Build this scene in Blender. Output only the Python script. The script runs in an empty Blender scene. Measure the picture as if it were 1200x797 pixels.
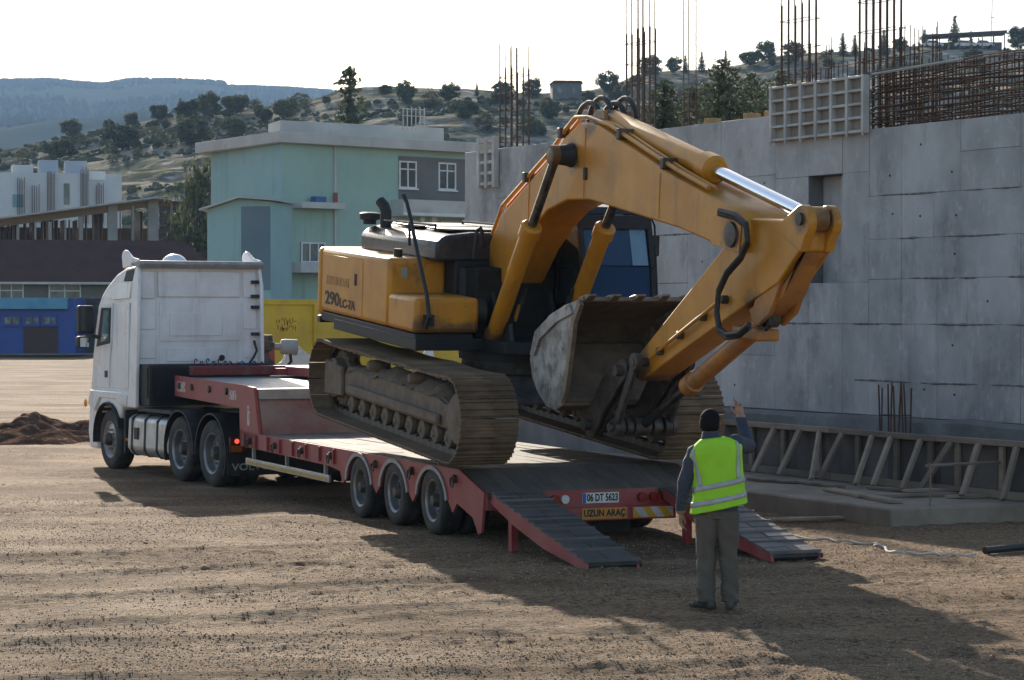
import bpy, bmesh, math, random
import numpy as np
from mathutils import Vector, Matrix, Quaternion
R = math.radians
scene = bpy.context.scene

# ---------------------------------------------------------------- camera, sky, sun, exposure
CAM_F, CAM_H, HOR = 2700.0, 2.62, 366.0          # focal length in photo pixels, eye height, horizon row
cam_data = bpy.data.cameras.new('camera')
cam = bpy.data.objects.new('camera', cam_data)
scene.collection.objects.link(cam)
cam_data.sensor_width = 36.0
cam_data.lens = CAM_F / 1200.0 * 36.0
cam_data.clip_start = 0.5
cam_data.clip_end = 30000.0
cam.location = (0, 0, CAM_H)
cam.rotation_euler = (math.pi / 2 - math.atan((398.5 - HOR) / CAM_F), 0, 0)
scene.camera = cam

SUN_AZ, SUN_EL = R(-13.5), R(20.5)               # azimuth clockwise from +Y (the view direction)
sun_dir = Vector((math.sin(SUN_AZ) * math.cos(SUN_EL), math.cos(SUN_AZ) * math.cos(SUN_EL), math.sin(SUN_EL)))
world = bpy.data.worlds.new('World')
scene.world = world
world.use_nodes = True
wn = world.node_tree.nodes
wl = world.node_tree.links
sky_tex = wn.new('ShaderNodeTexSky')
sky_tex.sky_type = 'NISHITA'
sky_tex.sun_disc = False
sky_tex.sun_elevation = SUN_EL
sky_tex.sun_rotation = SUN_AZ % (2 * math.pi)
sky_tex.air_density = 1.0
sky_tex.dust_density = 1.2
sky_tex.ozone_density = 1.0
wn['Background'].inputs['Strength'].default_value = 0.098
wl.new(sky_tex.outputs['Color'], wn['Background'].inputs['Color'])
sun_data = bpy.data.lights.new('sun', 'SUN')
sun_data.energy = 5.0
sun_data.angle = R(0.5)
sun_data.color = (1.0, 0.91, 0.78)
sun_obj = bpy.data.objects.new('sun', sun_data)
scene.collection.objects.link(sun_obj)
sun_obj.rotation_euler = (-sun_dir).to_track_quat('-Z', 'Y').to_euler()
scene.view_settings.view_transform = 'Standard'
scene.view_settings.look = 'None'
scene.view_settings.gamma = 1.0
scene.view_settings.exposure = 1.02
scene.view_settings.use_curve_mapping = False
scene.render.engine = 'CYCLES'

# ---------------------------------------------------------------- helpers
COL = scene.collection
rng = random.Random(7)

def tag(o, label=None, cat=None, group=None, kind=None):
    if label: o['label'] = label
    if cat: o['category'] = cat
    if group: o['group'] = group
    if kind: o['kind'] = kind
    return o

def empty(name, loc=(0, 0, 0), rot=(0, 0, 0), label=None, cat=None, group=None):
    o = bpy.data.objects.new(name, None)
    o.empty_display_size = 0.2
    COL.objects.link(o)
    o.location = loc
    o.rotation_euler = rot
    return tag(o, label, cat, group)

def link(name, me, parent=None, loc=None, rot=None):
    o = bpy.data.objects.new(name, me)
    COL.objects.link(o)
    if parent: o.parent = parent
    if loc is not None: o.location = loc
    if rot is not None: o.rotation_euler = rot
    return o

def copy_tree(o, parent=None):
    c = o.copy()
    COL.objects.link(c)
    c.parent = parent
    for ch in o.children:
        copy_tree(ch, c)
    return c

class MB:
    """collects shapes into one mesh"""
    def __init__(s):
        s.v, s.f = [], []
    def add(s, vs, fs):
        n = len(s.v)
        s.v.extend([tuple(p) for p in vs])
        s.f.extend([tuple(i + n for i in f) for f in fs])
        return s
    def bx(s, x0, x1, y0, y1, z0, z1):
        vs = [(x0, y0, z0), (x1, y0, z0), (x1, y1, z0), (x0, y1, z0), (x0, y0, z1), (x1, y0, z1), (x1, y1, z1), (x0, y1, z1)]
        return s.add(vs, [(0, 3, 2, 1), (4, 5, 6, 7), (0, 1, 5, 4), (1, 2, 6, 5), (2, 3, 7, 6), (3, 0, 4, 7)])
    def prism(s, pts, a, b, axis='y'):
        """polygon in the two other axes pulled along axis from a to b"""
        n = len(pts)
        area = sum(pts[i][0] * pts[(i + 1) % n][1] - pts[(i + 1) % n][0] * pts[i][1] for i in range(n))
        if area < 0: pts = pts[::-1]
        if axis == 'y':
            va = [(p[0], a, p[1]) for p in pts]; vb = [(p[0], b, p[1]) for p in pts]
        elif axis == 'x':
            va = [(a, p[0], p[1]) for p in pts]; vb = [(b, p[0], p[1]) for p in pts]
        else:
            va = [(p[0], p[1], a) for p in pts]; vb = [(p[0], p[1], b) for p in pts]
        fs = [tuple(range(n)), tuple(range(2 * n - 1, n - 1, -1))]
        fs += [(i, i + n, (i + 1) % n + n, (i + 1) % n) for i in range(n)]
        flip = (a > b) if axis == 'y' else (a < b)
        if flip: fs = [f[::-1] for f in fs]
        return s.add(va + vb, fs)
    def beam(s, p, q, w, h, up=(0, 0, 1)):
        p, q = Vector(p), Vector(q)
        d = (q - p).normalized()
        u = Vector(up)
        if abs(d.dot(u)) > 0.98: u = Vector((1, 0, 0))
        sx = d.cross(u).normalized() * (w / 2)
        sy = sx.cross(d).normalized() * (h / 2)
        vs = [p - sx - sy, p + sx - sy, p + sx + sy, p - sx + sy, q - sx - sy, q + sx - sy, q + sx + sy, q - sx + sy]
        return s.add(vs, [(0, 1, 2, 3), (7, 6, 5, 4), (0, 4, 5, 1), (1, 5, 6, 2), (2, 6, 7, 3), (3, 7, 4, 0)])
    def cyl(s, p, q, r0, r1=None, n=14, caps=True):
        if r1 is None: r1 = r0
        return s.lathe(p, q, [(r0, 0.0), (r1, 1.0)], n, caps)
    def lathe(s, p, q, prof, n=16, caps=True):
        """prof: (radius, fraction along p->q)"""
        p, q = Vector(p), Vector(q)
        ax = q - p
        d = ax.normalized()
        t = Vector((0, 0, 1)) if abs(d.z) < 0.9 else Vector((1, 0, 0))
        a = d.cross(t).normalized(); b = d.cross(a)
        vs, fs = [], []
        for r, h in prof:
            for i in range(n):
                an = 2 * math.pi * i / n
                vs.append(p + ax * h + (a * math.cos(an) + b * math.sin(an)) * r)
        for j in range(len(prof) - 1):
            for i in range(n):
                k = (i + 1) % n
                fs.append((j * n + i, j * n + k, (j + 1) * n + k, (j + 1) * n + i))
        if caps:
            fs.append(tuple(range(n - 1, -1, -1)))
            m = (len(prof) - 1) * n
            fs.append(tuple(range(m, m + n)))
        return s.add(vs, fs)
    def tube(s, path, r, n=8):
        path = [Vector(p) for p in path]
        rs = r if isinstance(r, (list, tuple)) else [r] * len(path)
        vs, fs = [], []
        prev = None
        for j, p in enumerate(path):
            d = (path[min(j + 1, len(path) - 1)] - path[max(j - 1, 0)]).normalized()
            if prev is None:
                t = Vector((0, 0, 1)) if abs(d.z) < 0.9 else Vector((1, 0, 0))
                a = d.cross(t).normalized()
            else:
                a = (prev - d * prev.dot(d)).normalized()
            prev = a
            b = d.cross(a)
            for i in range(n):
                an = 2 * math.pi * i / n
                vs.append(p + (a * math.cos(an) + b * math.sin(an)) * rs[j])
        for j in range(len(path) - 1):
            for i in range(n):
                k = (i + 1) % n
                fs.append((j * n + i, j * n + k, (j + 1) * n + k, (j + 1) * n + i))
        fs.append(tuple(range(n - 1, -1, -1)))
        m = (len(path) - 1) * n
        fs.append(tuple(range(m, m + n)))
        return s.add(vs, fs)
    def ell(s, c, r, nu=14, nv=9, rot=None):
        c = Vector(c)
        vs, fs = [], []
        for j in range(nv + 1):
            th = math.pi * j / nv
            for i in range(nu):
                ph = 2 * math.pi * i / nu
                p = Vector((r[0] * math.sin(th) * math.cos(ph), r[1] * math.sin(th) * math.sin(ph), r[2] * math.cos(th)))
                if rot is not None: p = rot @ p
                vs.append(c + p)
        for j in range(nv):
            for i in range(nu):
                k = (i + 1) % nu
                fs.append((j * nu + i, (j + 1) * nu + i, (j + 1) * nu + k, j * nu + k))
        return s.add(vs, fs)
    def loft(s, rings, caps=True):
        n = len(rings[0]); m = len(s.v)
        vs = [p for r in rings for p in r]; fs = []
        for j in range(len(rings) - 1):
            for i in range(n):
                k = (i + 1) % n
                fs.append((j * n + i, j * n + k, (j + 1) * n + k, (j + 1) * n + i))
        if caps:
            fs.append(tuple(range(n - 1, -1, -1)))
            q = (len(rings) - 1) * n
            fs.append(tuple(range(q, q + n)))
        return s.add(vs, fs)
    def mesh(s, name, mat=None, smooth=True, ang=35):
        me = bpy.data.meshes.new(name)
        me.from_pydata(s.v, [], s.f)
        if mat: me.materials.append(mat)
        if smooth:
            me.shade_smooth()
            me.set_sharp_from_angle(angle=R(ang))
        me.update()
        return me
    def build(s, name, mat=None, parent=None, bevel=0, seg=2, smooth=True, loc=None, rot=None):
        o = link(name, s.mesh(name, mat, smooth), parent, loc, rot)
        if bevel:
            b = o.modifiers.new('bevel', 'BEVEL')
            b.width = bevel; b.segments = seg; b.limit_method = 'ANGLE'; b.angle_limit = R(30)
            b.use_clamp_overlap = True
        return o

# ---------------------------------------------------------------- photo pixel -> place
def G(px, py, z=0.0):
    Z = CAM_F * (CAM_H - z) / (py - HOR)
    return ((px - 600) * Z / CAM_F, Z)
def at_depth(px, py, Y):
    return Vector(((px - 600) / CAM_F * Y, Y, CAM_H - (py - HOR) * Y / CAM_F))

class Frame:
    """vertical planes of a thing that stands turned by deg: u points to the camera side, v across"""
    def __init__(s, O, deg):
        a = R(deg)
        s.O, s.a = O, a
        s.U = (math.sin(a), -math.cos(a)); s.V = (math.cos(a), math.sin(a))
        s.rz = a - math.pi / 2
    def pv(s, px, py, v):
        k = (px - 600) / CAM_F
        Z = (v + s.O[0] * s.V[0] + s.O[1] * s.V[1]) / (k * s.V[0] + s.V[1])
        d = (k * Z - s.O[0], Z - s.O[1])
        return d[0] * s.U[0] + d[1] * s.U[1], CAM_H - (py - HOR) * Z / CAM_F

class Facade:
    """a wall plane from P0 to P1 (ground plan); d is measured out of the wall, towards the viewer"""
    def __init__(s, P0, P1):
        s.P0, s.P1 = Vector((P0[0], P0[1])), Vector((P1[0], P1[1]))
        s.t = (s.P1 - s.P0).normalized()
        s.n = Vector((s.t.y, -s.t.x))
        if s.n.dot(-s.P0) < 0: s.n = -s.n
        s.rz = math.atan2(s.t.y, s.t.x)
        s.loc = (P0[0], P0[1], 0)
        s.sg = -1 if s.n.dot(Vector((s.t.y, -s.t.x))) > 0 else 1     # local y of 'out'
    def tz(s, px, py, d=0.0):
        k = (px - 600) / CAM_F
        p0 = s.P0 + s.n * d
        c = s.n.dot(p0)
        Z = c / (s.n.x * k + s.n.y)
        p = Vector((k * Z, Z))
        return (p - p0).dot(s.t), CAM_H - (py - HOR) * Z / CAM_F
    def bx(s, mb, t0, t1, z0, z1, d0, d1):
        a, b = sorted((s.sg * d0, s.sg * d1))
        return mb.bx(min(t0, t1), max(t0, t1), a, b, min(z0, z1), max(z0, z1))
    def rect(s, mb, px0, py0, px1, py1, d0, d1):
        t0, za = s.tz(px0, py0); t1, _ = s.tz(px1, py0)
        tm, _ = s.tz((px0 + px1) / 2, py0)
        _, za = s.tz((px0 + px1) / 2, py0); _, zb = s.tz((px0 + px1) / 2, py1)
        return s.bx(mb, t0, t1, zb, za, d0, d1)
    def world(s, t, d, z):
        p = s.P0 + s.t * t + s.n * d
        return Vector((p.x, p.y, z))

# ---------------------------------------------------------------- noise for terrain
def vnoise(x, y, seed=0):
    x = np.asarray(x, dtype=np.float64); y = np.asarray(y, dtype=np.float64)
    xi = np.floor(x).astype(np.int64); yi = np.floor(y).astype(np.int64)
    fx = x - xi; fy = y - yi
    fx = fx * fx * (3 - 2 * fx); fy = fy * fy * (3 - 2 * fy)
    def h(a, b):
        n = (a * 374761393 + b * 668265263 + seed * 1442695041) & 0xffffffff
        n = ((n ^ (n >> 13)) * 1274126177) & 0xffffffff
        return ((n ^ (n >> 16)) & 0xffff) / 65535.0
    return (h(xi, yi) * (1 - fx) + h(xi + 1, yi) * fx) * (1 - fy) + (h(xi, yi + 1) * (1 - fx) + h(xi + 1, yi + 1) * fx) * fy
def fbm(x, y, octv=4, seed=0):
    s = 0; a = 1; t = 0
    for i in range(octv):
        s = s + a * (vnoise(x * 2 ** i, y * 2 ** i, seed + i * 17) - 0.5); t += a; a *= 0.5
    return s / t * 2
def sstep(a, b, x):
    t = np.clip((np.asarray(x, dtype=np.float64) - a) / (b - a), 0, 1)
    return t * t * (3 - 2 * t)

# ---------------------------------------------------------------- materials
MATS = {}
def pm(name, col, col2=None, scale=3.0, lo=0.35, hi=0.65, rough=0.6, metal=0.0, spec=0.5, bump=0.0, bscale=40.0,
       dirt=None, dscale=2.0, dlo=0.5, dhi=0.7, dmax=0.8, rvar=0.12, rand=0.0, stretch=None, coat=0.0, bdist=0.02, fine=None, transl=0.0, streak=None, scratch=None, spots=None):
    if name in MATS: return MATS[name]
    m = bpy.data.materials.new(name)
    m.use_nodes = True
    nt = m.node_tree; N = nt.nodes; L = nt.links
    b = N['Principled BSDF']
    tc = N.new('ShaderNodeTexCoord')
    mp = N.new('ShaderNodeMapping')
    L.new(tc.outputs['Object'], mp.inputs['Vector'])
    if stretch: mp.inputs['Scale'].default_value = stretch
    def noise(sc, det=5.0, rgh=0.6, w=0.0):
        n = N.new('ShaderNodeTexNoise')
        n.inputs['Scale'].default_value = sc; n.inputs['Detail'].default_value = det; n.inputs['Roughness'].default_value = rgh
        L.new(mp.outputs['Vector'], n.inputs['Vector'])
        return n
    def ramp(src, a, c):
        r = N.new('ShaderNodeMapRange')
        r.inputs['From Min'].default_value = a; r.inputs['From Max'].default_value = c
        L.new(src, r.inputs['Value'])
        return r.outputs['Result']
    def mix(f, a, c, mode='MIX'):
        x = N.new('ShaderNodeMix'); x.data_type = 'RGBA'; x.blend_type = mode
        if isinstance(f, float): x.inputs['Factor'].default_value = f
        else: L.new(f, x.inputs['Factor'])
        for val, k in ((a, 6), (c, 7)):
            if isinstance(val, tuple): x.inputs[k].default_value = (val[0], val[1], val[2], 1)
            else: L.new(val, x.inputs[k])
        return x.outputs[2]
    out = tuple(col)
    n1 = noise(scale)
    if col2 is not None:
        out = mix(ramp(n1.outputs['Fac'], lo, hi), tuple(col), tuple(col2))
    if fine is not None:
        nf = noise(fine[0], 3.0, 0.7)
        out = mix(ramp(nf.outputs['Fac'], fine[2], fine[3]), out, tuple(fine[1]))
    if dirt is not None:
        n2 = noise(dscale, 8.0, 0.7)
        f = ramp(n2.outputs['Fac'], dlo, dhi)
        mm = N.new('ShaderNodeMath'); mm.operation = 'MULTIPLY'; mm.inputs[1].default_value = dmax
        L.new(f, mm.inputs[0])
        out = mix(mm.outputs[0], out, tuple(dirt))
    if streak is not None:                                   # drips running down
        m2 = N.new('ShaderNodeMapping'); m2.inputs['Scale'].default_value = (streak[0], streak[0], streak[0] * 0.07)
        L.new(tc.outputs['Object'], m2.inputs['Vector'])
        n4 = N.new('ShaderNodeTexNoise'); n4.inputs['Scale'].default_value = 1.0; n4.inputs['Detail'].default_value = 6.0; n4.inputs['Roughness'].default_value = 0.7
        L.new(m2.outputs['Vector'], n4.inputs['Vector'])
        m5 = N.new('ShaderNodeMath'); m5.operation = 'MULTIPLY'; m5.inputs[1].default_value = streak[4]
        L.new(ramp(n4.outputs['Fac'], streak[2], streak[3]), m5.inputs[0])
        out = mix(m5.outputs[0], out, tuple(streak[1]))
    if scratch is not None:                                  # chipped spots
        n6 = noise(scratch[0], 9.0, 0.75)
        out = mix(ramp(n6.outputs['Fac'], scratch[2], scratch[2] + 0.02), out, tuple(scratch[1]))
    if spots is not None:                                    # grease smeared round pins and joints
        n7 = noise(3.5, 6.0, 0.7)
        for (sx_, sy_, sz_, sr_) in spots:
            dn = N.new('ShaderNodeVectorMath'); dn.operation = 'DISTANCE'
            cv_ = N.new('ShaderNodeCombineXYZ'); sp_ = N.new('ShaderNodeSeparateXYZ'); L.new(tc.outputs['Object'], sp_.inputs[0])
            L.new(sp_.outputs[0], cv_.inputs[0]); L.new(sp_.outputs[2], cv_.inputs[2])
            L.new(cv_.outputs[0], dn.inputs[0]); dn.inputs[1].default_value = (sx_, 0, sz_)
            ad = N.new('ShaderNodeMath'); ad.operation = 'MULTIPLY_ADD'; ad.inputs[1].default_value = -sr_ * 2.2
            L.new(n7.outputs['Fac'], ad.inputs[0]); L.new(dn.outputs['Value'], ad.inputs[2])
            m8 = N.new('ShaderNodeMath'); m8.operation = 'MULTIPLY'; m8.inputs[1].default_value = 0.8
            L.new(ramp(ad.outputs[0], 0.0, -sr_ * 0.55), m8.inputs[0])
            out = mix(m8.outputs[0], out, (0.07, 0.045, 0.028))
    if rand:
        oi = N.new('ShaderNodeObjectInfo')
        mr = N.new('ShaderNodeMapRange')
        mr.inputs['To Min'].default_value = 1 - rand; mr.inputs['To Max'].default_value = 1 + rand
        L.new(oi.outputs['Random'], mr.inputs['Value'])
        cc = N.new('ShaderNodeCombineColor')
        for i in range(3): L.new(mr.outputs['Result'], cc.inputs[i])
        out = mix(1.0, out, cc.outputs['Color'], 'MULTIPLY')
    if isinstance(out, tuple): b.inputs['Base Color'].default_value = (out[0], out[1], out[2], 1)
    else: L.new(out, b.inputs['Base Color'])
    rr = N.new('ShaderNodeMapRange')
    rr.inputs['To Min'].default_value = max(0.02, rough - rvar); rr.inputs['To Max'].default_value = min(1, rough + rvar)
    L.new(n1.outputs['Fac'], rr.inputs['Value'])
    L.new(rr.outputs['Result'], b.inputs['Roughness'])
    b.inputs['Metallic'].default_value = metal
    b.inputs['Specular IOR Level'].default_value = spec
    b.inputs['Coat Weight'].default_value = coat
    b.inputs['Coat Roughness'].default_value = 0.15
    if bump:
        n3 = noise(bscale, 6.0, 0.65)
        bp = N.new('ShaderNodeBump')
        bp.inputs['Strength'].default_value = bump; bp.inputs['Distance'].default_value = bdist
        L.new(n3.outputs['Fac'], bp.inputs['Height'])
        L.new(bp.outputs['Normal'], b.inputs['Normal'])
    if transl:
        tr = N.new('ShaderNodeBsdfTranslucent')
        if isinstance(out, tuple): tr.inputs['Color'].default_value = (out[0], out[1], out[2], 1)
        else: L.new(out, tr.inputs['Color'])
        ms = N.new('ShaderNodeMixShader'); ms.inputs[0].default_value = transl
        L.new(b.outputs[0], ms.inputs[1]); L.new(tr.outputs[0], ms.inputs[2])
        L.new(ms.outputs[0], N['Material Output'].inputs['Surface'])
    MATS[name] = m
    return m

DUST = (0.23, 0.185, 0.14)
M = dict(
 yellow=pm('excavator_yellow', (0.60, 0.255, 0.012), (0.52, 0.21, 0.012), 2.2, rough=0.42, dirt=(0.20, 0.13, 0.07), dscale=1.7, dlo=0.5, dhi=0.78, dmax=0.55, bump=0.05, bscale=18, fine=(40, (0.42, 0.2, 0.04), 0.6, 0.78), streak=(5, (0.20, 0.10, 0.035), 0.56, 0.74, 0.55), scratch=(7, (0.10, 0.06, 0.04), 0.66), spots=((6.2, 0, 2.83, 0.2), (2.28, 0, 3.55, 0.22), (7.36, 0, 3.03, 0.16), (3.95, 0, 1.3, 0.35), (0.55, 0, 1.34, 0.2), (-0.2, 0, 2.0, 0.3), (2.75, 0, 3.95, 0.2), (6.5, 0, 2.1, 0.25))),
 orange=pm('worn_orange_paint', (0.50, 0.19, 0.03), (0.36, 0.16, 0.05), 4, rough=0.5, dirt=(0.16, 0.10, 0.06), dscale=3.5, dlo=0.45, dhi=0.68, dmax=0.75, bump=0.08, bscale=30),
 dkgrey=pm('dark_grey_paint', (0.013, 0.014, 0.017), (0.024, 0.024, 0.026), 3, rough=0.55, spec=0.3, dirt=DUST, dscale=3, dlo=0.55, dhi=0.9, dmax=0.12),
 black=pm('black_rubbery', (0.014, 0.014, 0.015), (0.03, 0.028, 0.026), 6, rough=0.6, dirt=DUST, dscale=5, dlo=0.55, dhi=0.85, dmax=0.35),
 grease=pm('greasy_steel', (0.035, 0.03, 0.027), (0.09, 0.075, 0.06), 7, rough=0.5, metal=0.3, dirt=(0.16, 0.12, 0.085), dscale=6, dlo=0.48, dhi=0.7, dmax=0.7, bump=0.25, bscale=30),
 chrome=pm('chrome_rod', (0.75, 0.78, 0.82), rough=0.14, metal=1.0, rvar=0.05),
 oldrod=pm('oily_rod', (0.2, 0.2, 0.2), (0.08, 0.075, 0.07), 8, rough=0.3, metal=0.9),
 shoe=pm('muddy_track_steel', (0.125, 0.085, 0.052), (0.19, 0.128, 0.075), 5, rough=0.7, metal=0.25, dirt=(0.24, 0.175, 0.115), dscale=4, dlo=0.45, dhi=0.7, dmax=0.8, bump=0.3, bscale=22, rand=0.2),
 mud=pm('caked_mud', (0.14, 0.108, 0.078), (0.21, 0.165, 0.12), 5, rough=0.9, dirt=(0.25, 0.2, 0.15), dscale=3, dlo=0.5, dhi=0.75, dmax=0.6, bump=0.6, bscale=14, bdist=0.04),
 bucket=pm('worn_bucket_steel', (0.40, 0.39, 0.37), (0.22, 0.19, 0.16), 3.0, 0.42, 0.6, rough=0.55, metal=0.25, dirt=(0.10, 0.075, 0.055), dscale=4.5, dlo=0.5, dhi=0.62, dmax=0.85, bump=0.2, bscale=14),
 bucket_in=pm('bucket_inside_soil', (0.105, 0.075, 0.05), (0.17, 0.12, 0.08), 4, rough=0.85, dirt=(0.06, 0.045, 0.033), dscale=3, dlo=0.5, dhi=0.7, dmax=0.7, bump=0.5, bscale=12, stretch=(1, 1, 1.6)),
 tooth=pm('tooth_steel', (0.26, 0.2, 0.14), (0.17, 0.13, 0.09), 9, rough=0.5, metal=0.4, bump=0.2),
 red=pm('trailer_red', (0.27, 0.032, 0.032), (0.36, 0.075, 0.07), 3, rough=0.5, dirt=(0.15, 0.085, 0.07), dscale=3.2, dlo=0.47, dhi=0.75, dmax=0.65, bump=0.06, fine=(30, (0.12, 0.05, 0.04), 0.62, 0.72)),
 deck=pm('dusty_deck', (0.105, 0.088, 0.072), (0.18, 0.15, 0.12), 2.2, rough=0.8, dirt=(0.07, 0.055, 0.045), dscale=2.6, dlo=0.5, dhi=0.72, dmax=0.7, bump=0.4, bscale=30, stretch=(0.5, 1.4, 1), rand=0.15),
 ramp=pm('ramp_steel', (0.095, 0.095, 0.10), (0.15, 0.135, 0.12), 3.5, rough=0.55, metal=0.35, dirt=(0.21, 0.165, 0.12), dscale=5, dlo=0.5, dhi=0.75, dmax=0.6, bump=0.15, rand=0.2),
 white=pm('truck_white', (0.82, 0.825, 0.83), (0.76, 0.76, 0.76), 1.5, rough=0.3, dirt=(0.42, 0.37, 0.31), dscale=1.6, dlo=0.5, dhi=0.8, dmax=0.45, coat=0.2, streak=(7, (0.40, 0.35, 0.29), 0.52, 0.75, 0.5)),
 trim=pm('grey_trim', (0.35, 0.35, 0.34), (0.25, 0.25, 0.24), 5, rough=0.5, dirt=DUST, dscale=4, dmax=0.4),
 tyre=pm('tyre_rubber', (0.022, 0.022, 0.023), (0.035, 0.033, 0.03), 4, rough=0.8, dirt=(0.17, 0.14, 0.11), dscale=4, dlo=0.45, dhi=0.8, dmax=0.55, bump=0.1),
 rim=pm('dusty_rim', (0.33, 0.34, 0.36), (0.22, 0.21, 0.2), 6, rough=0.45, metal=0.7, dirt=DUST, dscale=5, dlo=0.45, dhi=0.75, dmax=0.6),
 alu=pm('tank_aluminium', (0.55, 0.56, 0.57), (0.45, 0.44, 0.43), 4, rough=0.4, metal=0.7, dirt=DUST, dscale=2.5, dlo=0.5, dhi=0.85, dmax=0.5),
 glass=pm('dark_glass', (0.02, 0.03, 0.035), rough=0.06, rvar=0.02, spec=0.8),
 mirror=pm('mirror_glass', (0.6, 0.65, 0.7), rough=0.03, metal=1.0, rvar=0.01),
 blueglass=pm('blue_tinted_glass', (0.02, 0.05, 0.115), (0.03, 0.075, 0.15), 1.2, 0.4, 0.6, rough=0.2, rvar=0.04, spec=0.3),
 blind=pm('pale_blue_blind', (0.16, 0.3, 0.42), (0.12, 0.24, 0.36), 3, rough=0.4),
 concrete=pm('cast_concrete', (0.50, 0.49, 0.475), (0.33, 0.325, 0.32), 0.9, 0.38, 0.62, rough=0.85, dirt=(0.12, 0.115, 0.11), dscale=0.8, dlo=0.52, dhi=0.68, dmax=0.65, stretch=(1, 1, 0.6), bump=0.25, bscale=9, rand=0.07, fine=(6, (0.56, 0.55, 0.53), 0.55, 0.78), streak=(3.5, (0.16, 0.155, 0.15), 0.58, 0.74, 0.45), scratch=(4, (0.12, 0.11, 0.1), 0.685)),
 concdark=pm('rough_footing_concrete', (0.20, 0.195, 0.19), (0.13, 0.125, 0.12), 1.4, rough=0.9, dirt=(0.3, 0.28, 0.25), dscale=2, dlo=0.55, dhi=0.75, dmax=0.5, bump=0.5, bscale=10, bdist=0.04),
 slab=pm('dusty_slab_concrete', (0.31, 0.265, 0.21), (0.2, 0.16, 0.12), 1.6, rough=0.9, dirt=(0.2, 0.15, 0.11), dscale=1.2, dlo=0.45, dhi=0.75, dmax=0.7, bump=0.3, bscale=14),
 rust=pm('rusty_rebar', (0.15, 0.075, 0.045), (0.09, 0.05, 0.035), 5, rough=0.75, metal=0.3, rand=0.25),
 greybar=pm('grey_rebar', (0.19, 0.17, 0.16), (0.13, 0.1, 0.085), 2, rough=0.6, metal=0.4, rand=0.2),
 timber=pm('weathered_timber', (0.27, 0.215, 0.16), (0.2, 0.155, 0.115), 3, rough=0.85, dirt=(0.12, 0.09, 0.07), dscale=5, dlo=0.5, dhi=0.75, dmax=0.6, bump=0.2, bscale=20, rand=0.3, stretch=(0.3, 1, 1)),
 ply=pm('dark_plywood', (0.085, 0.075, 0.068), (0.13, 0.115, 0.10), 1.5, rough=0.85, bump=0.1, rand=0.25),
 formrib=pm('form_panel_rib', (0.55, 0.53, 0.50), (0.40, 0.38, 0.35), 3, rough=0.7, rand=0.1),
 formply=pm('form_panel_board', (0.33, 0.29, 0.24), (0.24, 0.2, 0.165), 2, rough=0.8, rand=0.15),
)

# ================================================================ the setting
def grid_mesh(name, X, Y, Z, mat):
    r, c = X.shape
    me = bpy.data.meshes.new(name)
    co = np.stack([X, Y, Z], -1).reshape(-1, 3).astype(np.float32)
    idx = np.arange(r * c).reshape(r, c)
    q = np.stack([idx[:-1, :-1], idx[:-1, 1:], idx[1:, 1:], idx[1:, :-1]], -1).reshape(-1, 4)
    me.vertices.add(len(co)); me.vertices.foreach_set('co', co.ravel())
    me.loops.add(q.size); me.loops.foreach_set('vertex_index', q.ravel().astype(np.int32))
    me.polygons.add(len(q)); me.polygons.foreach_set('loop_start', np.arange(0, q.size, 4, dtype=np.int32))
    me.polygons.foreach_set('use_smooth', np.ones(len(q), dtype=bool))
    me.materials.append(mat)
    me.update(calc_edges=True); me.validate()
    return me

def base_z(x, y):
    return -0.13 * sstep(27.5, 35.0, y)
def ruts(x, y):
    s = np.zeros_like(x)
    for (x0, y0, ang, dep) in ((-7.5, 23.0, 74, 0.035), (-3.6, 20.0, 62, 0.04), (-2.2, 17.6, 80, 0.035), (3.5, 16.5, -70, 0.02), (1.0, 15.0, -82, 0.016), (-8.5, 31.0, 80, 0.025), (6.0, 22.5, 75, 0.018)):
        a = R(ang)
        # distance across a gently curving wheel track
        dx, dy = x - x0, y - y0
        al = dx * math.sin(a) + dy * math.cos(a); ac = dx * math.cos(a) - dy * math.sin(a) + 0.35 * np.sin(al * 0.35 + x0)
        for off in (-0.95, 0.95):
            d = np.abs(ac - off)
            s -= dep * np.exp(-(d / 0.2) ** 2) * (0.9 + 0.1 * np.sin(al * 26)) * sstep(9, 6, np.abs(al))
            s += dep * 0.5 * np.exp(-((d - 0.33) / 0.1) ** 2) * sstep(9, 6, np.abs(al))
    return s
def ground_z(x, y, fine=True):
    x = np.asarray(x, dtype=np.float64); y = np.asarray(y, dtype=np.float64)
    near = sstep(120, 60, y)
    z = base_z(x, y) + fbm(x * 0.22, y * 0.22, 3, 3) * 0.035 * near
    if fine:
        patch = sstep(-0.35, 0.35, fbm(x * 0.5, y * 0.8, 2, 51))
        z = z + (np.clip(fbm(x * 1.9, y * 1.9, 3, 11), -0.3, 1) * 0.010 + np.clip(fbm(x * 4.6, y * 4.6, 2, 29) - 0.05, 0, 1) * 0.012 * patch + np.clip(fbm(x * 9.5, y * 9.5, 2, 33), -0.2, 1) * 0.026 * (0.35 + 0.65 * patch)) * near
        z = z + ruts(x, y)
    # rough churned soil left of the truck
    z = z + 0.10 * np.exp(-(((x + 9.5) / 3.2) ** 2 + ((y - 43.5) / 3.2) ** 2)) * near
    return z
def gz(x, y):
    return float(ground_z(np.array([x]), np.array([y]), False)[0])

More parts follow.
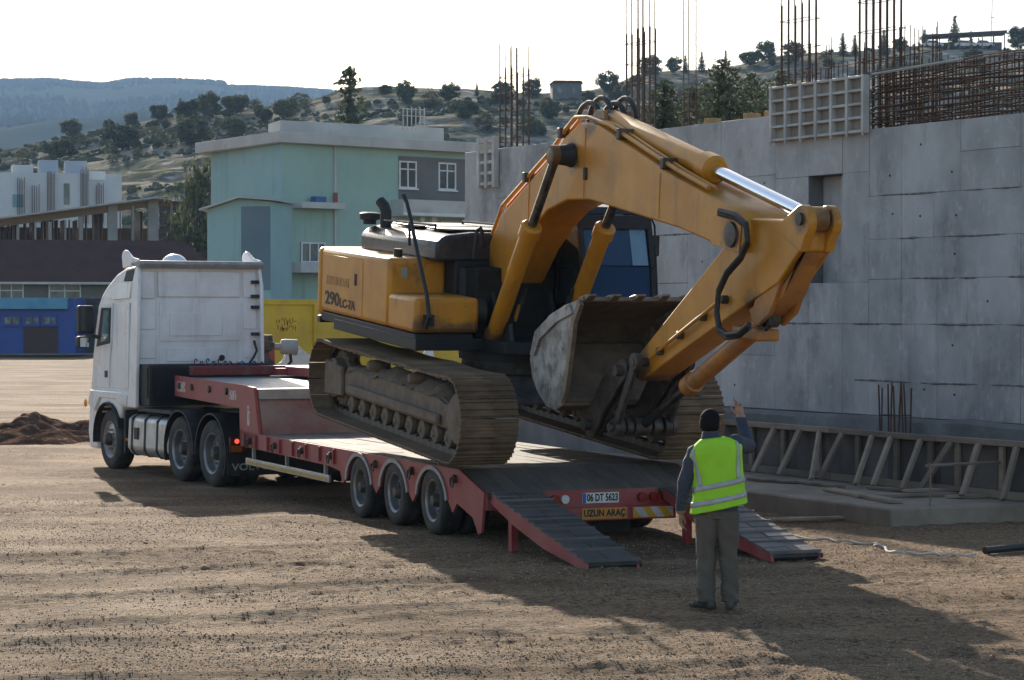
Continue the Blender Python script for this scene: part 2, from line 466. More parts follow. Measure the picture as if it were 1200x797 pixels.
xs = np.concatenate([-np.geomspace(4000, 10, 46)[:-1], np.arange(-10, 10.5, 0.05), np.geomspace(10.5, 4000, 46)])
ys = np.concatenate([np.arange(-40, 13, 4.0), np.arange(13.0, 24, 0.045), np.arange(24, 34, 0.055), np.arange(34, 60, 0.12), np.geomspace(60, 4300, 60)])
GX, GY = np.meshgrid(xs, ys)
soil = pm('dry_dirt', (0.325, 0.222, 0.135), (0.205, 0.135, 0.08), 0.55, 0.40, 0.60, rough=0.9, spec=0.06, dirt=(0.385, 0.285, 0.19), dscale=0.9, dlo=0.52, dhi=0.70, dmax=0.75, stretch=(0.45, 1.0, 1.0),
          bump=1.0, bscale=34, bdist=0.045, fine=(38, (0.10, 0.07, 0.048), 0.47, 0.60))
ground = link('ground', grid_mesh('ground', GX, GY, ground_z(GX, GY), soil))
tag(ground, kind='structure')

# --- hills
def knots(px, ks):
    return np.interp(px, [k[0] for k in ks], [k[1] for k in ks])
NEAR = [(-900, 235), (-300, 205), (0, 176), (60, 165), (130, 150), (200, 138), (260, 131), (330, 124), (400, 108), (450, 105), (530, 104), (600, 108), (640, 111), (690, 107), (760, 88), (830, 82), (900, 72), (1000, 62), (1080, 53), (1200, 54), (1500, 50), (2100, 70)]
FAR = [(-1300, 120), (-300, 96), (0, 92), (60, 91), (120, 97), (155, 91), (200, 91), (262, 94), (268, 99), (330, 101), (390, 105), (480, 112), (700, 122), (1300, 120), (2500, 130)]
Y0N, Y1N = 165.0, 430.0
def near_z(x, y):
    px = 600 + CAM_F * x / y
    cz = CAM_H + (HOR - knots(px, NEAR)) * Y1N / CAM_F
    t = np.clip((y - Y0N) / (Y1N - Y0N), 0, 1)
    prof = t ** 1.15
    z = -1.5 + (cz + 1.5) * prof
    z = np.where(y > Y1N, cz - (y - Y1N) * 0.22, z)
    amp = np.clip(t * 5, 0, 1)
    z = z + amp * (fbm(x * 0.018, y * 0.018, 4, 41) * 5.0 * (1 - t * 0.72) + fbm(x * 0.11, y * 0.11, 3, 43) * 1.5 * (1 - 0.6 * t))
    # rock ledges
    lz = z / 3.4 + fbm(x * 0.02, y * 0.02, 2, 5) * 0.8
    fr = lz - np.floor(lz)
    z = z + amp * (sstep(0.55, 0.95, fr) - fr) * 1.3 * (1 - 0.5 * t)
    return z
kk = np.linspace(-1900, 3100, 620)
yy = np.concatenate([np.linspace(160, 440, 300), np.linspace(446, 700, 26)])
KX, HY_ = np.meshgrid(kk, yy)
HX = (KX - 600) / CAM_F * HY_
hill_mat = pm('rocky_hillside', (0.38, 0.325, 0.24), (0.19, 0.175, 0.12), 0.05, 0.38, 0.58, rough=0.95, spec=0.0, dirt=(0.055, 0.062, 0.038), dscale=0.16, dlo=0.49, dhi=0.58, dmax=0.8,
              bump=1.0, bscale=0.6, bdist=0.5, fine=(0.35, (0.48, 0.45, 0.40), 0.56, 0.66))
hill = link('hillside', grid_mesh('hillside', HX, HY_, near_z(HX, HY_), hill_mat))
tag(hill, kind='structure')
Y0F, Y1F = 900.0, 3400.0
def far_z(x, y):
    px = 600 + CAM_F * x / y
    cz = CAM_H + (HOR - knots(px, FAR)) * Y1F / CAM_F - 7
    t = np.clip((y - Y0F) / (Y1F - Y0F), 0, 1)
    z = -6 + (cz + 6) * t ** 0.8
    z = np.where(y > Y1F, cz - (y - Y1F) * 0.25, z)
    return z + np.clip(t * 4, 0, 1) * (1 - t) * fbm(x * 0.0022, y * 0.0022, 4, 61) * 75
kk = np.linspace(-2300, 2900, 260)
yy = np.concatenate([np.linspace(890, 3430, 150), np.linspace(3450, 3900, 10)])
KX, HY_ = np.meshgrid(kk, yy)
ridge_mat = pm('wooded_ridge_soil', (0.05, 0.058, 0.036), (0.10, 0.095, 0.066), 0.0035, 0.60, 0.75, rough=0.95, spec=0.0, bump=0.6, bscale=0.03, bdist=6)
ridge = link('far_ridge_hill', grid_mesh('far_ridge_hill', (KX - 600) / CAM_F * HY_, HY_, far_z((KX - 600) / CAM_F * HY_, HY_), ridge_mat))
tag(ridge, kind='structure')
# far-off wood on the ridge: nobody could count it
leafdark = pm('far_wood_green', (0.05, 0.062, 0.034), (0.035, 0.048, 0.03), 0.02, rough=0.9, spec=0.1)
fr_ = np.random.RandomState(5)
N_ = 14000
fp = fr_.uniform(-350, 720, N_); fy = np.where(fr_.rand(N_) < 0.35, fr_.uniform(3250, 3420, N_), 1900 + 1520 * fr_.rand(N_) ** 0.6)
fx = (fp - 600) / CAM_F * fy
keep = (fbm(fx * 0.004, fy * 0.0025, 3, 71) > -0.12) | (fy > 3200)
fx, fy = fx[keep], fy[keep]
fz = far_z(fx, fy)
mb = MB()
for x, y, z in zip(fx, fy, fz):
    h = rng.uniform(5, 9); r = h * rng.uniform(0.28, 0.42); a0 = rng.uniform(0, 6)
    b = [(x + r * math.cos(a0 + i * 1.2566), y + r * math.sin(a0 + i * 1.2566), z + h * 0.28) for i in range(5)]
    b2 = [(x + r * 0.3 * math.cos(a0 + i * 1.2566), y + r * 0.3 * math.sin(a0 + i * 1.2566), z - 1) for i in range(5)]
    n = len(mb.v)
    mb.v.extend(b + b2 + [(x, y, z + h)])
    for i in range(5):
        k = (i + 1) % 5
        mb.f.append((n + i, n + k, n + 10)); mb.f.append((n + 5 + i, n + 5 + k, n + k, n + i))
tag(mb.build('forest', leafdark, smooth=False), 'dark green far-off wood covering the hazy ridge', 'forest', kind='stuff')

# low scrub covering the near hillside
hs_ = np.random.RandomState(15)
mb = MB(); N_ = 7000
hp_ = hs_.uniform(-120, 1320, N_); hy = 185 + 245 * hs_.rand(N_) ** 0.8; hx = (hp_ - 600) / CAM_F * hy
kp = fbm(hx * 0.03, hy * 0.03, 3, 91) > 0.0
hx, hy = hx[kp], hy[kp]; hzz = near_z(hx, hy)
for x, y, z in zip(hx, hy, hzz):
    r = rng.uniform(0.25, 0.9); h = r * rng.uniform(0.7, 1.3); a0 = rng.uniform(0, 6); n = len(mb.v)
    for lvl, rr_ in ((-0.1, 0.9), (0.45, 1.0), (0.85, 0.55)):
        for i in range(5):
            q = rr_ * r * rng.uniform(0.75, 1.2); mb.v.append((x + q * math.cos(a0 + i * 1.2566), y + q * math.sin(a0 + i * 1.2566), z + h * lvl * rng.uniform(0.85, 1.15)))
    mb.v.append((x, y, z + h * 1.05))
    for i in range(5):
        k = (i + 1) % 5
        mb.f.append((n + i, n + k, n + 5 + k, n + 5 + i)); mb.f.append((n + 5 + i, n + 5 + k, n + 10 + k, n + 10 + i)); mb.f.append((n + 10 + i, n + 10 + k, n + 15))
tag(mb.build('hillside_scrub', pm('low_scrub', (0.06, 0.068, 0.038), (0.12, 0.115, 0.065), 0.08, rough=0.9, spec=0.1), smooth=False), 'low dark scrub dotted over the rocky hillside', 'scrub', kind='stuff')

# ================================================================ concrete wall with its joints
WA = R(30.6)
WC = 21.66
wn_ = Vector((math.cos(WA), math.sin(WA)))
def wall_pt(px):
    k = (px - 600) / CAM_F
    Z = WC / (wn_.x * k + wn_.y)
    return (k * Z, Z)
WF = Facade(wall_pt(545), wall_pt(1290))
def wt(px): return WF.tz(px, 300)[0]
wall = empty('concrete_wall', WF.loc, (0, 0, WF.rz), 'tall bare grey concrete wall of cast panels with a niche, behind the excavator', 'wall')
NT0, NT1, NZ0, NZ1 = wt(947), wt(987), 3.06, 4.68
TEND = wt(1290)
TOPL, TOPR = 5.67, 5.30
TS = wt(908)                                        # the pour is lower to the right of here
mb = MB()
WF.bx(mb, 0, NT0, -0.3, TOPL - 0.01, -0.42, -0.02) if False else None
WF.bx(mb, 0, TS, -0.3, TOPL - 0.006, -0.42, -0.02)
WF.bx(mb, TS, NT0, -0.3, TOPR - 0.006, -0.42, -0.02)
WF.bx(mb, NT1, TEND, -0.3, TOPR - 0.006, -0.42, -0.02)
WF.bx(mb, NT0, NT1, -0.3, NZ0, -0.42, -0.02)
WF.bx(mb, NT0, NT1, NZ1, TOPR - 0.006, -0.42, -0.02)
WF.bx(mb, NT0, NT1, NZ0, NZ1, -0.42, -0.30)
mb.build('wall_core', M['concdark'], wall)
mb = MB(); WF.bx(mb, NT0 + 0.004, NT1 - 0.004, NZ0 + 0.004, NZ1 - 0.004, -0.299, -0.285); mb.build('niche_back', M['concrete'], wall)
mb = MB(); WF.bx(mb, NT0 + 0.50, NT0 + 0.56, NZ0 + 0.01, NZ1 - 0.01, -0.284, -0.22); mb.build('niche_rib', M['concrete'], wall)
def pxs(*a): return [wt(p) for p in a]
cols = pxs(545, 583, 625, 668, 716, 760, 806, 845, 908)
rowsL = [1.12, 1.95, 2.45, 3.1, 3.9, 4.75, TOPL]
prng = random.Random(21)
def panel(t0, t1, z0, z1):
    mb = MB(); g = prng.choice((0.0008, 0.0015, 0.004))
    WF.bx(mb, t0 + g, t1 - g, z0 + g, z1 - g, -0.02, prng.uniform(-0.003, 0.004)); mb.build('panel', M['concrete'], wall, bevel=0.004, seg=1)
for i in range(len(cols) - 1):
    rr = rowsL if i % 3 else [1.12, 2.45, 3.9, TOPL]
    for j in range(len(rr) - 1): panel(cols[i], cols[i + 1], rr[j], rr[j + 1])
# right part: columns around the niche, then wide lifts with staggered joints
for t0, t1, rr in ((TS, NT0, [1.12, 2.45, NZ0, 3.7, NZ1, TOPR]), (NT0, NT1, [1.12, 2.45, NZ0]), (NT0, NT1, [NZ1, TOPR]), (NT1, wt(1018), [1.12, 2.45, NZ0, NZ1, TOPR]),
                   (wt(1018), wt(1056), [1.12, 2.45, 3.1, 3.68, 4.31, TOPR]), (wt(1056), wt(1098), [1.12, 2.45, 3.1]), (wt(1098), wt(1133), [1.12, 2.45, 3.1]), (wt(1133), wt(1196), [1.12, 2.45, 3.1]),
                   (wt(1056), wt(1120), [3.1, 3.68]), (wt(1120), wt(1196), [3.1, 3.68]), (wt(1056), wt(1094), [3.68, 4.31]), (wt(1094), wt(1196), [3.68, 4.31]),
                   (wt(1056), wt(1125), [4.31, TOPR]), (wt(1125), wt(1196), [4.31, 4.85, TOPR]), (wt(1196), TEND, [1.12, 2.45, 3.1, 3.68, 4.31, TOPR])):
    for j in range(len(rr) - 1): panel(t0, t1, rr[j], rr[j + 1])
# crumbly pour lines and tie holes
for z0, ta, tb_, sd in ((2.45, wt(905), TEND, 1), (3.10, wt(1065), TEND, 2), (3.68, wt(1050), wt(1196), 3), (4.31, wt(1030), wt(1196), 4), (3.9, wt(560), wt(840), 5), (2.45, wt(545), wt(700), 6), (1.62, wt(1000), TEND, 7)):
    t = ta
    while t < tb_ - 0.1:
        L_ = min(prng.uniform(0.3, 1.6), tb_ - t); n = max(3, int(L_ / 0.06)); rings = []
        for i in range(n + 1):
            f = i / n; e = math.sin(f * math.pi) ** 0.4 if 0 < f < 1 else 0.05
            o = (0.006 + 0.012 * prng.random()) * e; h = (0.006 + 0.016 * prng.random()) * e; zz_ = z0 + 0.012 * float(fbm(np.array([(t + f * L_) * 1.3]), np.array([sd * 3.3]), 2, sd)[0])
            rings.append([(t + f * L_, WF.sg * 0.001, zz_ - h), (t + f * L_, WF.sg * (0.004 + o), zz_ - h * 0.3), (t + f * L_, WF.sg * (0.004 + o * 0.6), zz_ + h * 0.6), (t + f * L_, WF.sg * 0.001, zz_ + h)])
        MB().loft(rings).build('pour_ridge', M['concdark'], wall); t += L_ + prng.uniform(0.05, 0.7)
hole = MB(); hole.lathe((0, 0, 0), (0, WF.sg * 0.006, 0), [(0.017, 0), (0.017, 0.5), (0.012, 1.0), (0.008, 0.2)], 10); hole_me = hole.mesh('tie_hole', pm('tie_hole_dark', (0.05, 0.048, 0.045), rough=0.9))
for px_ in range(600, 1200, 37):
    for z0 in (1.5, 2.15, 2.8, 3.4, 4.0, 4.6, 5.0):
        t = wt(px_) + prng.uniform(-0.05, 0.05)
        if NT0 - 0.1 < t < NT1 + 0.1 and NZ0 - 0.1 < z0 < NZ1 + 0.1: continue
        if prng.random() < 0.72: continue
        link('tie_hole', hole_me, wall, (t, WF.sg * 0.003, z0 + prng.uniform(-0.04, 0.04)))
# uneven footing ledge at the bottom
mb = MB(); tt = np.linspace(0, TEND, 70); n0 = 0
top = [1.115 + 0.05 * float(fbm(np.array([t * 0.7]), np.array([3.1]), 3, 9)[0]) for t in tt]
out = [0.14 + 0.05 * float(fbm(np.array([t * 1.1]), np.array([8.1]), 3, 19)[0]) for t in tt]
sg = WF.sg
rings = [[(t, sg * 0.0005, -0.3), (t, sg * 0.0005, zt), (t, sg * o * 0.7, zt), (t, sg * o, zt - 0.06), (t, sg * (o + 0.02), -0.3)] for t, zt, o in zip(tt, top, out)]
mb.loft(rings)
mb.build('footing', M['concdark'], wall)

# ================================================================ slab and low timber formwork in front of the wall
sl = [(4.63, 28.1), (3.14, 31.06), (1.25, 34.9), (-1.6, 40.5)]
wb = [wall_pt(p) for p in (520, 1290)]
def inwall(p, d): return (p[0] - wn_.x * d, p[1] - wn_.y * d)
slab_poly = sl + [inwall(wb[0], 0.17), inwall(wb[1], 0.17), (9.4, 29.6), (6.43, 28.95)]
mb = MB()
pts = slab_poly
area = sum(pts[i][0] * pts[(i + 1) % len(pts)][1] - pts[(i + 1) % len(pts)][0] * pts[i][1] for i in range(len(pts)))
mb.prism(pts, -0.35, 0.22, 'z')
bm = bmesh.new()
me = mb.mesh('pavement_slab', M['slab'])
bm.from_mesh(me); bmesh.ops.recalc_face_normals(bm, faces=bm.faces); bm.to_mesh(me); bm.free()
slab = link('pavement_slab', me)
b = slab.modifiers.new('bevel', 'BEVEL'); b.width = 0.03; b.segments = 2
tag(slab, kind='structure')

FF = Facade((3.5 - 0.47 * 2.2, 34.9 + 0.88 * 2.2), (6.5 + 0.47 * 2.6, 29.2 - 0.88 * 2.6))
SZ = 0.223
fence = empty('timber_formwork', FF.loc, (0, 0, FF.rz), 'low weathered timber formwork with slanting braces at the foot of the concrete wall', 'formwork')
FT = (FF.P1 - FF.P0).length
ftop = 0.97
def fbeam(name, t0, z0, d0, t1, z1, d1, w, h, mat='timber'):
    mb = MB(); s = FF.sg
    mb.beam((t0, s * d0, z0), (t1, s * d1, z1), w, h, up=(0, 1, 0) if abs(z1 - z0) > 0.2 else (0, 0, 1))
    return mb.build(name, M[mat], fence, bevel=0.004, seg=1)
x = 0.0; jr = random.Random(3)
while x < FT - 0.1:
    L_ = min(2.35 + jr.uniform(-0.2, 0.2), FT - x)
    fbeam('top_rail', x + 0.004, ftop - 0.03, 0.03, x + L_ - 0.004, ftop - 0.03 + jr.uniform(-0.008, 0.008), 0.03, 0.13, 0.075)
    fbeam('bottom_rail', x + 0.004, SZ + 0.055, 0.035, x + L_ - 0.004, SZ + 0.055, 0.035, 0.06, 0.10)
    x += L_
x = 0.02
while x < FT - 0.3:
    w = min(jr.uniform(0.9, 1.25), FT - x)
    mb = MB(); FF.bx(mb, x, x + w - 0.008, SZ + 0.005, ftop - 0.075, -0.045 + jr.uniform(0, 0.008), -0.02)
    mb.build('board', M['ply'], fence); x += w
def ft(px, py=520): return FF.tz(px, py)[0]
for px in (883, 920, 962, 1008, 1053, 1093, 1125, 1177, 1222):
    t = ft(px); fbeam('post', t, SZ + 0.11, 0.03, t, ftop - 0.07, 0.03, 0.09, 0.05)
for pt_, pb_ in ((853, 838), (913, 883), (943, 913), (966, 951), (993, 960), (1028, 1003), (1050, 1023), (1085, 1058), (1121, 1078), (1153, 1128), (1198, 1176), (1240, 1215)):
    t = ft(pt_); t2 = ft(pb_) - 0.0
    dd = jr.uniform(0.35, 0.55)
    # foot pulled out from the wall: solve along the wall so that it reads at pb_
    t2 = FF.tz(pb_, 555, dd)[0]
    fbeam('brace', t, ftop - 0.06, 0.085, t2, SZ + 0.045, dd, jr.uniform(0.08, 0.1), 0.05)
# loose boards lying on the slab
def lay(name, p, q, w, h, z, mat, label, cat, group=None):
    c = ((p[0] + q[0]) / 2, (p[1] + q[1]) / 2)
    l = math.hypot(q[0] - p[0], q[1] - p[1])
    mb = MB(); n = 8
    rings = []
    for i in range(n + 1):
        x = -l / 2 + l * i / n; o = 0.006 * math.sin(i * 1.7)
        rings.append([(x, -w / 2, o), (x, w / 2, -o * 0.5), (x, w / 2, h - o * 0.5), (x, -w / 2, h + o)])
    mb.loft(rings)
    o = mb.build(name, M[mat], None, bevel=0.004, seg=1, loc=(c[0], c[1], z), rot=(0, 0, math.atan2(q[1] - p[1], q[0] - p[0])))
    return tag(o, label, cat, group)
LB = 'grey weathered board lying on the slab before the timber formwork'
for a_, b_, w, zz in (((972, 575), (1050, 590), 0.2, 0.226), ((1000, 583), (1120, 581), 0.22, 0.226), ((880, 563), (930, 567), 0.17, 0.226), ((935, 566), (985, 572), 0.18, 0.226), ((1020, 573), (1085, 579), 0.16, 0.226), ((1060, 577), (1150, 575), 0.16, 0.27), ((1110, 584), (1199, 582), 0.14, 0.226)):
    lay('loose_board', G(*a_, z=zz), G(*b_, z=zz), w, 0.04, zz, 'timber', LB, 'board', 'boards lying on the slab')
# thin stick fence at the right: one pole on a thin stake
pole = empty('stick_barrier', (*G(1090, 592, 0.23), 0.22), (0, 0, 0), 'thin stick rail on a slim upright stake at the edge of the slab', 'barrier')
pa = at_depth(1090, 546, G(1090, 592, 0.23)[1]) - Vector(pole.location)
pb = at_depth(1230, 541, 30.3) - Vector(pole.location)
MB().tube([(0, 0, 0.0), (0.01, 0, pa.z * 0.5), (0, 0, pa.z + 0.03)], 0.012, 6).build('stake', M['timber'], pole)
MB().tube([pa + Vector((-0.05, 0, 0)), (pa + pb) / 2 + Vector((0, 0, 0.015)), pb], 0.02, 6).build('rail', M['timber'], pole)
pe = pb - Vector((0.05, 0, 0)); MB().tube([(pe.x, pe.y, pe.z), (pe.x, pe.y, -0.2)], 0.012, 6).build('stake', M['timber'], pole)

# ================================================================ lettering
def lettering(name, s, size, mat, parent, origin, xdir, ydir, extrude=0.002, width=None, bold=0.0):
    cu = bpy.data.curves.new(name, 'FONT')
    cu.body = s; cu.size = size; cu.extrude = extrude; cu.align_x = 'CENTER'; cu.align_y = 'CENTER'; cu.offset = bold; cu.resolution_u = 3
    ob = bpy.data.objects.new(name, cu); COL.objects.link(ob)
    dg = bpy.context.evaluated_depsgraph_get()
    me = bpy.data.meshes.new_from_object(ob.evaluated_get(dg))
    bpy.data.objects.remove(ob); bpy.data.curves.remove(cu)
    X = Vector(xdir).normalized(); Y = Vector(ydir).normalized(); Zv = X.cross(Y)
    w = max(v.co.x for v in me.vertices) - min(v.co.x for v in me.vertices)
    sx = (width / w) if width else 1.0
    for v in me.vertices:
        c = v.co.copy(); v.co = Vector(origin) + X * c.x * sx + Y * c.y + Zv * c.z
    me.materials.clear(); me.materials.append(mat)
    return link(name, me, parent)

# ================================================================ low-bed trailer
TR = Frame(G(511.6, 627), 22.5)
TW = 2.80
def tyre_mesh(r, w, tread=True):
    mb = MB(); n = 36
    prof = [(r * 0.60, 0.06), (r * 0.64, 0.0), (r * 0.80, -0.02), (r * 0.93, 0.02), (r * 0.985, 0.10), (r, 0.17), (r, 0.32), (r * 0.97, 0.33), (r * 0.97, 0.36), (r, 0.37), (r, 0.63), (r * 0.97, 0.64), (r * 0.97, 0.67), (r, 0.68), (r, 0.83), (r * 0.985, 0.90), (r * 0.93, 0.98), (r * 0.80, 1.02), (r * 0.64, 1.0), (r * 0.60, 0.94)]
    mb.lathe((0, 0, 0), (0, w, 0), prof, n, False)
    return mb.mesh('tyre', M['tyre'])
def rim_mesh(r, w, deep=True):
    """outer face towards -y"""
    mb = MB()
    if deep:
        prof = [(r * 0.64, 0.02), (r * 0.60, 0.03), (r * 0.56, 0.10), (r * 0.54, 0.42), (r * 0.30, 0.46), (r * 0.28, 0.40), (r * 0.20, 0.40)]
    else:
        prof = [(r * 0.64, 0.02), (r * 0.60, 0.03), (r * 0.57, 0.10), (r * 0.52, 0.16), (r * 0.36, 0.10), (r * 0.30, 0.08), (r * 0.2, 0.04)]
    mb.lathe((0, 0, 0), (0, w, 0), prof, 32, False)
    y = w * prof[-1][1]
    rb = r * (0.36 if deep else 0.33)
    for i in range(10):
        a = 2 * math.pi * i / 10
        yy_ = w * (0.45 if deep else 0.10)
        mb.cyl((rb * math.cos(a), yy_, rb * math.sin(a)), (rb * math.cos(a), yy_ - 0.035, rb * math.sin(a)), 0.016, n=6)
    return mb.mesh('rim', M['rim'])
def hub_mesh(r, w, deep=True):
    mb = MB(); y = w * (0.44 if deep else 0.05)
    mb.lathe((0, y + 0.02, 0), (0, y - 0.12, 0), [(r * 0.215, 0), (r * 0.21, 0.55), (r * 0.17, 0.8), (r * 0.14, 0.98), (0.01, 1.0)], 20)
    return mb.mesh('hub', M['grease'])
def wheel(parent, loc, meshes, flip=False):
    t = link('wheel', meshes[0], parent, loc, (0, rng.uniform(0, 6), math.pi if flip else 0))
    link('rim', meshes[1], t); link('hub', meshes[2], t)
    return t

trailer = empty('lowbed_trailer', (TR.O[0], TR.O[1], 0), (0, 0, TR.rz), 'red low-bed trailer with three axles carrying the excavator', 'trailer')
DZ = 0.815
wm = (tyre_mesh(0.405, 0.27), rim_mesh(0.405, 0.27), hub_mesh(0.405, 0.27))
AX = [-2.74, -1.42, -0.10]
AX = [-2.84, -1.50, -0.16]
for ax in AX:
    zz = 0.393 + (-0.03 if ax < -2 else 0)
    wheel(trailer, (ax, 0.0, zz), wm); wheel(trailer, (ax, 0.60, zz), wm, True)
    wheel(trailer, (ax, TW - 0.60, zz), wm); wheel(trailer, (ax, TW, zz), wm, True)
    MB().cyl((ax, 0.2, zz), (ax, TW - 0.2, zz), 0.07).build('axle', M['grease'], trailer)
# side beams with scalloped wheel cut-outs
def side_profile():
    p = [(-7.5, DZ), (-8.45, 0.84), (-8.45, 0.60)]
    p += [(-4.1, 0.56), (-3.62, 0.52), (-3.52, 0.36)]
    r = 0.47
    for i, ax in enumerate(AX):
        zc = 0.375
        for k in range(9):
            a = R(168 - k * 19.5)
            p.append((ax + r * math.cos(a) * 1.08, zc + r * 0.86 * math.sin(a)))
        if i < 2: p.append(((ax + AX[i + 1]) / 2, 0.33))
    p += [(0.52, 0.30), (0.66, 0.42), (1.15, 0.30), (1.32, 0.12), (1.42, 0.15), (1.50, 0.60), (0.72, DZ)]
    return p
for y0 in (0.0, TW - 0.03):
    MB().prism(side_profile(), y0, y0 + 0.03).build('side_beam', M['red'], trailer)
    # proud rim along each wheel arch and small gussets
    for ax in AX:
        pth = []
        for k in range(11):
            a = R(172 - k * 16.4)
            pth.append((ax + 0.48 * math.cos(a) * 1.08, y0 - 0.012 if y0 == 0 else y0 + 0.042, 0.375 + 0.48 * 0.86 * math.sin(a)))
        mbx = MB()
        for a_, b_ in zip(pth[:-1], pth[1:]): mbx.beam(a_, b_, 0.05, 0.018, up=(0, 1, 0))
        mbx.build('wheel_arch', M['trim'], trailer)
for x in np.arange(-8.2, -3.6, 0.62):
    mb = MB(); mb.prism([(x, 0.60), (x + 0.03, 0.60), (x + 0.03, 0.80), (x, 0.80)], -0.035, -0.0005); mb.build('stiffener', M['red'], trailer)
for x in (-7.9, -6.6, -5.3, -4.0, -2.17, -0.83, 0.62):
    mb = MB(); mb.cyl((x, -0.001, 0.70), (x, -0.04, 0.70), 0.05, n=12); mb.tube([(x + 0.05 * math.cos(a), -0.05, 0.66 + 0.06 * math.sin(a)) for a in np.linspace(0, 6.28, 12)], 0.01, 6)
    mb.build('lashing_ring', M['grease'], trailer)
# deck boards: long planks of the well, sloped tail
prs = random.Random(5)
pw = (TW - 0.08) / 12
for i in range(12):
    y0 = 0.04 + i * pw
    x0 = -7.45
    for x1 in (-4.9 + prs.uniform(-0.5, 0.5), -2.0 + prs.uniform(-0.5, 0.5), 0.715):
        mb = MB(); mb.bx(x0 + 0.004, x1 - 0.004, y0 + 0.004, y0 + pw - 0.004, DZ - 0.045, DZ + prs.uniform(-0.004, 0.006)); mb.build('deck_plank', M['deck'], trailer, bevel=0.004, seg=1)
        x0 = x1
    z0, z1 = DZ + 0.002, 0.605
    mb = MB(); mb.prism([(0.722, z0 - 0.03), (1.495, z1 - 0.03), (1.495, z1), (0.722, z0)], y0 + 0.004, y0 + pw - 0.004); mb.build('tail_plate', M['deck'], trailer)
for y in (0.5, TW - 0.56):
    MB().bx(-8.3, 1.40, y, y + 0.06, 0.46, DZ - 0.05).build('main_beam', M['red'], trailer) if False else MB().prism([(-8.3, 0.62), (-8.3, DZ - 0.05), (0.7, DZ - 0.05), (1.40, 0.56), (1.40, 0.40), (0.3, 0.62)], y + 0.14, y + 0.20).build('main_beam', M['red'], trailer)
# side guard with yellow marking strip
sg_ = MB(); sg_.bx(-8.2, -4.15, 0.012, 0.05, 0.33, 0.43); gd = sg_.build('side_guard', M['alu'], trailer, bevel=0.006)
mk = pm('marking_yellow', (0.55, 0.33, 0.05), (0.4, 0.26, 0.07), 9, rough=0.5, dirt=DUST, dscale=6)
MB().bx(-8.12, -4.22, 0.006, 0.0115, 0.345, 0.395).build('marking_strip', mk, gd)
for x in (-8.0, -6.3, -4.5):
    MB().bx(x, x + 0.05, 0.055, 0.10, 0.36, 0.62).build('guard_bracket', M['trim'], trailer)
# gooseneck
gn = [(-12.45, 1.22), (-12.45, 1.56), (-8.3, 1.52), (-7.72, 1.50), (-7.45, 0.83), (-7.45, 0.60), (-8.45, 0.60), (-8.50, 1.17)]
for y0 in (0.0, TW - 0.05):
    MB().prism(gn, y0, y0 + 0.05).build('gooseneck_side', M['red'], trailer)
MB().prism([(-12.38, 1.42), (-12.38, 1.53), (-8.3, 1.49), (-7.76, 1.47), (-7.76, 1.38)], 0.06, TW - 0.06).build('gooseneck_top', M['trim'], trailer)
MB().prism([(-7.74, 1.46), (-7.70, 1.46), (-7.44, 0.84), (-7.44, 0.70), (-7.50, 0.70)], 0.06, TW - 0.06).build('slope_plate', pm('slope_plate_paint', (0.30, 0.20, 0.17), (0.24, 0.10, 0.09), 2.2, rough=0.7, dirt=(0.3, 0.25, 0.2), dscale=2, dlo=0.4, dhi=0.7, dmax=0.7, bump=0.1), trailer)
MB().prism([(-7.80, 1.475), (-7.66, 1.475), (-7.60, 1.33), (-7.66, 1.33)], 0.06, TW - 0.06).build('lip_plate', pm('lip_plate_dust', (0.36, 0.32, 0.26), (0.27, 0.22, 0.18), 3, rough=0.8), trailer)
for x in (-12.1, -11.3, -10.2, -9.2):
    MB().cyl((x, -0.001, 1.40), (x, -0.035, 1.40), 0.055, n=12).build('lashing_ring', M['grease'], trailer)
wl_ = pm('worn_white_print', (0.55, 0.52, 0.50), (0.33, 0.12, 0.11), 14, 0.42, 0.6, rough=0.6)
MB().bx(-12.3, -11.75, -0.004, -0.0008, 1.30, 1.47).build('sticker', wl_, trailer)
MB().bx(-9.05, -8.65, -0.004, -0.0008, 1.28, 1.42).build('sticker', wl_, trailer)
MB().bx(-8.05, -7.92, -0.004, -0.0008, 0.92, 1.22).build('sticker', wl_, trailer)
# raised red cross frame and headboard on the neck
MB().bx(-12.3, -12.05, 0.20, TW - 0.2, 1.56, 1.72).build('front_bulkhead', pm('dark_red_paint', (0.17, 0.02, 0.02), (0.12, 0.02, 0.02), 4, rough=0.5, dirt=DUST, dscale=4, dmax=0.5), trailer, bevel=0.02)
MB().bx(-11.9, -9.6, 1.75, 2.55, 1.56, 1.72).build('tool_chest', M['red'], trailer, bevel=0.02)
# tail: bumper, plates, lights
REAR = 1.5
MB().bx(REAR - 0.07, REAR, 0.03, TW - 0.03, 0.40, 0.60).build('rear_beam', M['red'], trailer, bevel=0.008)
MB().bx(REAR - 0.03, REAR + 0.03, 0.62, TW - 0.42, 0.245, 0.405).build('bumper', M['red'], trailer, bevel=0.008)
wpl = pm('plate_white', (0.7, 0.7, 0.68), (0.55, 0.54, 0.5), 8, rough=0.5)
oran = pm('sign_amber', (0.62, 0.26, 0.02), (0.5, 0.2, 0.03), 5, rough=0.5, dirt=DUST, dscale=5, dmax=0.4)
bl = pm('print_black', (0.012, 0.012, 0.012), rough=0.6)
pl = MB().bx(REAR + 0.001, REAR + 0.012, 1.20, 1.66, 0.445, 0.565).build('licence_plate', wpl, trailer, bevel=0.003)
MB().bx(REAR + 0.013, REAR + 0.015, 1.203, 1.245, 0.448, 0.562).build('plate_band', pm('plate_blue', (0.03, 0.1, 0.4), rough=0.5), pl)
lettering('lettering', '06 DT 5623', 0.115, bl, pl, (REAR + 0.0135, 1.452, 0.505), (0, 1, 0), (0, 0, 1), width=0.385, bold=0.003)
